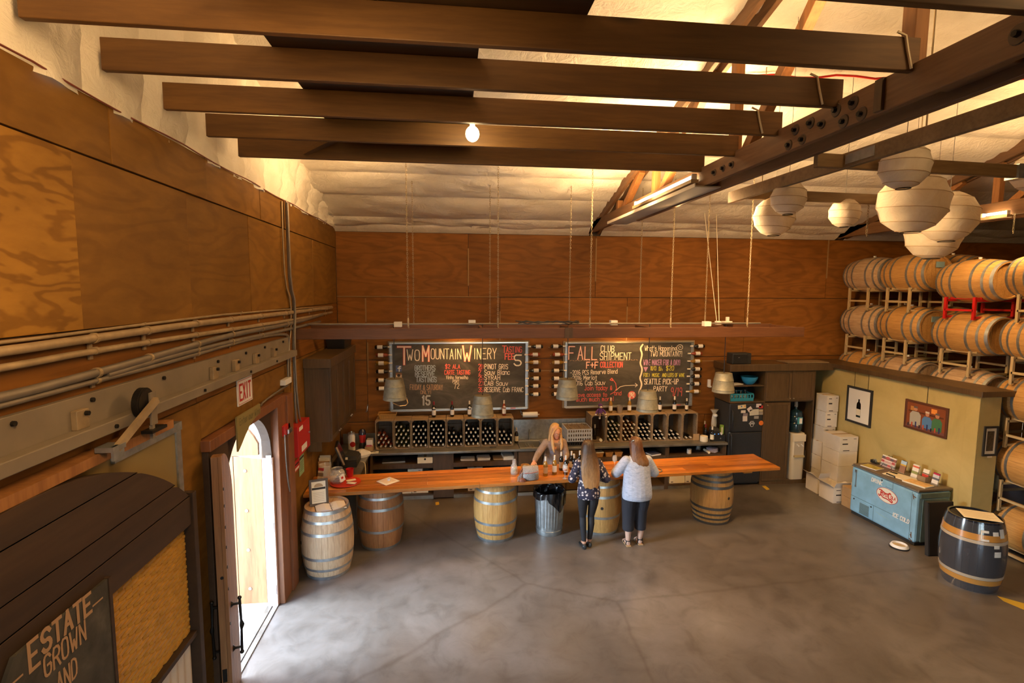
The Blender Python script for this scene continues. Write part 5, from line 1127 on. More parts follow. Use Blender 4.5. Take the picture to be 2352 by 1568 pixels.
obj('cap_cover', B().lathe([(.04, 1.49), (.03, 1.60), (.002, 1.60)], 14), M['clear'], wc, local=True, smooth=40)
bf = thing('folding_board', 'dark brown board standing beside the water cooler', 'board', (7.24, 9.85, .07)); obj('board', B().box(7.225, 7.265, 9.66, 10.05, .07, .66), M['darkwood'], bf)
# speaker on the cornice
def speaker(label, x0, x1, y0, y1, z0, z1, logo=True):
    t = thing('speaker', label, 'speaker', ((x0+x1)/2, (y0+y1)/2, z0)); obj('case', B().box(x0, x1, y0, y1, z0, z1), M['blackmat'], t, bevel=.012)
    obj('grille', B().box(x0+.015, x1-.10, y0-.006, y0, z0+.015, z1-.015), M['black'], t, bevel=.003); obj('port', B().box(x1-.085, x1-.05, y0-.004, y0, z0+.04, z1-.04), M['black'], t)
    obj('dust_cap', B().cyl((x0+.06, y0-.006, (z0+z1)/2), (x0+.06, y0-.012, (z0+z1)/2), .045, n=18), M['black'], t); obj('badge', B().box(x0+.12, x0+.15, y0-.008, y0-.006, (z0+z1)/2+.02, (z0+z1)/2+.03), M['steel'], t)
    return t
speaker('small black speaker standing on the cornice above the fridge', 5.28, 5.70, 9.42, 9.66, 2.487, 2.70) if False else speaker('small black speaker standing on the cornice above the fridge', 5.50, 5.90, 9.56, 9.78, 2.487, 2.70)
# counter end: label roll, till, odds
roll('label_roll', 'big roll of cream labels at the right end of counter', 5.03, 9.66, ZC+.002, .075, .105, 'cream', 'roll')
bd_ = thing('cardboard_square', 'tan cardboard square leaning behind the label roll', 'cardboard', (4.9, 9.72, ZC)); obj('sheet', B().box(4.84, 4.97, 9.735, 9.739, ZC, ZC+.13), M['cardboard'], bd_)
bottle('dark wine bottle with a cream label between label roll and till', (5.18, 9.62, ZC+.002), 'darkglass', labmat=M['cream']); bottle('dark wine bottle with a red capsule behind the label roll', (5.13, 9.80, ZC+.002), 'darkglass', cap=BCR, lab=False); bottle('green bottle standing at the back beside the printer', (5.24, 10.05, ZC+.002), 'greenglass', lab=False)
tl = thing('cash_drawer', 'black cash drawer at the fridge end of the counter', 'cash drawer', (5.35, 9.78, ZC+.002)); obj('box', B().box(5.215, 5.47, 9.62, 9.98, ZC+.002, ZC+.12), M['black'], tl, bevel=.005); obj('lock', B().cyl((5.36, 9.62, ZC+.06), (5.36, 9.612, ZC+.06), .012, n=10), M['steel'], tl)
prn = thing('receipt_printer', 'black receipt printer with blue lights on the cash drawer', 'printer', (5.30, 9.76, ZC+.12)); obj('case', B().loft([[(5.225, 9.65, ZC+.122), (5.36, 9.65, ZC+.122), (5.36, 9.85, ZC+.122), (5.225, 9.85, ZC+.122)], [(5.225, 9.65, ZC+.20), (5.36, 9.65, ZC+.20), (5.36, 9.85, ZC+.20), (5.225, 9.85, ZC+.20)], [(5.235, 9.69, ZC+.245), (5.35, 9.69, ZC+.245), (5.35, 9.84, ZC+.245), (5.235, 9.84, ZC+.245)]]), M['blackmat'], prn)
for x in (5.25, 5.33): obj('status_light', B().box(x-.006, x+.006, 9.647, 9.65, ZC+.135, ZC+.145), plain('blue_light', (.1, .3, 1), .4, emit=((.1, .35, 1), 3)), prn)
wr_ = thing('gift_bag', 'cellophane gift bag with bow behind the printer', 'gift bag', (5.37, 9.92, ZC+.122)); obj('bag', B().loft([[(5.37+w*cos(t), 9.92+w*.6*sin(t), ZC+z) for t in np.linspace(0, 2*pi, 14, endpoint=False)] for z, w in ((.122, .05), (.3, .06), (.42, .05), (.5, .035), (.58, .09))]), plain('cellophane', (.55, .48, .36), .2, coat=.5), wr_, smooth=40); obj('bow', B().ball((5.36, 9.86, ZC+.47), .05, 8, sz=.7), M['white'], wr_, smooth=60)
jb = thing('juice_box', 'green and cream snack carton on the cash drawer', 'carton', (5.44, 9.75, ZC+.122)); obj('box', B().box(5.415, 5.475, 9.71, 9.77, ZC+.122, ZC+.30), plain('snack_green', (.28, .45, .06), .5), jb, bevel=.003); obj('panel', B().box(5.42, 5.45, 9.7085, 9.71, ZC+.13, ZC+.26), M['cream'], jb)
pr_ = roll('paper_roll', 'small till roll lying on the cash drawer', 5.39, 9.67, ZC+.122, .022, .06, 'white', 'roll', True)

# ================================================================== OLIVE PARTITION
PX0, PX1, PYE, PZ = 7.72, 8.06, 6.63, 2.40
wp = struct('wall_partition', 'olive plastered partition wall with a dark wooden cap', (PX0, 8.4, 0))
obj('plaster', B().box(PX0, PX1, PYE, YB, 0, PZ), M['plaster'], wp, bevel=.006); obj('pilaster', B().box(PX0-.02, PX0, PYE, PYE+.20, 0, PZ), M['plaster'], wp, bevel=.004)
obj('cap', B().box(PX0-.10, PX1+.16, PYE-.09, YB-.01, PZ, PZ+.085), M['cab'], wp, bevel=.006)
def frame(label, pts, X, w, fm, name='framed_picture'):
    P = [onX(x, y, X) for x, y in pts]; y1, y0 = P[0][1], P[1][1]; zt, zb = (P[0][2]+P[1][2])/2, (P[2][2]+P[3][2])/2
    t = thing(name, label, 'picture', (X, (y0+y1)/2, zb)); XX = X-.012
    obj('frame_bar', B().box(XX-.016, X-.001, y0, y1, zt-w, zt), fm, t, bevel=.003); obj('frame_bar', B().box(XX-.016, X-.001, y0, y1, zb, zb+w), fm, t, bevel=.003)
    obj('frame_bar', B().box(XX-.016, X-.001, y0, y0+w, zb+w, zt-w), fm, t, bevel=.003); obj('frame_bar', B().box(XX-.016, X-.001, y1-w, y1, zb+w, zt-w), fm, t, bevel=.003)
    obj('print_sheet', B().box(XX-.004, X-.001, y0+w, y1-w, zb+w, zt-w), M['paper'], t); return t, XX-.004, y0+w, y1-w, zb+w, zt-w
t, X_, a0, a1, c0, c1 = frame('black framed print of a single dark wine bottle', [(1949, 884), (2007, 897), (2000, 982), (1945, 966)], PX0, .042, M['blackmat'])
ym = (a0+a1)/2; b = B(); pr_ = [(.0, .09), (.052, .09), (.052, .32), (.045, .36), (.018, .39), (.018, .52), (-.018, .52), (-.018, .39), (-.045, .36), (-.052, .32), (-.052, .09)]
obj('printed_bottle', B().prism([(ym-p, c0+q) for p, q in pr_], (X_, 0, 0), (0,1,0), (0,0,1), (-.001, 0, 0)), M['darkglass'], t); obj('printed_label', B().box(X_-.002, X_-.001, ym-.05, ym+.05, c0+.13, c0+.25), M['cream'], t); obj('printed_neck', B().box(X_-.002, X_-.001, ym-.02, ym+.02, c0+.44, c0+.53), M['paper'], t)
obj('hanging_wires', B().tube([(X_+.005, a0+.08, c1+.04), (X_+.005, a0+.08, PZ)], .003, 4).tube([(X_+.005, a1-.12, c1+.04), (X_+.005, a1-.12, PZ)], .003, 4), M['iron'], t, kind='stuff')
t, X_, a0, a1, c0, c1 = frame('brown framed photograph of three men behind a bar', [(2083, 917), (2182, 936), (2174, 1007), (2081, 981)], PX0, .035, plain('brown_frame', (.10, .035, .018), .4))
def pic(nm, y0, y1, z0, z1, c, k=1): return obj(nm, B().box(X_-.0008*k-.0008, X_-.0008*k, a1-(a1-a0)*y1, a1-(a1-a0)*y0, c0+(c1-c0)*z0, c0+(c1-c0)*z1), plain('print_ink', c, .5), t)
pic('printed_background', 0, 1, 0, 1, (.22, .06, .02)); pic('printed_shelf', .05, .95, .62, .68, (.10, .03, .01), 2); pic('printed_lamp', .64, .78, .74, .92, (.8, .28, .05), 2); pic('printed_window', .1, .25, .68, .85, (.45, .2, .05), 2); pic('printed_counter', 0, 1, 0, .10, (.16, .06, .05), 5)
def pfig(y, w, top, c, cap):
    yy = a1-(a1-a0)*y; S = (c1-c0); W = (a1-a0)*w/2
    obj('printed_figure', B().prism([(yy-W, c0+.06*S), (yy+W, c0+.06*S), (yy+W*1.05, c0+(top-.22)*S), (yy+W*.6, c0+(top-.1)*S), (yy-W*.6, c0+(top-.1)*S), (yy-W*1.05, c0+(top-.22)*S)], (X_-.0030, 0, 0), (0,1,0), (0,0,1), (-.0008, 0, 0)), plain('print_shirt', c, .6), t)
    obj('printed_head', B().cyl((X_-.0040, yy, c0+top*S), (X_-.0046, yy, c0+top*S), .035, n=14), plain('print_skin', (.5, .22, .12), .6), t); obj('printed_cap', B().box(X_-.0056, X_-.0048, yy-.035, yy+.035, c0+(top+.04)*S, c0+(top+.11)*S), plain('print_cap', cap, .6), t)
pfig(.24, .28, .76, (.40, .38, .32), (.12, .1, .1)); pfig(.55, .24, .66, (.08, .20, .42), (.6, .5, .4)); pfig(.80, .24, .68, (.05, .16, .07), (.14, .1, .08))
for k in range(9): pic('printed_bottle', .05+.1*k, .085+.1*k, .03, .16+.05*(k % 3), [(.02, .02, .03), (.45, .08, .03), (.02, .03, .12)][k % 3], 8)
obj('hanging_wire', B().tube([(X_+.005, (a0+a1)/2, c1+.03), (X_+.005, (a0+a1)/2, PZ)], .003, 4), M['iron'], t)
# frame on the end face of the partition
t = thing('framed_picture', 'dark framed picture in a pale mount on the end of the partition', 'picture', (8.0, PYE, 1.49)); xa, xb, za, zb = 7.80, 8.035, 1.50, 1.95
obj('frame', B().box(xa, xb, PYE-.02, PYE-.001, za, za+.03).box(xa, xb, PYE-.02, PYE-.001, zb-.03, zb).box(xa, xa+.028, PYE-.02, PYE-.001, za+.03, zb-.03).box(xb-.028, xb, PYE-.02, PYE-.001, za+.03, zb-.03), M['blackmat'], t)
obj('mount', B().box(xa+.028, xb-.028, PYE-.008, PYE-.001, za+.03, zb-.03), M['cream'], t); obj('picture', B().box(xa+.06, xb-.06, PYE-.0095, PYE-.008, za+.075, zb-.075), plain('dark_print', (.05, .038, .025), .5, noise=.6, nscale=30), t); obj('plaque', B().box((xa+xb)/2-.04, (xa+xb)/2+.04, PYE-.022, PYE-.02, za-.02, za), M['cream'], t)

# ================================================================== CARTONS BY THE PARTITION
gs = 'white cartons stacked by the partition'
def ctn(label, x0, x1, y0, y1, z0, z1, m='boxwhite', g=gs, printed=True, flaps=False):
    t = thing('carton', label, 'box', ((x0+x1)/2, (y0+y1)/2, z0), random.uniform(-.03, .03), g); w, d, h = (x1-x0)/2, (y1-y0)/2, z1-z0-.004
    if flaps:
        th = .006; b = B(); b.box(-w, w, -d, -d+th, 0, h).box(-w, w, d-th, d, 0, h).box(-w, -w+th, -d+th, d-th, 0, h).box(w-th, w, -d+th, d-th, 0, h).box(-w, w, -d, d, 0, .006); obj('body', b, M[m], t, local=True)
        f = h*.42
        for q in ([(-w, -d, h), (-w, d, h), (-w-f*.75, d*.95, h+f*.55), (-w-f*.75, -d*.95, h+f*.55)], [(-w, -d, h), (w, -d, h), (w*.95, -d-f*.35, h+f*.85), (-w*.95, -d-f*.35, h+f*.85)], [(w, -d, h), (w, d, h), (w+f*.5, d, h+f*.2), (w+f*.5, -d, h+f*.2)]):
            Vv = [Vector(p) for p in q]; nn = (Vv[1]-Vv[0]).cross(Vv[3]-Vv[0]).normalized()*.004; obj('flap', B().add(Vv+[p+nn for p in Vv], [(0,1,2,3),(7,6,5,4),(0,4,5,1),(1,5,6,2),(2,6,7,3),(3,7,4,0)]), M[m], t, local=True)
    else:
        obj('body', B().box(-w, w, -d, d, 0, h), M[m], t, local=True, bevel=.003); obj('tape', B().box(-w, w, -.025, .025, h, h+.0008), M['cardboard'], t, local=True)
    if printed:
        b = B()
        for s in (-1,):
            b.box(-w*.7, -w*.2, -d-.0008, -d, h*.80, h*.84).box(w*.5, w*.8, -d-.0008, -d, h*.84, h*.87).box(-w*.7, -w*.1, -d-.0008, -d, h*.48, h*.56).box(-w*.6, w*.1, -d-.0008, -d, .015, .028)
        obj('print', b, M['blackmat'], t, local=True)
    return t
zs_ = [.31, .62, .90, 1.21, 1.53, 1.90]
ctn('white open carton on the floor, lowest of the tall stack by the cabinet', 7.06, 7.42, 9.0, 9.34, 0, .32, flaps=True, printed=False)
for k, (z0, z1, x) in enumerate(((.0, .33, 7.36), (.33, .62, 7.36), (.62, .91, 7.37), (.91, 1.22, 7.40), (1.22, 1.53, 7.42), (1.53, 1.86, 7.43))):
    ctn('white carton, %s from the floor in the tallest stack against the partition' % ORD[k], x, x+.25, 9.36, 9.68, z0, z1)
for k, (z0, z1) in enumerate(((0, .32), (.32, .62), (.62, .90), (.90, 1.19))):
    ctn('plain white carton, %s from the floor in the shorter stack beside the tall one' % ORD[k], 7.28, 7.66, 8.78, 9.22, z0, z1, printed=k == 3)
ctn('open white carton on the floor in front, flaps spread', 7.03, 7.38, 8.55, 8.92, 0, .30, flaps=True)
for k, (z0, z1) in enumerate(((0, .19), (.19, .37))): ctn(['brown cardboard box on the floor beside the blue cooler', 'brown cardboard box on top of another beside the blue cooler'][k], 7.16, 7.6, 8.24, 8.50, z0, z1, 'cardboard', 'brown boxes beside the cooler', False)
ctn('small white box lying on the brown boxes', 7.3, 7.6, 8.28, 8.46, .372, .43, 'boxwhite', None, False)
ctn('brown box pushed back on top of the tallest carton stack', 7.40, 7.66, 9.80, 10.05, 1.6, 2.1, 'cardboard', None, False) if False else None

# ================================================================== BLUE DRINKS COOLER
kc = thing('drinks_cooler', 'vintage pale blue chest cooler for soft drinks with an oval badge', 'cooler', (7.06, 7.52, 0))
CA, CB2 = Vector((7.035, 8.16, 0)), Vector((7.085, 6.90, 0)); KU = (CB2-CA).normalized(); KN = Vector((-KU.y, KU.x, 0)); KN = KN if KN.x > 0 else -KN; KL = (CB2-CA).length; KD = .60
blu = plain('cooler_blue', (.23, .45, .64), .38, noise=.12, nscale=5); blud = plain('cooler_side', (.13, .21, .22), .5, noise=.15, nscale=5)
def kp(u, d, z): return CA+KU*u+KN*d+Vector((0, 0, z))
def kbox(u0, u1, d0, d1, z0, z1): return B().prism([(u0, d0), (u1, d0), (u1, d1), (u0, d1)], CA+Vector((0,0,z0)), KU, KN, (0, 0, z1-z0))
obj('cabinet', kbox(0, KL, 0, KD, .05, .855), blu, kc, bevel=.035); obj('base', kbox(.02, KL-.02, .03, KD-.02, 0, .05), M['blackmat'], kc)
obj('lid', kbox(.0, KL, .015, KD+.02, .856, .90), plain('lid_grey', (.17, .13, .09), .45, .3), kc, bevel=.012); obj('lid_rim', kbox(-.004, KL+.004, .0, .02, .858, .875), M['galv'], kc, bevel=.004)
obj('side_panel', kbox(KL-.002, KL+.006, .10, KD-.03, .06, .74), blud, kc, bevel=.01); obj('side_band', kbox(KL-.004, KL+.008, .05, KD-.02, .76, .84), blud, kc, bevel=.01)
b = B(); KF = -KN
def kline(pts, w, m, nm, lift=.0012, par=None): 
    b = B(); ribbons(b, pts, CA, KU, (0,0,1), KF, w, lift); return obj(nm, b, m, par or kc)
ink = plain('seam_dark', (.04, .08, .10), .6)
kline([[(.02, .335), (KL-.09, .335)], [(.50, .335), (.50, .06)], [(KL-.09, .06), (KL-.09, .84)], [(.83, .85), (.83, .74)], [(.83, .74), (.70, .74)]], .006, ink, 'seams')
obj('latch', B().obox(kp(.115, -.012, .80), KU*.018, KN*.012, (0,0,.022)).obox(kp(.115, -.006, .66), KU*.006, KN*.006, (0,0,.12)).obox(kp(.115, -.010, .53), KU*.012, KN*.008, (0,0,.014)), M['steel'], kc)
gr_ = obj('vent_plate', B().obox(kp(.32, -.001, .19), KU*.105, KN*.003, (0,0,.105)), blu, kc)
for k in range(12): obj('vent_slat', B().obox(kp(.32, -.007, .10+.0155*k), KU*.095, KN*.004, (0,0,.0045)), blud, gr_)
for u, z in ((.09, .29), (.45, .29), (.62, .82)): obj('key_hole', B().cyl(kp(u, .001, z), kp(u, -.003, z), .014, n=12), M['blackmat'], kc)
oc = kp(.735, 0, .60)
el = lambda r, k: [(r*.19*cos(t), r*.115*sin(t)) for t in np.linspace(0, 2*pi, 40, endpoint=False)]
obj('badge_edge', B().prism(el(1.05, 1), oc+KF*.001, KU, (0,0,1), KF*.002), M['red'], kc); bg_ = obj('badge', B().prism(el(1.0, 1), oc+KF*.002, KU, (0,0,1), KF*.002), plain('badge_white', (.80, .78, .68), .4), kc)
rr = plain('script_red', (.55, .03, .02), .4)
def kt(polys, w, nm): b = B(); ribbons(b, polys, oc, KU, (0,0,1), KF, w, .0052); return obj(nm, b, rr, bg_)
kt([chaikin([(-.145, .052), (-.12, .06), (-.085, .055), (-.075, .035), (-.095, .015), (-.12, .018)], 2), chaikin([(-.105, .055), (-.11, .0), (-.125, -.045), (-.145, -.045), (-.148, -.025)], 2), chaikin([(-.11, -.02), (-.07, -.055), (.0, -.05), (.06, -.06), (.10, -.075)], 2),
    chaikin([(-.06, .045), (-.03, .03), (.02, .035), (.06, .055)], 2), chaikin([(.075, .045), (.07, .06), (.045, .06), (.03, .02), (.035, -.025), (.06, -.04), (.085, -.03), (.115, -.055), (.105, -.078), (.075, -.07)], 2)], .017, 'script_strokes')
for txt, u0, u1, z, h in (('EPSI', -.085, .015, -.022, .046), ('OLA', .075, .165, -.018, .046)): 
    polys, tw = strokes(txt, h); kt([[(u0+x*(u1-u0)/tw, z+y) for x, y in p] for p in polys], .009, 'lettering')
def ktext(txt, u0, u1, z, h): polys, tw = strokes(txt, h, .9); kline([[(u0+x*(u1-u0)/tw+y*.15, z+y) for x, y in p] for p in polys], .013, M['white'], 'lettering')
ktext('DRINK', .42, .63, .735, .06); ktext('ICE COLD', .86, 1.155, .315, .062)
kline([[(.55, .25), (.80, .22)], [(.60, .235), (.72, .222)]], .006, plain('scratch', (.30, .48, .52), .6), 'scratches'); rust = plain('rust', (.12, .06, .03), .9)
kline([[(KL-.075, .80), (KL-.06, .74)], [(KL-.07, .78), (KL-.03, .77)], [(KL-.07, .16), (KL-.05, .12)], [(KL-.06, .20), (KL-.055, .14)], [(KL-.08, .09), (KL-.04, .07)]], .016, rust, 'rust_spots')
obj('lid_handle', B().tube([kp(.60, .10, .90), kp(.60, .10, .925), kp(.75, .10, .925), kp(.75, .10, .90)], .009, 8), M['iron'], kc, smooth=50)
# things on the cooler
ZK = .902
def kthing(nm, label, cat, u, d, rotz=0, z=ZK, rot=None): p = kp(u, d, z); return thing(nm, label, cat, tuple(p), atan2(KU.y, KU.x)+rotz, None, None)
def stand(label, u, d, w, h, front, bands, rot=0, nm='brochure_holder'):
    t = kthing(nm, label, 'brochures', u, d, rot); tl_ = .22
    def sl(z, off=0): return (z*tl_)+off
    def panel(z0, z1, off, m, name): return obj(name, B().add([(-w/2, sl(z0)+off, z0), (w/2, sl(z0)+off, z0), (w/2, sl(z1)+off, z1), (-w/2, sl(z1)+off, z1), (-w/2, sl(z0)+off+.018, z0), (w/2, sl(z0)+off+.018, z0), (w/2, sl(z1)+off+.018, z1), (-w/2, sl(z1)+off+.018, z1)], [(0,1,2,3),(7,6,5,4),(0,4,5,1),(1,5,6,2),(2,6,7,3),(3,7,4,0)]), m, t, local=True)
    panel(0, h, 0, front, 'leaflets')
    for k, (a, c, col) in enumerate(bands): panel(h*a, h*c, -.0015-.0002*k, plain('leaflet_ink', col, .5), 'printed_band')
    obj('holder', B().box(-w/2-.004, w/2+.004, -.012, .06, 0, .008), M['clear'], t, local=True); return t
stand('landscape photo collage on a small wire easel on the cooler', .30, .40, .27, .19, M['paper'], [(.66, .9, (.30, .12, .10)), (.36, .58, (.62, .40, .36)), (.1, .3, (.16, .14, .15)), (.0, .06, (.28, .05, .06))], .0, 'photo_collage')
cu = [o for o in bpy.data.objects if o.name == 'photo_collage'][0]
for k, (x, z) in enumerate(((-.115, .14), (-.115, .08), (-.115, .02), (-.03, .145), (.05, .135), (.09, .085), (.09, .025), (.02, .02))):
    obj('printed_photo', B().add([(x-.018, .22*z-.0035, z), (x+.04, .22*z-.0035, z), (x+.04, .22*(z+.035)-.0035, z+.035), (x-.018, .22*(z+.035)-.0035, z+.035)], [(0,1,2,3)]), plain('photo_ink', [(.12, .1, .12), (.45, .08, .08), (.3, .3, .28), (.5, .1, .1)][k % 4], .5), cu, local=True)
obj('wire_easel', B().tube([(-.09, -.03, .01), (-.10, -.01, .0), (-.05, .06, .17), (-.03, .055, .21), (.0, .06, .19), (.03, .055, .21), (.05, .06, .17), (.10, -.01, .0), (.09, -.03, .01)], .004, 5), M['iron'], cu, local=True)
stand('rack of blue topped flyers with orange band on the cooler', .56, .42, .10, .20, M['cardboard'], [(.72, 1, (.45, .60, .75)), (.62, .70, (.7, .45, .05)), (.05, .6, (.30, .16, .10))])
stand('white brochures with a red round mark on the cooler', .78, .42, .11, .21, M['paper'], [(.78, .9, (.6, .12, .06)), (.3, .5, (.25, .28, .1)), (.0, .12, (.7, .65, .6))])
wd_ = stand('red and white cards in a small wooden box on the cooler', .95, .43, .10, .19, M['paper'], [(.35, .6, (.60, .06, .04)), (.62, .7, (.15, .1, .05))]); obj('wooden_box', B().box(-.07, .07, -.05, -.04, 0, .09).box(-.07, .07, .07, .08, 0, .09).box(-.07, -.06, -.04, .07, 0, .09).box(.06, .07, -.04, .07, 0, .09), M['bar'] if False else M['crate'], wd_, local=True)
stand('leaflets with a red header nearest the open end of the cooler', 1.12, .43, .10, .19, M['paper'], [(.86, 1, (.45, .03, .08)), (.45, .62, (.12, .13, .16)), (.66, .84, (.55, .60, .66)), (.0, .14, (.25, .22, .2))])
def flat(nm, label, cat, u, d, w, l, h, m, rot=0, top=None):
    t = kthing(nm, label, cat, u, d, rot); obj('block', B().box(-w/2, w/2, -l/2, l/2, 0, h), m, t, local=True, bevel=.002)
    if top: obj('printed_face', B().box(-w/2+.01, w/2-.01, -l/2+.01, l/2-.01, h, h+.0012), top, t, local=True)
    return t
flat('magazine', 'glossy yellow and green magazine lying on the cooler lid', 'magazine', .25, .16, .28, .20, .012, M['paper'], .2, plain('magazine_ink', (.42, .34, .06), .3, noise=.5, nscale=14)); flat('guest_sheet', 'large cream paper placemats spread on the cooler lid', 'papers', .72, .24, .42, .26, .008, M['cream'], .25)
flat('notepad', 'thick cream pad with orange print at the open end of cooler', 'notepad', 1.05, .22, .34, .22, .022, M['cream'], .2, plain('pad_ink', (.70, .45, .18), .6, noise=.3, nscale=8)); flat('card_stack', 'small fanned cream cards behind the placemats', 'cards', .55, .28, .13, .07, .008, M['cream'], .3); flat('card_stack', 'dark blue and orange cards beside the white brochures', 'cards', .80, .30, .10, .06, .006, plain('card_blue', (.10, .08, .12), .5), .3); flat('card_stack', 'yellow cards lying before the wooden box', 'cards', .90, .30, .11, .05, .006, plain('card_yellow', (.6, .45, .15), .5), .3)
tp_ = kthing('tape_dispenser', 'dark tape dispenser at the far corner of the cooler', 'dispenser', .06, .40); obj('base', B().loft([[(-.07,-.03,0),(.07,-.03,0),(.07,.03,0),(-.07,.03,0)],[(-.07,-.03,.05),(.05,-.03,.02),(.05,.03,.02),(-.07,.03,.05)]]), M['black'], tp_, local=True); obj('reel', B().lathe([(.015,-.01),(.03,-.01),(.03,.01),(.015,.01),(.015,-.01)], 14, (0,0,.045), 'Y'), M['galv'], tp_, local=True)
# black panel leaning on the cooler's end
bp = thing('panel_speaker', 'flat black panel speaker leaning against the end of the cooler', 'speaker', (7.24, 6.62, 0), 0, None, (radians(-6), 0, radians(-2)))
obj('case', B().box(-.21, .21, -.03, .03, 0, .80), M['blackmat'], bp, local=True, bevel=.006); obj('cloth', B().box(-.195, .195, -.034, -.03, .015, .785), M['black'], bp, local=True, bevel=.003); obj('badge', B().box(-.02, .02, -.036, -.034, .05, .062), M['steel'], bp, local=True)
dg = thing('dog_bowl', 'white dog bowl with a dark base on the floor before the cooler', 'bowl', (6.84, 6.90, 0)); obj('bowl', B().lathe([(.125, .018), (.105, .055), (.095, .057), (.085, .03), (.002, .022)], 28), M['white'], dg, local=True, smooth=40); obj('rubber_base', B().lathe([(.002, 0), (.13, 0), (.13, .018), (.124, .022)], 28), M['black'], dg, local=True, smooth=40); obj('food', B().lathe([(.088, .030), (.04, .034), (.002, .036)], 18), plain('kibble', (.5, .4, .25), .8), dg, local=True)

# ================================================================== SHRINK WRAPPED BARREL
wb_ = thing('wrapped_barrel', 'dark barrel with yellow bands shrink wrapped in clear film', 'barrel', (6.97, 5.93, 0))
navy = plain('wrapped_staves', (.014, .016, .026), .18, coat=.6, noise=.3, nscale=8); o = obj('staves', BODY, None, wb_, local=True); setmat(o, navy)
for k in (HEADT, HEADB): h = obj('head', k, None, wb_, local=True); setmat(h, M['blackmat'])
yb_ = plain('yellow_band', (.55, .24, .02), .25, coat=.5); wh_ = plain('pale_band', (.50, .40, .28), .35, coat=.5)
def band(z0, z1, m, nm): b = B(); n = 40; b.loft([[((brad(z)+d)*cos(2*pi*i/n), (brad(z)+d)*sin(2*pi*i/n), z) for i in range(n)] for z, d in ((z0, 0), (z0, .006), (z1, .006), (z1, 0))], caps=False); return obj(nm, b, m, wb_, local=True, smooth=40)
for z0, z1 in ((.12, .19), (.72, .80)): band(z0, z1, yb_, 'yellow_band')
for z0, z1 in ((.195, .235), (.675, .715)): band(z0, z1, wh_, 'pale_band')
def sticker(a, z0, z1, w, m, nm='sticker'):
    b = B(); n = 5; R_ = [[((brad(z)+.0075)*cos(a+w*(i/n-.5)), (brad(z)+.0075)*sin(a+w*(i/n-.5)), z) for i in range(n+1)] for z in (z0, z1)]; b.loft(R_, caps=False, closed=False); return obj(nm, b, m, wb_, local=True)
fa = atan2(-5.93, -6.97)
for a, z0, z1, w in ((fa+.35, .83, .86, .26), (fa+.24, .73, .83, .05), (fa+.35, .725, .75, .26), (fa+.72, .80, .85, .22), (fa+.74, .64, .685, .2), (fa+.78, .53, .60, .24), (fa+1.0, .77, .88, .22)): sticker(a, z0, z1, w, M['paper'])
sh_ = thing('notice_sheet', 'cream printed sheet lying on the wrapped barrel head', 'paper', (6.99, 5.90, .952), -.55); obj('sheet', B().box(-.20, .20, -.16, .16, 0, .003), M['cream'], sh_, local=True)
b = B()
for k in range(9): b.box(-.17, .17-.04*(k % 3), .12-.028*k-.003, .12-.028*k+.003, .003, .0036)
obj('print_lines', b, plain('faint_print', (.45, .36, .22), .8), sh_, local=True, kind='stuff')
film = glassy('cling_film', (.8, .8, .8), .05, .12); b = B(); rng = random.Random(5); n = 40; R_ = []
for z, d in ((.0, .03), (.04, .02), (.12, .010), (.3, .009), (.5, .009), (.8, .010), (.93, .012)): R_.append([((brad(z)+d+rng.uniform(0, .006)+(.10*max(0, cos(2*pi*i/n-pi*1.02))**8 if z < .1 else 0))*cos(2*pi*i/n), (brad(z)+d+rng.uniform(0, .006)+(.10*max(0, cos(2*pi*i/n-pi*1.02))**8 if z < .1 else 0))*sin(2*pi*i/n), z+.004) for i in range(n)])
obj('cling_film', b.loft(R_, caps=False), film, wb_, local=True, smooth=30)

# ================================================================== BARREL STACKS
M['rack_beige'] = plain('rack_beige', (.48, .36, .19), .5, vary=.05); M['rack_red'] = plain('rack_red', (.50, .012, .012), .4)
BX = 8.49
cols = [9.64, 8.70, 7.52, 6.40, 5.30]
topn = ['lowest', 'second', 'third', 'fourth', 'topmost']
tierz = {0: [.40, 1.40, 2.37, 3.31, 4.26], 1: [.40, 1.40, 2.37, 3.31, 4.26], 2: [.40, 1.38, 2.33, 3.24, 4.10], 3: [.40, 1.38, 2.33, 3.24, 4.15], 4: [.40, 1.38, 2.33, 3.24, 4.15]}
pos_ = ['stack against the back wall', 'second stack from the back wall', 'third stack from the back wall', 'fourth stack from the back wall', 'stack nearest the gallery']
def rack_mesh(h):
    b = B(); s = .019
    for y in (-.24, .24):
        for x in (-.30, .40, 1.06): b.box(x-s, x+s, y-s, y+s, 0, h)
        b.box(-.30, 1.06, y-s, y+s, h-.07, h-.035).box(-.30, 1.06, y-s, y+s, .02, .055)
    for x in (-.30, .40, 1.06): b.box(x-s, x+s, -.24, .24, h*.42-.016, h*.42+.016)
    return b
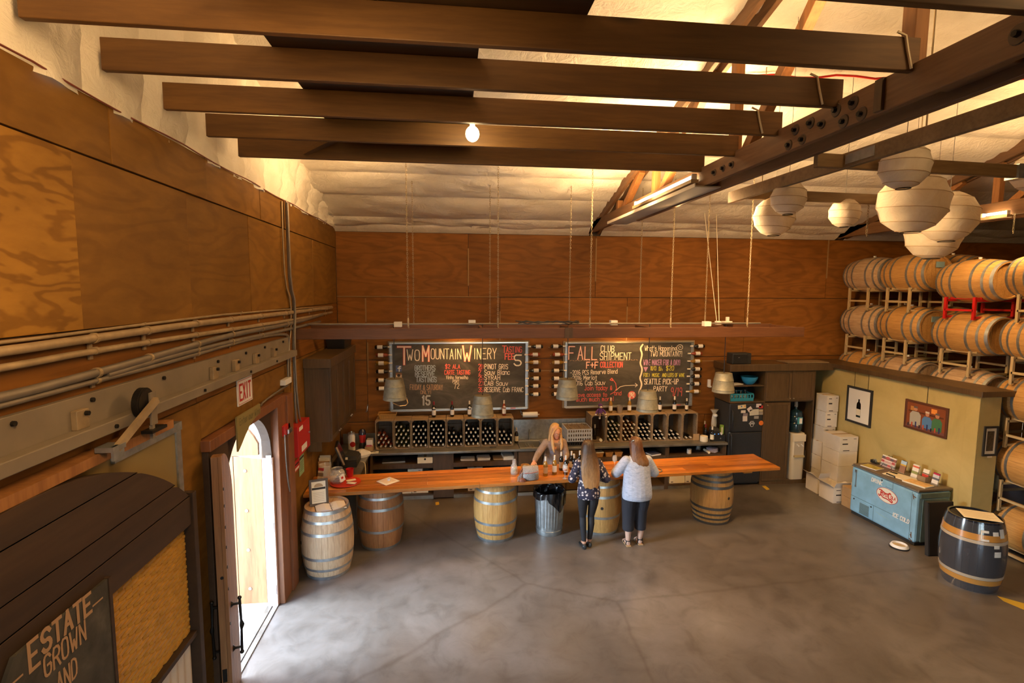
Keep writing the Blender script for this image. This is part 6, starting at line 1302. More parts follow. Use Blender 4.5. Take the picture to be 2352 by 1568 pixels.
for c, y in enumerate(cols):
    for k, z in enumerate(tierz[c]):
        if c < 3 and k < 1: continue
        barrel('%s barrel of the %s' % (topn[k], pos_[c]), (BX, y+.475, z), 'oak barrels lying in the stacks', rot=(pi/2, -pi/2, 0) if False else (pi/2, 0, 0), bung='bung', turn=pi/2, wm=M['stave'] if random.random() < .75 else M['stave_pale'])
        if k >= 3 and c < 4: barrel('%s barrel in the row behind the %s' % (topn[k], pos_[c]), (BX+.76, y+.475, z), 'oak barrels in the back row of the stacks', rot=(pi/2, 0, 0), bung='bung', turn=pi/2)
        z0 = (tierz[c][k-1]+.24) if k > 0 else 0.0; h = z-.26-z0
        if k == 0: z0, h = 0, .14
        t = thing('barrel_rack', '%s rack under the %s barrel of the %s' % ('red' if (c == 2 and k == 4) else 'beige', topn[k], pos_[c].replace(', on a red rack', '')), 'rack', (BX, y, z0), 0, 'steel barrel racks')
        b = rack_mesh(h); obj('rack_frame', b, M['rack_red'] if (c == 2 and k == 4) else M['rack_beige'], t, local=True)
        for xx in (-.19, .19, .57, .95): obj('cradle', B().box(xx-.015, xx+.015, -.26, .26, h-.035, h+.0), M['rack_red'] if (c == 2 and k == 4) else M['rack_beige'], t, local=True)
# pale blue stock cards on two barrel heads
for y, z in ((8.70, 4.40), (8.70, 3.44)):
    hs_ = thing('stock_card', 'pale blue stock card on a %s barrel head by the back wall' % ('topmost' if z > 4 else 'fourth tier'), 'card', (BX, y-.45, z)); obj('card', B().box(BX-.06, BX+.10, y+.475-.955, y+.475-.945, z-.05, z+.05), plain('stock_blue', (.22, .34, .38), .6), hs_)
# ================================================================== LEFT WALL FITTINGS
def pxl(pts, X=XL+.035): return [tuple(onX(x, y, X)) for x, y in pts]
def smoothpath(p, k=2): return chaikin3(p, k)
def chaikin3(p, k):
    for _ in range(k):
        q = [p[0]]
        for a, b_ in zip(p, p[1:]): q += [tuple(a[i]*.75+b_[i]*.25 for i in range(3)), tuple(a[i]*.25+b_[i]*.75 for i in range(3))]
        p = q+[p[-1]]
    return p
def conduit(label, pts, r, m, X=XL+.035, ext=True, strap=()):
    P = pxl(pts, X)
    if ext: P = [(X, -1.5, P[0][2])]+P
    t = thing('conduit', label, 'conduit', P[-1], 0, 'conduits along the left wall'); obj('pipe', B().tube(chaikin3(P, 1), r, 10), M[m], t, smooth=60)
    for y in strap:
        z = float(np.interp(y, [p[1] for p in P], [p[2] for p in P])) if abs(P[0][1]-P[-1][1]) > 1 else None
        if z is None: continue
        obj('strap', B().cyl((X, y-.012, z), (X, y+.012, z), r*1.22, n=12).box(XL+.001, XL+.012, y-.016, y+.016, z-r*2.6, z-r*.6), M['pipe'], t)
    return t
sy_ = (3.35, 3.9, 4.6, 5.3, 6.1, 7.0, 8.2, 9.2)
conduit('thick flaking pipe, topmost of the pipes along the left wall', [(0, 808), (190, 780), (448, 743), (665, 718), (762, 706)], .026, 'pipe', strap=sy_)
conduit('thinner yellowish pipe just below the topmost one', [(0, 846), (207, 807), (448, 769), (665, 736), (762, 717)], .02, 'pipe', strap=sy_)
conduit('grey conduit third from the top along the left wall', [(0, 914), (200, 862), (380, 811), (530, 768), (665, 744), (740, 722)], .026, 'pipe_grey', strap=sy_[:6])
conduit('grey conduit fourth from the top, joining the one above', [(245, 862), (380, 821), (530, 784), (655, 758), (735, 738)], .02, 'pipe_grey', ext=False, strap=(4.6, 5.3, 6.1))
conduit('lowest thin grey conduit, bending down beside the door rail', [(0, 932), (200, 880), (380, 834), (530, 790), (600, 773), (655, 766), (664, 774), (664, 790), (661, 830), (662, 865)], .016, 'pipe_grey', ext=True, strap=(3.35, 4.6, 5.3))
conduit('thin cable clipped above the topmost pipe', [(0, 788), (335, 744), (550, 718), (762, 703)], .010, 'pipe', X=XL+.02, strap=(3.9, 5.6, 7.2))
conduit('thin conduit dropping from the insulation, nearer the viewer', [(647, 462), (650, 560), (655, 650), (668, 690), (668, 760), (664, 792), (667, 830), (668, 868)], .010, 'pipe', ext=False, X=XL+.03)
conduit('pale conduit dropping from the insulation to the red box', [(657, 462), (661, 560), (665, 660), (676, 695), (673, 790), (676, 860), (678, 940), (685, 1010), (687, 1035)], .016, 'pipe_grey', ext=False, X=XL+.05)
conduit('grey conduit beside the pale one, ending above the red box', [(660, 465), (664, 560), (668, 655), (679, 697), (676, 790), (680, 880), (686, 950), (692, 974)], .014, 'pipe_grey', ext=False, X=XL+.075)
conduit('thin conduit from the beige box down to the door header', [(661, 884), (640, 897), (605, 922), (598, 932)], .011, 'pipe_grey', ext=False, X=XL+.03)
conduit('thin grey conduit from the strobe light down to the pull station', [(654, 998), (657, 1060), (662, 1110), (666, 1128)], .009, 'pipe_grey', ext=False, X=XL+.115)
def wallbox(name, label, cat, pts, X0, X1, m, bev=.006):
    P = pxl(pts, X1); ys_ = [p[1] for p in P]; zs = [p[2] for p in P]; y0, y1 = min(ys_), max(ys_); z0 = (P[2][2]+P[3][2])/2; z1 = (P[0][2]+P[1][2])/2
    t = thing(name, label, cat, (X0, (y0+y1)/2, z0)); obj('body', B().box(X0, X1, y0, y1, z0, z1), m, t, bevel=bev); return t, y0, y1, z0, z1
t, *_ = wallbox('sensor_box', 'beige box on the wall above the door casing', 'box', [(656, 870), (670, 867), (670, 880), (656, 883)], XL+.001, XL+.07, M['white']); 
t, y0, y1, z0, z1 = wallbox('exit_sign', 'white sign with red EXIT lettering above the side door', 'sign', [(545, 873), (577, 862), (581, 918), (550, 931)], XL+.001, XL+.014, M['white'], .002)
rd = plain('sign_red', (.42, .02, .015), .6)
write('lettering', 'EXIT', (XL+.0142, y0+.045, z0+.055), (0,1,0), (0,0,1), (1,0,0), (z1-z0)-.11, rd, t, .024, width=(y1-y0)-.09, jit=0, gap=1.6)
b = B()
for a, c, d, e in ((y0+.012, y1-.012, z0+.012, z0+.017), (y0+.012, y1-.012, z1-.017, z1-.012), (y0+.012, y0+.017, z0+.017, z1-.017), (y1-.017, y1-.012, z0+.017, z1-.017)): b.box(XL+.0145, XL+.0152, a, c, d, e)
obj('border', b, rd, t, kind='stuff')
os_ = thing('door_sign', 'olive hand lettered board over the arched door, cut by the arch', 'sign', (XL+.09, 5.7, 2.44)); olive = plain('sign_olive', (.22, .17, .055), .7)
obj('board', B().prism([(5.16, 2.68), (5.78, 2.68), (5.78, 2.58), (5.66, 2.565), (5.50, 2.53), (5.36, 2.46), (5.22, 2.37), (5.16, 2.34)], (XL+.085, 0, 0), (0,1,0), (0,0,1), (.015, 0, 0)), olive, os_); write('lettering', 'Enter our Wine', (XL+.1005, 5.22, 2.585), (0,1,0), (0,0,1), (1,0,0), .065, plain('sign_ink', (.10, .085, .03), .7), os_, .007, width=.53)
t, y0, y1, z0, z1 = wallbox('alarm_cabinet', 'red metal fire alarm cabinet on the left wall', 'alarm panel', [(684, 976), (711, 962), (711, 1035), (686, 1040)], XL+.001, XL+.13, M['red']); obj('lock', B().cyl((XL+.13, y1-.04, (z0+z1)/2), (XL+.14, y1-.04, (z0+z1)/2), .015, n=10), M['steel'], t)
for a, c, d, e in ((.1, .4, .82, .95), (.25, .7, .08, .28)): obj('sticker', B().box(XL+.13, XL+.1312, y0+(y1-y0)*a, y0+(y1-y0)*c, z0+(z1-z0)*d, z0+(z1-z0)*e), M['paper'], t)
t, y0, y1, z0, z1 = wallbox('strobe_light', 'red alarm strobe with a clear lens beside the door casing', 'alarm', [(653, 976), (666, 972), (667, 995), (655, 998)], XL+.001, XL+.10, M['red']); obj('lens', B().box(XL+.10, XL+.13, y0+.08, y1-.01, z0+.01, z0+.07), M['steel'], t, bevel=.008)
t, y0, y1, z0, z1 = wallbox('alarm_notice', 'small red sign on the wall beside the green notice', 'sign', [(675, 1060), (688, 1053), (689, 1077), (677, 1083)], XL+.001, XL+.012, M['red'], .002); obj('print', B().box(XL+.012, XL+.0128, y0+.04, y1-.04, z0+.02, z0+.05), M['paper'], t); obj('print', B().box(XL+.012, XL+.0128, y0+.05, y1-.05, z1-.06, z1-.04), M['blackmat'], t)
t, y0, y1, z0, z1 = wallbox('green_notice', 'pale green paper notice with a black heading on the wall', 'notice', [(687, 1050), (697, 1041), (699, 1082), (690, 1093)], XL+.001, XL+.006, plain('notice_green', (.26, .42, .24), .7), .001); obj('heading', B().box(XL+.006, XL+.0068, y0+.01, y1-.01, z1-.05, z1-.02), M['blackmat'], t)
b = B(); [b.box(XL+.006, XL+.0068, y0+.03, y1-.03-.01*(k % 3), z1-.09-.025*k, z1-.085-.025*k) for k in range(6)]; obj('print_lines', b, M['blackmat'], t, kind='stuff')
t, y0, y1, z0, z1 = wallbox('pull_station', 'red and white fire alarm pull station low beside the casing', 'alarm', [(663, 1133), (676, 1127), (677, 1152), (665, 1157)], XL+.001, XL+.06, M['red']); obj('plate', B().box(XL+.001, XL+.055, y0-.03, y0, z0+.01, z1-.01), M['white'], t); obj('print', B().box(XL+.06, XL+.0612, y0+.12, y1-.03, z0+.03, z1-.03), M['blackmat'], t)

# ================================================================== UPPER CABINET AND TILL CORNER
uc = thing('wall_cabinet', 'dark brown upper cabinet on the left wall over the till', 'cabinet', (-1.96, 8.8, 1.64))
obj('carcass', B().box(XL+.0, -1.80, 7.83, 9.78, 1.64, 2.76), M['cab'], uc, bevel=.004); obj('cornice', B().box(XL+.0, -1.755, 7.79, 9.80, 2.76, 2.90), M['cab'], uc, bevel=.006)
for k in range(4):
    y0, y1 = 7.85+k*.482, 7.85+(k+1)*.482-.008; d = obj('door', B().box(-1.80, -1.782, y0, y1, 1.65, 2.75), M['cab'], uc, bevel=.003)
    for a, c, d0, d1 in ((y0, y0+.06, 1.65, 2.75), (y1-.06, y1, 1.65, 2.75), (y0+.06, y1-.06, 1.65, 1.72), (y0+.06, y1-.06, 2.68, 2.75)): obj('rail', B().box(-1.782, -1.772, a, c, d0, d1), M['cab'], d, bevel=.002)
    obj('knob', B().ball((-1.76, (y1-.04) if k % 2 == 0 else (y0+.04), 1.70), .014, 8), M['steel'], d, smooth=60)
obj('light_valance', B().box(XL+.02, -1.93, 7.83, 7.86, 1.50, 1.64), M['cab'], uc)
sk2 = thing('storage_bin', 'black plastic bin on top of the left upper cabinet', 'bin', (-1.95, 9.4, 2.902)); obj('bin', B().loft([[(-2.1, 9.1, 2.902), (-1.82, 9.1, 2.902), (-1.82, 9.7, 2.902), (-2.1, 9.7, 2.902)], [(-2.12, 9.05, 3.12), (-1.80, 9.05, 3.12), (-1.80, 9.75, 3.12), (-2.12, 9.75, 3.12)]]), M['black'], sk2); obj('round_plate', B().cyl((-1.80, 9.68, 3.08), (-1.785, 9.68, 3.08), .06, n=18), M['steel'], sk2)
obj('base_cabinet', B().box(-2.12, -1.53, 8.25, 9.5, 0, .872), M['darkwood'], sh)
mo = thing('till_screen', 'black till screen tilted on its stand on the left counter', 'screen', (-1.82, 8.55, ZC+.002), radians(8)); 
obj('panel', B().obox((0, 0, .33), Vector((.02, 0, .008)), Vector((0, .20, 0)), Vector((-.055, 0, .15))), M['black'], mo, local=True, bevel=.008); obj('display', B().obox((.0225, 0, .339), Vector((.0012, 0, .0004)), Vector((0, .185, 0)), Vector((-.05, 0, .137))), plain('screen_dark', (.012, .012, .013), .15), mo, local=True); obj('light_edge', B().obox((.018, -.203, .335), Vector((.012, 0, .004)), Vector((0, .004, 0)), Vector((-.055, 0, .15))), M['pipe'], mo, local=True)
obj('foot', B().box(-.10, .08, -.09, .09, 0, .02), M['black'], mo, local=True); obj('neck', B().obox((-.04, 0, .13), Vector((.02, 0, 0)), Vector((0, .035, 0)), Vector((.015, 0, .12))), M['black'], mo, local=True)
tb = thing('cash_drawer', 'black till base with a keypad on the left counter arm', 'till', (-1.74, 8.7, ZC+.002)); obj('drawer', B().box(-1.98, -1.60, 8.75, 9.2, ZC+.002, ZC+.11), M['black'], tb, bevel=.006); obj('printer', B().loft([[(-1.80, 8.8, ZC+.112), (-1.60, 8.8, ZC+.112), (-1.60, 9.15, ZC+.112), (-1.80, 9.15, ZC+.112)], [(-1.80, 8.82, ZC+.20), (-1.62, 8.84, ZC+.17), (-1.62, 9.12, ZC+.17), (-1.80, 9.14, ZC+.20)]]), M['blackmat'], tb); obj('label_tag', B().box(-1.79, -1.75, 8.797, 8.80, ZC+.13, ZC+.17), M['cream'], tb)
ph = thing('card_terminal', 'black card terminal lying near the front of left counter', 'terminal', (-1.80, 8.42, ZC+.002), .3); obj('body', B().loft([[(-.10,-.08,0),(.10,-.08,0),(.10,.08,0),(-.10,.08,0)],[(-.09,-.07,.04),(.09,-.07,.03),(.09,.07,.05),(-.09,.07,.06)]]), M['blackmat'], ph, local=True); obj('clip', B().box(.0, .06, -.03, -.01, .045, .056), M['steel'], ph, local=True)
fo = thing('folder_rack', 'upright folders and papers against the wall by the till', 'folders', (-2.05, 8.5, ZC+.002))
for k, (y, h, m) in enumerate(((8.34, .26, 'cardboard'), (8.40, .30, 'paper'), (8.46, .32, 'paper'), (8.52, .30, 'blackmat'))): obj('folder', B().box(-2.12, -1.95, y, y+.02, ZC+.002, ZC+h), M[m], fo)
ck = thing('charger_cable', 'white cable running over the inner edge of the left counter', 'cable', (-1.48, 8.9, ZC)); obj('cable', B().tube(chaikin3([(-1.58, 9.05, ZC+.012), (-1.52, 9.0, ZC+.012), (-1.485, 8.95, ZC-.02), (-1.475, 8.85, .6), (-1.48, 8.7, .3)], 2), .008, 6), M['cream'], ck, smooth=60)
bgp = thing('paper_bag', 'crumpled white paper bag behind the till screen', 'bag', (-1.62, 9.32, ZC+.002)); b = B(); b.loft([[(-1.62+(.15+.02*sin(5*t+z*20))*cos(t)*k, 9.36+(.11+.02*cos(4*t))*sin(t)*k, ZC+.002+z) for t in np.linspace(0, 2*pi, 16, endpoint=False)] for z, k in ((0, .9), (.05, 1.05), (.09, .9), (.13, .35))]); obj('bag', b, M['paper'], bgp, smooth=30)
cdx = thing('leaflet_box', 'low cardboard box of leaflets and a pink note on the counter', 'box', (-1.50, 9.72, ZC+.002)); obj('box', B().box(-1.60, -1.46, 9.6, 9.61, ZC+.002, ZC+.10).box(-1.60, -1.46, 9.86, 9.87, ZC+.002, ZC+.10).box(-1.60, -1.59, 9.61, 9.86, ZC+.002, ZC+.10).box(-1.47, -1.46, 9.61, 9.86, ZC+.002, ZC+.10), M['cardboard'], cdx); obj('leaflets', B().box(-1.585, -1.475, 9.7, 9.85, ZC+.003, ZC+.2), M['paper'], cdx); obj('pink_note', B().box(-1.58, -1.48, 9.63, 9.69, ZC+.003, ZC+.11), plain('pink_note', (.6, .12, .15), .6), cdx)
pad = thing('writing_pad', 'white pad of paper on the counter before the leaflet box', 'paper', (-1.47, 9.5, ZC+.002), .1); obj('pad', B().box(-.10, .13, -.0, .12, 0, .006), M['paper'], pad, local=True)
pen = thing('pen', 'dark pen lying on the white pad', 'pen', (-1.46, 9.58, ZC+.009), -.2); obj('barrel_', B().cyl((-.06, 0, .004), (.06, 0, .004), .005, n=8), M['black'], pen, local=True); pen.children[0].name = 'pen_shaft'
cj = thing('cookie_jar', 'clear jar with a red and white emblem at the back corner', 'jar', (-1.86, 9.75, ZC+.002)); obj('jar', B().lathe([(.06, 0), (.065, .01), (.065, .26), (.055, .29), (.055, .31)], 20, (-1.86, 9.75, ZC+.002)), M['paper'], cj, smooth=40); obj('emblem', B().cyl((-1.83, 9.690, ZC+.13), (-1.83, 9.682, ZC+.13), .05, n=18), M['red'], cj); obj('lid', B().lathe([(.06, .31), (.06, .335), (.02, .345), (.018, .36), (.002, .362)], 18, (-1.86, 9.75, ZC+.002)), M['steel'], cj, smooth=40)
rc = thing('blender_jug', 'red and smoky jug with a dark lid near the back corner', 'jug', (-1.68, 9.85, ZC+.002)); obj('base', B().lathe([(.002, 0), (.07, 0), (.06, .10), (.05, .12)], 18, (-1.68, 9.85, ZC+.002)), M['black'], rc, smooth=40); obj('jug', B().lathe([(.05, .12), (.065, .25), (.065, .27)], 18, (-1.68, 9.85, ZC+.002)), M['red'], rc, smooth=40); obj('lid', B().lathe([(.068, .27), (.066, .33), (.04, .37), (.002, .375)], 18, (-1.68, 9.85, ZC+.002)), plain('smoky_lid', (.03, .03, .05), .1, coat=.5), rc, smooth=40)

# ================================================================== ON THE BAR
def bz(x, y): return (x, y, ZB+.003)
tr_ = thing('red_tray', 'round red tray at the wall end of the bar', 'tray', bz(-1.60, 7.84)); obj('tray', B().lathe([(.002, .0), (.20, .0), (.225, .012), (.222, .016), (.2, .006), (.002, .006)], 36), plain('tray_red', (.55, .035, .015), .4), tr_, local=True, smooth=40)
for k, (x, y, r) in enumerate(((-1.53, 7.90, .4), (-1.50, 7.78, -.3))): s_ = thing('gift_card', ['cream card on the red tray, behind', 'cream card on the red tray, in front'][k], 'card', (x, y, ZB+.018), r); obj('card', B().box(-.07, .07, -.035, .035, 0, .004), M['cream'], s_, local=True)
fbw = thing('fishbowl', 'glass fishbowl of business cards on the red tray', 'bowl', (-1.72, 7.84, ZB+.010)); obj('bowl', B().lathe([(.002, 0), (.07, .002), (.11, .05), (.125, .11), (.11, .17), (.075, .21), (.085, .225), (.082, .225), (.070, .21), (.105, .17), (.12, .11), (.105, .05), (.002, .008)], 28), M['clear'], fbw, local=True, smooth=40)
for k in range(9): a = k*2.3; obj('business_card', B().obox((.05*cos(a), .05*sin(a), .02+.012*k), Vector((.04, .005*k, 0)), Vector((0, .022, .006)), Vector((0, -.0002, .001))), [M['paper'], M['cardboard'], M['blackmat']][k % 3], fbw, local=True)
tg = obj('paper_tag', B().obox((.09, -.085, .10), Vector((.03, .03, .012)), Vector((-.012, -.005, .05)), Vector((.0006, -.0012, 0))), M['white'], fbw, local=True); obj('tag_heart', B().obox((.092, -.088, .105), Vector((.012, .012, .005)), Vector((-.004, -.002, .016)), Vector((.0006, -.0012, 0))), M['red'], fbw, local=True)
pit = thing('glass_vase', 'tall clear glass vase behind the fishbowl by the wall', 'vase', bz(-1.93, 8.02)); obj('vase', B().lathe([(.002, 0), (.06, 0), (.07, .1), (.095, .24), (.092, .24), (.066, .1), (.056, .008), (.002, .008)], 24), M['clear'], pit, local=True, smooth=40)
cp = thing('red_cup', 'red plastic cup beside the fishbowl', 'cup', bz(-1.58, 8.08)); obj('cup', B().lathe([(.002, 0), (.045, 0), (.06, .13), (.064, .135), (.06, .135), (.042, .008), (.002, .008)], 22), plain('cup_red', (.42, .008, .01), .35), cp, local=True, smooth=40)
br_ = thing('brochure_holder', 'narrow brochure stand against the wall end of the bar', 'brochures', bz(-2.0, 7.86), -.35)
for k, (a, c, m) in enumerate(((0, .09, 'cream'), (.09, .14, 'zinc'), (.14, .17, 'paper'), (.17, .21, None))): obj('leaflet_band', B().obox((0, .03+(a+c)*.12, (a+c)/2), Vector((.045, 0, 0)), Vector((0, (c-a)*.12, (c-a)/2)), Vector((0, .005, -.001))), M[m] if m else plain('header_red', (.40, .04, .06), .5), br_, local=True)
obj('stand', B().box(-.05, .05, -.01, .08, 0, .01), M['clear'], br_, local=True)
pm = thing('placemat', 'square white card on the bar with a candle on it', 'card', bz(-.97, 7.84), .75); obj('card', B().box(-.125, .125, -.125, .125, 0, .004), M['paper'], pm, local=True); obj('print', B().box(-.09, .09, -.08, .1, .004, .0046), plain('mat_print', (.72, .60, .45), .7), pm, local=True)
cn = thing('tea_light', 'small white tea light on the square card', 'candle', (-.96, 7.86, ZB+.008)); obj('cup', B().lathe([(.002, 0), (.024, 0), (.026, .03), (.022, .03), (.02, .012), (.002, .012)], 18), M['white'], cn, local=True, smooth=40); obj('wax', B().lathe([(.0205, .01), (.0205, .024), (.002, .024)], 16), M['white'], cn, local=True); obj('wick', B().cyl((0,0,.024), (0,0,.034), .002, n=6), M['black'], cn, local=True)
tj = thing('tip_jar', 'clear swing top jar with folded notes on the bar', 'jar', bz(.98, 7.95)); obj('jar', B().lathe([(.002, 0), (.05, 0), (.058, .02), (.058, .10), (.045, .15), (.03, .17), (.03, .21), (.027, .21), (.027, .17), (.042, .148), (.054, .1), (.054, .022), (.002, .006)], 22), M['clear'], tj, local=True, smooth=40); obj('stopper', B().lathe([(.026, .205), (.026, .24), (.012, .25), (.002, .25)], 14), M['clear'], tj, local=True, smooth=40); obj('wire', B().tube([(.035, 0, .16), (.045, 0, .2), (.02, 0, .25)], .002, 5), M['steel'], tj, local=True)
for k in range(3): obj('banknote', B().obox((.01*k-.01, .005*k, .05+.02*k), Vector((.03, .01, .015)), Vector((-.008, .018, .012)), Vector((0, 0, .001))), plain('note_green', (.30, .34, .22), .7), tj, local=True)
hb = thing('handbag', 'grey glittery shoulder bag with beaded tassels on the bar', 'handbag', bz(1.20, 7.70)); gb_ = plain('glitter_cloth', (.30, .28, .27), .5, noise=.75, nscale=160, bump=.4)
b = B(); b.loft([[(w*cos(t)*(1 if cos(t) > 0 else 1.0), d*sin(t)+.01*z*10*0, z+.012*sin(3*t)*min(1, z*6)) for t in np.linspace(0, 2*pi, 22, endpoint=False)] for z, w, d in ((0, .125, .07), (.02, .14, .085), (.09, .13, .08), (.15, .115, .065), (.19, .12, .04), (.215, .115, .022))]); obj('body', b, gb_, hb, local=True, smooth=60)
obj('flap', B().loft([[(x, -.085-.02*sin(pi*(x+.12)/.24)+dd, zz) for x in np.linspace(-.12, .12, 9)] for zz, dd in ((.11, .0), (.17, .012), (.215, .06))], caps=False, closed=False), gb_, hb, local=True, smooth=60); obj('zip_band', B().tube([(-.10, -.098, .128), (0, -.108, .135), (.11, -.095, .15)], .005, 6), plain('zip_red', (.4, .08, .05), .4), hb, local=True)
obj('strap', B().tube(chaikin3([(-.11, 0, .19), (-.16, -.02, .12), (-.18, -.05, .02), (-.15, -.10, .01), (-.12, -.07, .02)], 2), .009, 6), plain('bag_leather', (.16, .05, .03), .5), hb, local=True, smooth=60); b = B()
for k in range(7): b.tube([(-.12, -.03, .13), (-.15-.008*k, -.05, .06), (-.14-.012*k, -.08-.004*k, .008)], .004, 5)
obj('bead_tassel', b, plain('bead_mix', (.25, .22, .22), .3, noise=.9, nscale=120), hb, local=True, kind='stuff'); obj('pouch', B().loft([[(-.13+w*cos(t), -.09+.03*sin(t), z) for t in np.linspace(0, 2*pi, 12, endpoint=False)] for z, w in ((0, .05), (.02, .055), (.045, .03))]), plain('pouch_leather', (.20, .06, .03), .5), hb, local=True, smooth=60)
gbb = 'wine bottles open on the bar'
for lab_, x, y, g, cap, lm in (('rosé bottle with a tan label right of the handbag on the bar', 1.465, 7.83, 'whitewine', BC, plain('tan_label', (.55, .36, .2), .7)), ('white wine bottle with a white label on the bar', 1.62, 7.88, 'whitewine', BC, None), ('dark bottle with a tan label at the back of the bar group', 1.765, 8.05, 'darkglass', BC, M['cardboard']), ('dark bottle with a white label beside the rosé wine glass', 1.80, 7.86, 'darkglass', BC, None), ('tall dark bottle with a cork and cream label, behind', 1.94, 8.07, 'darkglass', BC, M['cream']), ('dark bottle with a white label against the floral sleeve', 1.945, 7.92, 'darkglass', BC, None), ('dark bottle mostly hidden behind the long haired customer', 2.08, 8.08, 'darkglass', BC, None)):
    bottle(lab_, bz(x, y), g, group=gbb, cap=cap, labmat=lm)
wineglass('wine glass holding a little rosé at the front edge of bar', bz(1.745, 7.68), False, True, s=1.05); wineglass('empty wine glass on the bar between the two customers', bz(2.66, 8.05), s=1.0); wineglass('wine glass held at the elbow of the customer in blue', bz(3.12, 7.86), False, True, s=1.0)
gc = thing('amber_tumbler', 'amber glass tumbler behind the handbag', 'glass', bz(1.17, 8.02)); obj('tumbler', B().lathe([(.002, 0), (.06, 0), (.075, .12), (.072, .12), (.056, .008), (.002, .008)], 20), glassy('amber_tint', (.65, .35, .08), .45), gc, local=True, smooth=40)
ringo = thing('hair_ring', 'grey rubber ring lying on the bar beside the blue customer', 'ring', bz(3.30, 7.88)); obj('ring', B().tube([(.095*cos(t), .095*sin(t), .008) for t in np.linspace(0, 2*pi, 32, endpoint=False)], .008, 8, closed=True), plain('rubber_grey', (.16, .14, .12), .5), ringo, local=True, smooth=60)
# dishwasher racks on the counter
for k in range(4):
    t = thing('glass_rack', ['black dishwasher rack at the bottom of the pile', 'grey dishwasher rack, second in the pile', 'grey dishwasher rack, third in the pile', 'grey dishwasher rack on top of the pile'][k], 'rack', (2.46, 9.84, ZC+.002+.082*k), 0, 'dishwasher racks piled on the counter'); m = M['black'] if k == 0 else plain('rack_grey', (.48, .50, .53), .55); W_, D_ = .245, .235
    for s in (-1, 1): obj('side_wall', B().box(-W_, W_, s*D_-.006, s*D_+.006, 0, .018).box(-W_, W_, s*D_-.006, s*D_+.006, .062, .080), m, t, local=True); obj('side_wall', B().box(s*W_-.006, s*W_+.006, -D_, D_, 0, .018).box(s*W_-.006, s*W_+.006, -D_, D_, .062, .080), m, t, local=True)
    b = B()
    for i in range(11):
        q = -.23+.046*i
        for s in (-1, 1): b.box(q-.010, q+.010, s*D_-.006, s*D_+.006, .018, .062).box(s*W_-.006, s*W_+.006, q-.010, q+.010, .018, .062)
    obj('side_bars', b, m, t, local=True, kind='stuff'); b = B()
    for i in range(1, 5): q = -.245+.098*i; b.box(q-.004, q+.004, -D_, D_, .01, .078).box(-W_, W_, q-.004, q+.004, .01, .078)
    obj('dividers', b, m if k == 0 else plain('rack_divider', (.26, .19, .12), .6), t, local=True, kind='stuff')
bt2 = bottle('dark bottle with a cream label between the crates and sink', (1.265, 9.90, ZC+.002), 'darkglass', labmat=M['cream'])
gls_ = thing('spectacles', 'pair of dark spectacles on the counter before the crates', 'glasses', (.78, 9.62, ZC+.004)); b = B()
for s in (-1, 1): b.tube([(s*.035+.028*cos(t), .02*sin(t), .012) for t in np.linspace(0, 2*pi, 14, endpoint=False)], .004, 5, closed=True)
obj('frame', b.tube([(-.008, 0, .012), (.008, 0, .012)], .004, 5), M['black'], gls_, local=True, kind='stuff')
# on the pale barrel: framed sign and open guest book
fs = thing('framed_notice', 'dark framed notice standing on the pale barrel', 'frame', (-1.83, 7.20, .93), .45, None, (radians(-12), 0, radians(18))); w, h, f = .125, .36, .032
for q in ((-w, w, 0, f), (-w, w, h-f, h), (-w, -w+f, f, h-f), (w-f, w, f, h-f)): obj('frame_bar', B().box(q[0], q[1], -.012, .012, q[2], q[3]), M['darkwood'], fs, local=True, bevel=.003)
obj('sheet', B().box(-w+f, w-f, -.004, .006, f, h-f), M['cream'], fs, local=True); obj('printed_band', B().box(-w+f+.004, w-f-.004, -.005, -.004, h*.60, h*.68), M['blackmat'], fs, local=True); obj('printed_arch', B().prism([(.06*cos(t), h*.70+.05*sin(t)) for t in np.linspace(0, pi, 14)], (0, -.004, 0), (1,0,0), (0,0,1), (0, -.001, 0)), plain('print_brown', (.40, .28, .16), .7), fs, local=True); b = B()
for k in range(6): b.box(-.075, .07, -.0048, -.004, .06+.022*k, .064+.022*k)
obj('print_lines', b, plain('print_grey', (.4, .32, .24), .7), fs, local=True, kind='stuff')
gbk = thing('guest_book', 'open ring binder of cream pages on the pale barrel', 'book', (-1.66, 7.13, .932), .35)
for s in (-1, 1): obj('pages', B().loft([[(s*(.005+.19*u), y, .004+(.022*sin(pi*min(1, u*1.0))*(1-u*.5))) for u in (0, .15, .4, .7, 1)]+[(s*(.005+.19*u), y, 0) for u in (1, .7, .4, .15, 0)] for y in (-.13, .13)]), M['cream'] if s > 0 else M['paper'], gbk, local=True)
obj('cover', B().box(-.205, .205, -.14, .14, -.004, 0), M['darkwood'], gbk, local=True)
for y in (-.09, 0, .09): obj('ring', B().tube([(.018*cos(t), y, .012+.018*sin(t)) for t in np.linspace(0, pi, 8)], .0025, 5), M['steel'], gbk, local=True)
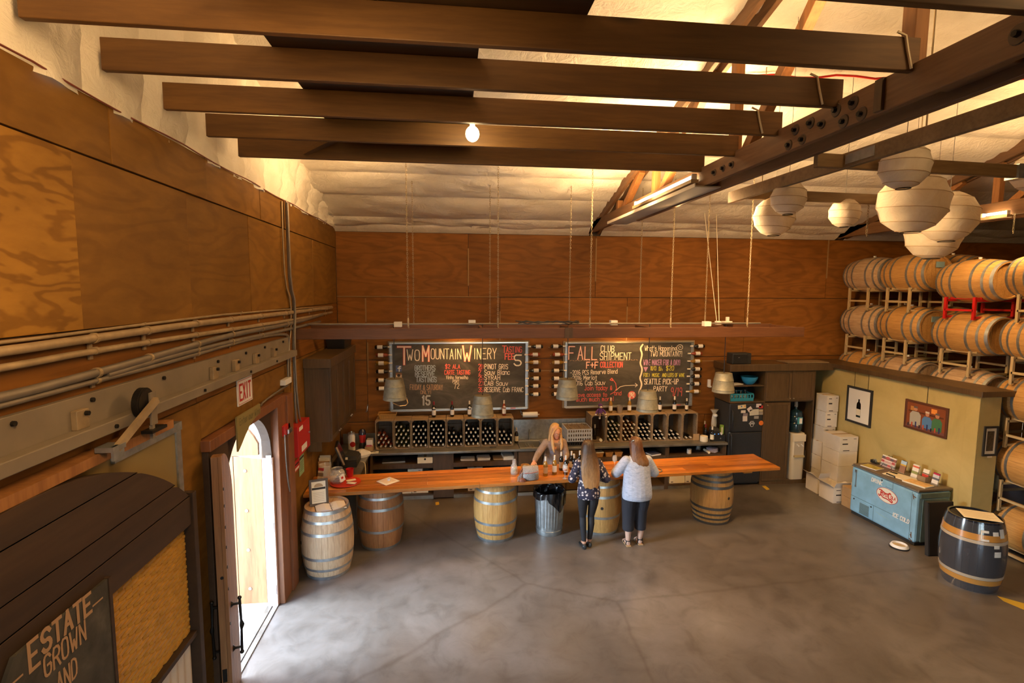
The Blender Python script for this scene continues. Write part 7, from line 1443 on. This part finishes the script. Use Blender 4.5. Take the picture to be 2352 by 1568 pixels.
# ================================================================== PEOPLE
def remesh(b, voxel, smooth=2):
    me = bpy.data.meshes.new('tmp'); me.from_pydata(b.v, [], b.f); me.update()
    bm = bmesh.new(); bm.from_mesh(me); bmesh.ops.recalc_face_normals(bm, faces=bm.faces); bm.to_mesh(me); bm.free()
    o = bpy.data.objects.new('tmp', me); COL.objects.link(o)
    r = o.modifiers.new('r', 'REMESH'); r.mode = 'VOXEL'; r.voxel_size = voxel
    if smooth: s = o.modifiers.new('s', 'SMOOTH'); s.iterations = smooth; s.factor = .5
    dg = bpy.context.evaluated_depsgraph_get(); dg.update(); out = bpy.data.meshes.new_from_object(o.evaluated_get(dg))
    bpy.data.objects.remove(o); bpy.data.meshes.remove(me)
    out.polygons.foreach_set('use_smooth', [True]*len(out.polygons)); return out
def paint_mesh(me, mats, fn):
    me.materials.clear()
    for m in mats: me.materials.append(m)
    n = len(me.polygons); c = np.zeros(n*3); me.polygons.foreach_get('center', c); c = c.reshape(-1, 3)
    me.polygons.foreach_set('material_index', np.array([fn(p) for p in c], dtype=np.int32)); me.update(); return me
def limb(b, pts, rad, n=14):
    pts = [Vector(p) for p in pts]; P = []; Rr = []
    for i in range(len(pts)-1):
        for k in range(5): t = k/5; P.append(pts[i].lerp(pts[i+1], t)); Rr.append(rad[i]+(rad[i+1]-rad[i])*t)
    P.append(pts[-1]); Rr.append(rad[-1]); b.tube(P, Rr, n); 
    for i, p in enumerate(pts): b.ball(p, rad[i]*.99, 8)
    return b
def torso(b, rows, n=20):                      # rows: (cx, cy, z, half width, half depth)
    return b.loft([[(cx+w*cos(t), cy+d*sin(t), z) for t in np.linspace(0, 2*pi, n, endpoint=False)] for cx, cy, z, w, d in rows])
def hand(b, wrist, direc, up, side, curl=.25, s=.92):
    w, d = Vector(wrist), Vector(direc).normalized(); u = (Vector(up)-d*Vector(up).dot(d)).normalized(); l = d.cross(u)*side
    for k in (-1, -.33, .33, 1): b.tube([w+l*.012*k*s, w+d*.045*s+l*.024*k*s, w+d*.085*s+l*.031*k*s], [.014*s, .014*s, .0115*s], 8)
    for k, ln in ((-1, .055), (-.33, .068), (.33, .073), (1, .066)):
        a = w+d*.083*s+l*.031*k*s; m_ = a+(d*.98+l*.10*k)*ln*.5*s; e = m_+(d*cos(curl)+l*.10*k-u*sin(curl))*ln*.5*s; b.tube([a-d*.01, a, m_, e], [.0095*s, .009*s, .0085*s, .007*s], 8); b.ball(e, .007*s, 6)
    a = w+d*.02*s+l*.028*s; m_ = a+(d*.6+l*.75)*.035*s; e = m_+(d*.9+l*.25-u*.15)*.03*s; b.tube([w+d*.01, a, m_, e], [.012*s, .012*s, .010*s, .008*s], 8); b.ball(e, .008*s, 6)
def headpiece(b, c, look, tilt=(0, 0, 1), s=1.0):
    c = Vector(c); f = Vector(look).normalized(); u = (Vector(tilt)-f*Vector(tilt).dot(f)).normalized(); r = f.cross(u)
    def ring(z, w, dfront, dback, y0=0): return [c+u*z*s+f*(y0+(dfront if sin(t) > 0 else dback)*sin(t))*s+r*w*cos(t)*s for t in np.linspace(0, 2*pi, 18, endpoint=False)]
    b.loft([ring(-.118, .022, .02, .02, .055), ring(-.105, .040, .045, .05, .04), ring(-.07, .058, .068, .07, .015), ring(-.02, .071, .085, .085), ring(.03, .075, .086, .095), ring(.075, .065, .068, .085), ring(.105, .04, .04, .055), ring(.118, .012, .012, .02)])
    b.loft([[c+f*(.080+.004)*s+u*.022*s+r*.008*x*s for x in (-1, 1)]+[c+f*.088*s+u*.022*s], [c+f*.078*s-u*.022*s+r*.015*x*s for x in (-1, 1)]+[c+f*.108*s-u*.022*s], [c+f*.07*s-u*.032*s+r*.012*x*s for x in (-1, 1)]+[c+f*.09*s-u*.034*s]])
    for x in (-1, 1): b.ball(c+r*.074*x*s-u*.008*s-f*.005*s, .018*s, 8, sx=.5)
    b.ball(c+f*.078*s-u*.062*s, .016*s, 8, sx=1.2, sz=.7)
    return c, f, u, r
skin = plain('skin', (.58, .30, .19), .5); skin2 = plain('skin_pale', (.62, .38, .28), .5)
def hairmat(name, top, bottom, z0, z1):
    m, nt, bs, N, L = _new(name); tc = N.new('ShaderNodeTexCoord'); sp = N.new('ShaderNodeSeparateXYZ'); L.new(tc.outputs['Object'], sp.inputs[0]); mr = N.new('ShaderNodeMapRange'); mr.inputs[1].default_value = z0; mr.inputs[2].default_value = z1; L.new(sp.outputs[2], mr.inputs[0])
    f = _noise(N, L, _coords(N, L, (38, 38, 1.2), rnd=False), 2.2, 4, .6); base = _ramp(N, L, mr.outputs[0], [(.05, bottom), (.8, top)])
    L.new(_mix(N, L, base, _ramp(N, L, f, [(.3, (.55, .5, .45)), (.65, (1.25, 1.2, 1.1))]), .85, 'MULTIPLY'), bs.inputs['Base Color']); bs.inputs['Roughness'].default_value = .42; _bump(N, L, bs, f, .5, .01); return m
def strandy(b, rows, n=26, amp=.05):            # hair shell: rows of (cx, cy, z, w, d), edge waved into locks
    R_ = []
    for q, (cx, cy, z, w, d) in enumerate(rows): R_.append([(cx+w*(1+amp*sin(7*t+.3*q)*(q/len(rows)))*cos(t), cy+d*(1+amp*sin(9*t+q*.2)*(q/len(rows)))*sin(t), z+(.012*sin(5*t+1) if q == len(rows)-1 else 0)) for t in np.linspace(0, 2*pi, n, endpoint=False)])
    return b.loft(R_)
def shoe(par, name, ankle, m, yaw=0, L_=.235, h=.075, parts=None):
    a = Vector(ankle); t = Matrix.Rotation(yaw, 3, 'Z'); b = B(); rows = [(-.055, .026, .06), (-.045, .034, h), (.0, .036, h), (.05, .036, .06), (.10, .044, .045), (.15, .042, .038), (.175, .02, .028)]
    R_ = []
    for y, w, hh in rows: R_.append([tuple(a*1+t @ Vector((w*cos(q), y, 0))+Vector((0, 0, max(.004, hh*.5+hh*.5*sin(q))-a.z))) for q in np.linspace(0, 2*pi, 14, endpoint=False)])
    return obj(name, b.loft(R_), m, par, local=True, smooth=60)

# ---- customer with long hair and a floral blouse, seen from behind
p1 = thing('person', 'person with very long ombre hair and dark floral blouse, leaning on the bar', 'person', (2.05, 7.40, 0))
b = B(); AL, AR = (-.055, .0, .09), (.045, .06, .09)
for hip, kn, an in (((-.085, .01, .86), (-.07, .05, .48), AL), ((.085, .01, .86), (.065, .07, .48), AR)): limb(b, [hip, (hip[0]*.95, .02, .70), kn, (kn[0], kn[1]-.02, .36), an], [.088, .078, .052, .052, .034])
torso(b, [(0, .0, .80, .13, .095), (0, -.005, .88, .165, .115), (0, 0, .96, .155, .105), (0, .02, 1.08, .125, .085), (0, .04, 1.20, .145, .10), (0, .05, 1.31, .165, .09), (0, .05, 1.37, .09, .06), (0, .055, 1.42, .05, .05)])
limb(b, [(0, .055, 1.36), (0, .075, 1.46)], [.05, .048])
hc, hf_, hu, hr = headpiece(b, (0, .10, 1.53), (.05, 1, -.25))
for s, el_, wr in ((-1, (-.25, .02, 1.09), (-.17, .26, 1.045)), (1, (.27, .0, 1.08), (.17, .26, 1.045))):
    limb(b, [(s*.155, .05, 1.32), el_, wr], [.046, .038, .025]); hand(b, wr, (-s*.25, 1, -.12), (0, 0, 1), -s)
for an in (AL, AR): b.tube([(an[0], an[1]-.03, .03), (an[0], an[1]+.06, .03), (an[0], an[1]+.16, .022)], [.03, .033, .02], 10)
legg = plain('black_leggings', (.012, .011, .014), .7)
me = paint_mesh(remesh(b, .0075), [skin, legg], lambda p: 1 if (.115 < p[2] < .98) else 0); obj('body', me, None, p1, local=True)
def floral():
    m, nt, bs, N, L = _new('floral_print'); v = _coords(N, L, rnd=False); vo = N.new('ShaderNodeTexVoronoi'); vo.inputs['Scale'].default_value = 21; L.new(v, vo.inputs['Vector'])
    n_ = _noise(N, L, v, 60, 2); ad_ = N.new('ShaderNodeMath'); ad_.operation = 'MULTIPLY_ADD'; ad_.inputs[1].default_value = .35; L.new(n_, ad_.inputs[0]); L.new(vo.outputs['Distance'], ad_.inputs[2])
    L.new(_ramp(N, L, ad_.outputs[0], [(.44, (.62, .54, .52)), (.54, (.022, .020, .045))]), bs.inputs['Base Color']); bs.inputs['Roughness'].default_value = .8; return m
FLO = floral(); b = B()
torso(b, [(0, -.012, .80, .165, .12), (0, -.012, .86, .178, .132), (0, -.005, .96, .17, .122), (0, .015, 1.08, .15, .108), (0, .035, 1.20, .158, .118), (0, .045, 1.31, .172, .105), (0, .05, 1.375, .09, .07), (0, .055, 1.40, .06, .058)])
for s, el_, wr in ((-1, (-.25, .02, 1.09), (-.185, .21, 1.055)), (1, (.27, .0, 1.08), (.185, .21, 1.055))): limb(b, [(s*.15, .05, 1.32), el_, (wr[0], wr[1]-.02, wr[2]), wr], [.066, .068, .058, .045])
obj('blouse', paint_mesh(remesh(b, .009, 3), [FLO], lambda p: 0), None, p1, local=True)
b = B(); strandy(b, [(0, .09, 1.662, .02, .02), (0, .09, 1.65, .062, .07), (0, .082, 1.60, .09, .095), (0, .07, 1.53, .102, .10), (0, .035, 1.46, .112, .09), (0, -.01, 1.38, .130, .08), (0, -.045, 1.28, .142, .06), (.005, -.075, 1.16, .138, .045), (.01, -.10, 1.06, .122, .035), (.012, -.115, .99, .095, .024)], amp=.09)
obj('hair', b, hairmat('ombre_hair', (.055, .030, .016), (.40, .22, .085), 1.05, 1.62), p1, local=True, smooth=60)
for an, y in ((AL, .05), (AR, -.1)): shoe(p1, 'ankle_boot', (an[0], an[1], .0), M['black'], y)

# ---- customer in a light blue shirt and dark capri trousers
p2 = thing('person', 'person in a pale blue shirt, dark capri trousers and sandals at the bar', 'person', (2.80, 7.38, 0))
b = B(); AL, AR = (-.11, .03, .09), (.09, .06, .09)
for hip, kn, an in (((-.105, 0, .86), (-.11, .04, .47), AL), ((.105, 0, .86), (.10, .05, .47), AR)): limb(b, [hip, (hip[0], .015, .68), kn, (kn[0], kn[1]-.02, .33), an], [.115, .100, .07, .06, .036])
torso(b, [(0, .0, .78, .17, .12), (0, -.01, .88, .205, .145), (0, .0, .98, .205, .145), (0, .02, 1.10, .19, .135), (0, .03, 1.22, .19, .135), (0, .04, 1.33, .185, .11), (0, .045, 1.40, .10, .07), (0, .05, 1.45, .055, .055)])
limb(b, [(0, .05, 1.40), (-.005, .075, 1.49)], [.055, .05]); hc2, f2, u2, r2 = headpiece(b, (-.01, .11, 1.555), (-.28, 1, -.2))
for s, el_, wr in ((-1, (-.32, .08, 1.14), (-.27, .31, 1.06)), (1, (.29, .06, 1.13), (.22, .30, 1.06))): limb(b, [(s*.17, .04, 1.34), el_, wr], [.055, .045, .028]); hand(b, wr, (-s*.2, 1, -.25), (0, 0, 1), -s)
for an in (AL, AR): b.tube([(an[0], an[1]-.035, .04), (an[0], an[1]+.06, .04), (an[0], an[1]+.13, .03)], [.032, .034, .026], 10); [b.tube([(an[0]-.026+.013*k, an[1]+.12, .028), (an[0]-.028+.0145*k, an[1]+.165-.006*abs(k-1.2), .024)], [.010, .008], 6) for k in range(5)]
capri = plain('navy_capris', (.017, .017, .025), .8)
obj('body', paint_mesh(remesh(b, .0075), [skin2, capri], lambda p: 1 if (.27 < p[2] < .96) else 0), None, p2, local=True)
b = B()
for s, an in ((-1, AL), (1, AR)): b.loft([[(an[0]+s*0+w*cos(t), an[1]*.5+.02+w*sin(t), z) for t in np.linspace(0, 2*pi, 18, endpoint=False)] for z, w in ((.25, .083), (.255, .088), (.45, .094), (.66, .108), (.80, .12))])
obj('trouser_legs', paint_mesh(remesh(b, .010, 3), [capri], lambda p: 0), None, p2, local=True)
b = B(); torso(b, [(0, -.01, .77, .228, .165), (0, -.012, .84, .232, .172), (0, -.005, .95, .225, .165), (0, .01, 1.08, .212, .155), (0, .03, 1.22, .205, .148), (0, .04, 1.33, .20, .125), (0, .045, 1.41, .11, .08), (0, .05, 1.44, .072, .068)])
for s, el_, wr in ((-1, (-.31, .07, 1.15), (-.30, .13, 1.125)), (1, (.285, .05, 1.14), (.27, .11, 1.12))): limb(b, [(s*.165, .04, 1.34), el_, wr], [.080, .078, .070])
def denim():
    m, nt, bs, N, L = _new('pale_blue_cotton'); v = _coords(N, L, (1, 1, 3.5), rnd=False); f = _noise(N, L, v, 16, 5, .65, 1.0)
    L.new(_ramp(N, L, f, [(.3, (.30, .34, .46)), (.55, (.46, .50, .62)), (.75, (.60, .62, .70))]), bs.inputs['Base Color']); bs.inputs['Roughness'].default_value = .85; _bump(N, L, bs, f, .4, .015); return m
obj('shirt', paint_mesh(remesh(b, .010, 3), [denim()], lambda p: 0), None, p2, local=True)
b = B(); strandy(b, [(-.01, .10, 1.692, .02, .02), (-.01, .10, 1.68, .065, .072), (-.01, .085, 1.63, .094, .10), (-.005, .07, 1.56, .102, .105), (.0, .05, 1.49, .105, .095), (.01, .015, 1.42, .118, .085), (.03, -.02, 1.36, .13, .07), (.04, -.04, 1.30, .12, .055), (.05, -.05, 1.26, .08, .03)], amp=.09)
obj('hair', b, hairmat('brown_hair', (.12, .05, .022), (.32, .17, .07), 1.2, 1.6), p2, local=True, smooth=60)
obj('hair_clip', B().tube([(-.095, .07, 1.60), (-.088, .03, 1.65), (-.06, .01, 1.67)], .009, 6), M['steel'], p2, local=True, smooth=60)
for an in (AL, AR):
    obj('sandal_sole', B().prism([(-.034, -.06), (.034, -.06), (.042, .09), (.038, .16), (0, .185), (-.038, .16), (-.042, .09)], (an[0], an[1]-.005, .001), (1,0,0), (0,1,0), (0,0,.016)), M['cardboard'], p2, local=True, bevel=.003)
    for y, z in ((.085, .058), (-.02, .085)): obj('sandal_strap', B().tube([(an[0]-.042, an[1]+y, .018), (an[0]-.034, an[1]+y, z*.8), (an[0], an[1]+y, z+.012), (an[0]+.034, an[1]+y, z*.8), (an[0]+.042, an[1]+y, .018)], .006, 6), M['blackmat'], p2, local=True, smooth=60)
    obj('ankle_strap', B().tube([(an[0]+.040*cos(t), an[1]-.005+.042*sin(t), .085) for t in np.linspace(0, 2*pi, 16, endpoint=False)], .006, 6, closed=True), M['blackmat'], p2, local=True)

# ---- server behind the bar, facing the customers
p3 = thing('person', 'blond person in a taupe cardigan serving behind the bar', 'person', (1.78, 8.78, 0), pi)
b = B(); AL, AR = (-.09, 0, .09), (.09, 0, .09)
for hip, kn, an in (((-.09, 0, .84), (-.09, .03, .46), AL), ((.09, 0, .84), (.09, .03, .46), AR)): limb(b, [hip, (hip[0], .01, .66), kn, (kn[0], kn[1]-.02, .32), an], [.095, .082, .056, .052, .034])
torso(b, [(0, 0, .78, .14, .10), (0, 0, .88, .175, .12), (0, .01, .97, .155, .105), (0, .03, 1.08, .135, .095), (0, .06, 1.19, .155, .11), (0, .085, 1.28, .165, .10), (0, .095, 1.335, .09, .065), (0, .10, 1.38, .05, .05)])
limb(b, [(0, .10, 1.34), (0, .125, 1.42)], [.048, .046]); hc3, f3, u3, r3 = headpiece(b, (-.01, .15, 1.48), (-.42, 1, -.42), (.0, .3, 1), .98)
limb(b, [(.155, .09, 1.29), (.31, .22, 1.12), (.42, .45, 1.06)], [.046, .038, .026]); hand(b, (.42, .45, 1.06), (.35, 1, -.25), (0, 0, 1), -1)
limb(b, [(-.155, .09, 1.29), (-.21, .12, 1.05), (-.14, .32, 1.06)], [.046, .038, .026]); hand(b, (-.14, .32, 1.06), (.25, 1, -.3), (0, 0, 1), 1)
for an in (AL, AR): b.tube([(an[0], an[1]-.03, .03), (an[0], an[1]+.06, .03), (an[0], an[1]+.16, .022)], [.03, .033, .02], 10)
jean = plain('dark_jeans', (.05, .055, .08), .8)
obj('body', paint_mesh(remesh(b, .0065, 2), [skin, jean], lambda p: 1 if (.10 < p[2] < .95) else 0), None, p3, local=True)
b = B(); torso(b, [(0, -.0, .80, .175, .125), (0, 0, .88, .188, .135), (0, .01, .97, .172, .122), (0, .03, 1.08, .158, .112), (0, .06, 1.19, .168, .124), (0, .085, 1.285, .175, .112), (0, .092, 1.325, .10, .07)])
limb(b, [(.15, .09, 1.28), (.31, .22, 1.12), (.40, .41, 1.07)], [.066, .058, .042]); limb(b, [(-.15, .09, 1.28), (-.21, .12, 1.05), (-.15, .29, 1.06)], [.066, .058, .042])
taupe = plain('taupe_knit', (.30, .24, .22), .9, noise=.15, nscale=30, bump=.2); sh3 = obj('cardigan', paint_mesh(remesh(b, .009, 3), [taupe, plain('lilac_lining', (.36, .35, .42), .9)], lambda p: 1 if (p[1] > .09 and .02 < p[0] < .09 and p[2] < 1.15) else 0), None, p3, local=True)
obj('neck_opening', B().add([(-.045, .183, 1.30), (.045, .183, 1.30), (.0, .192, 1.17), (-.045, .165, 1.33), (.045, .165, 1.33)], [(0,1,2),(3,4,1,0)]), skin, p3, local=True)
b = B(); c = hc3; R_ = []
for q, (z, w, d, y) in enumerate(((.130, .02, .02, -.015), (.116, .062, .062, -.02), (.07, .084, .075, -.040), (.0, .092, .070, -.062), (-.07, .096, .058, -.075), (-.14, .104, .05, -.08), (-.21, .104, .04, -.075), (-.27, .085, .03, -.07))): R_.append([c+Vector((0,0,1))*z+f3*(y+d*sin(t)*1.0)+r3*w*cos(t)*(1+.04*sin(7*t)) for t in np.linspace(0, 2*pi, 24, endpoint=False)])
b.loft(R_)
for s in (-1, 1): b.tube([c+u3*.112+r3*.008*s+f3*.03, c+u3*.075+r3*.064*s+f3*.036, c+r3*.086*s+f3*.02-u3*.03, c+r3*.09*s+f3*.03-Vector((0,0,.13)), c+r3*.085*s+f3*.055-Vector((0,0,.24)), c+r3*.07*s+f3*.06-Vector((0,0,.31))], [.018, .022, .024, .028, .026, .010], 10)
obj('hair', b, hairmat('blond_hair', (.55, .35, .15), (.75, .54, .28), 1.2, 1.6), p3, local=True, smooth=60)
for s in (-1, 1):
    obj('eye', B().ball(c+f3*.0795+u3*.008+r3*.031*s, .0095, 8), M['white'], p3, local=True, smooth=60); obj('iris', B().ball(c+f3*.087+u3*.007+r3*.031*s, .005, 6), M['black'], p3, local=True); obj('eyebrow', B().tube([c+f3*.084+u3*.028+r3*.016*s, c+f3*.083+u3*.032+r3*.032*s, c+f3*.074+u3*.028+r3*.046*s], .0032, 5), plain('brow', (.2, .1, .04), .8), p3, local=True)
obj('lips', B().tube([c+f3*.080-u3*.064+r3*.022, c+f3*.094-u3*.062, c+f3*.080-u3*.064-r3*.022], [.002, .006, .002], 6), plain('lips', (.50, .14, .12), .5), p3, local=True, smooth=60)
for an in (AL, AR): shoe(p3, 'shoe', (an[0], an[1], .0), M['black'])
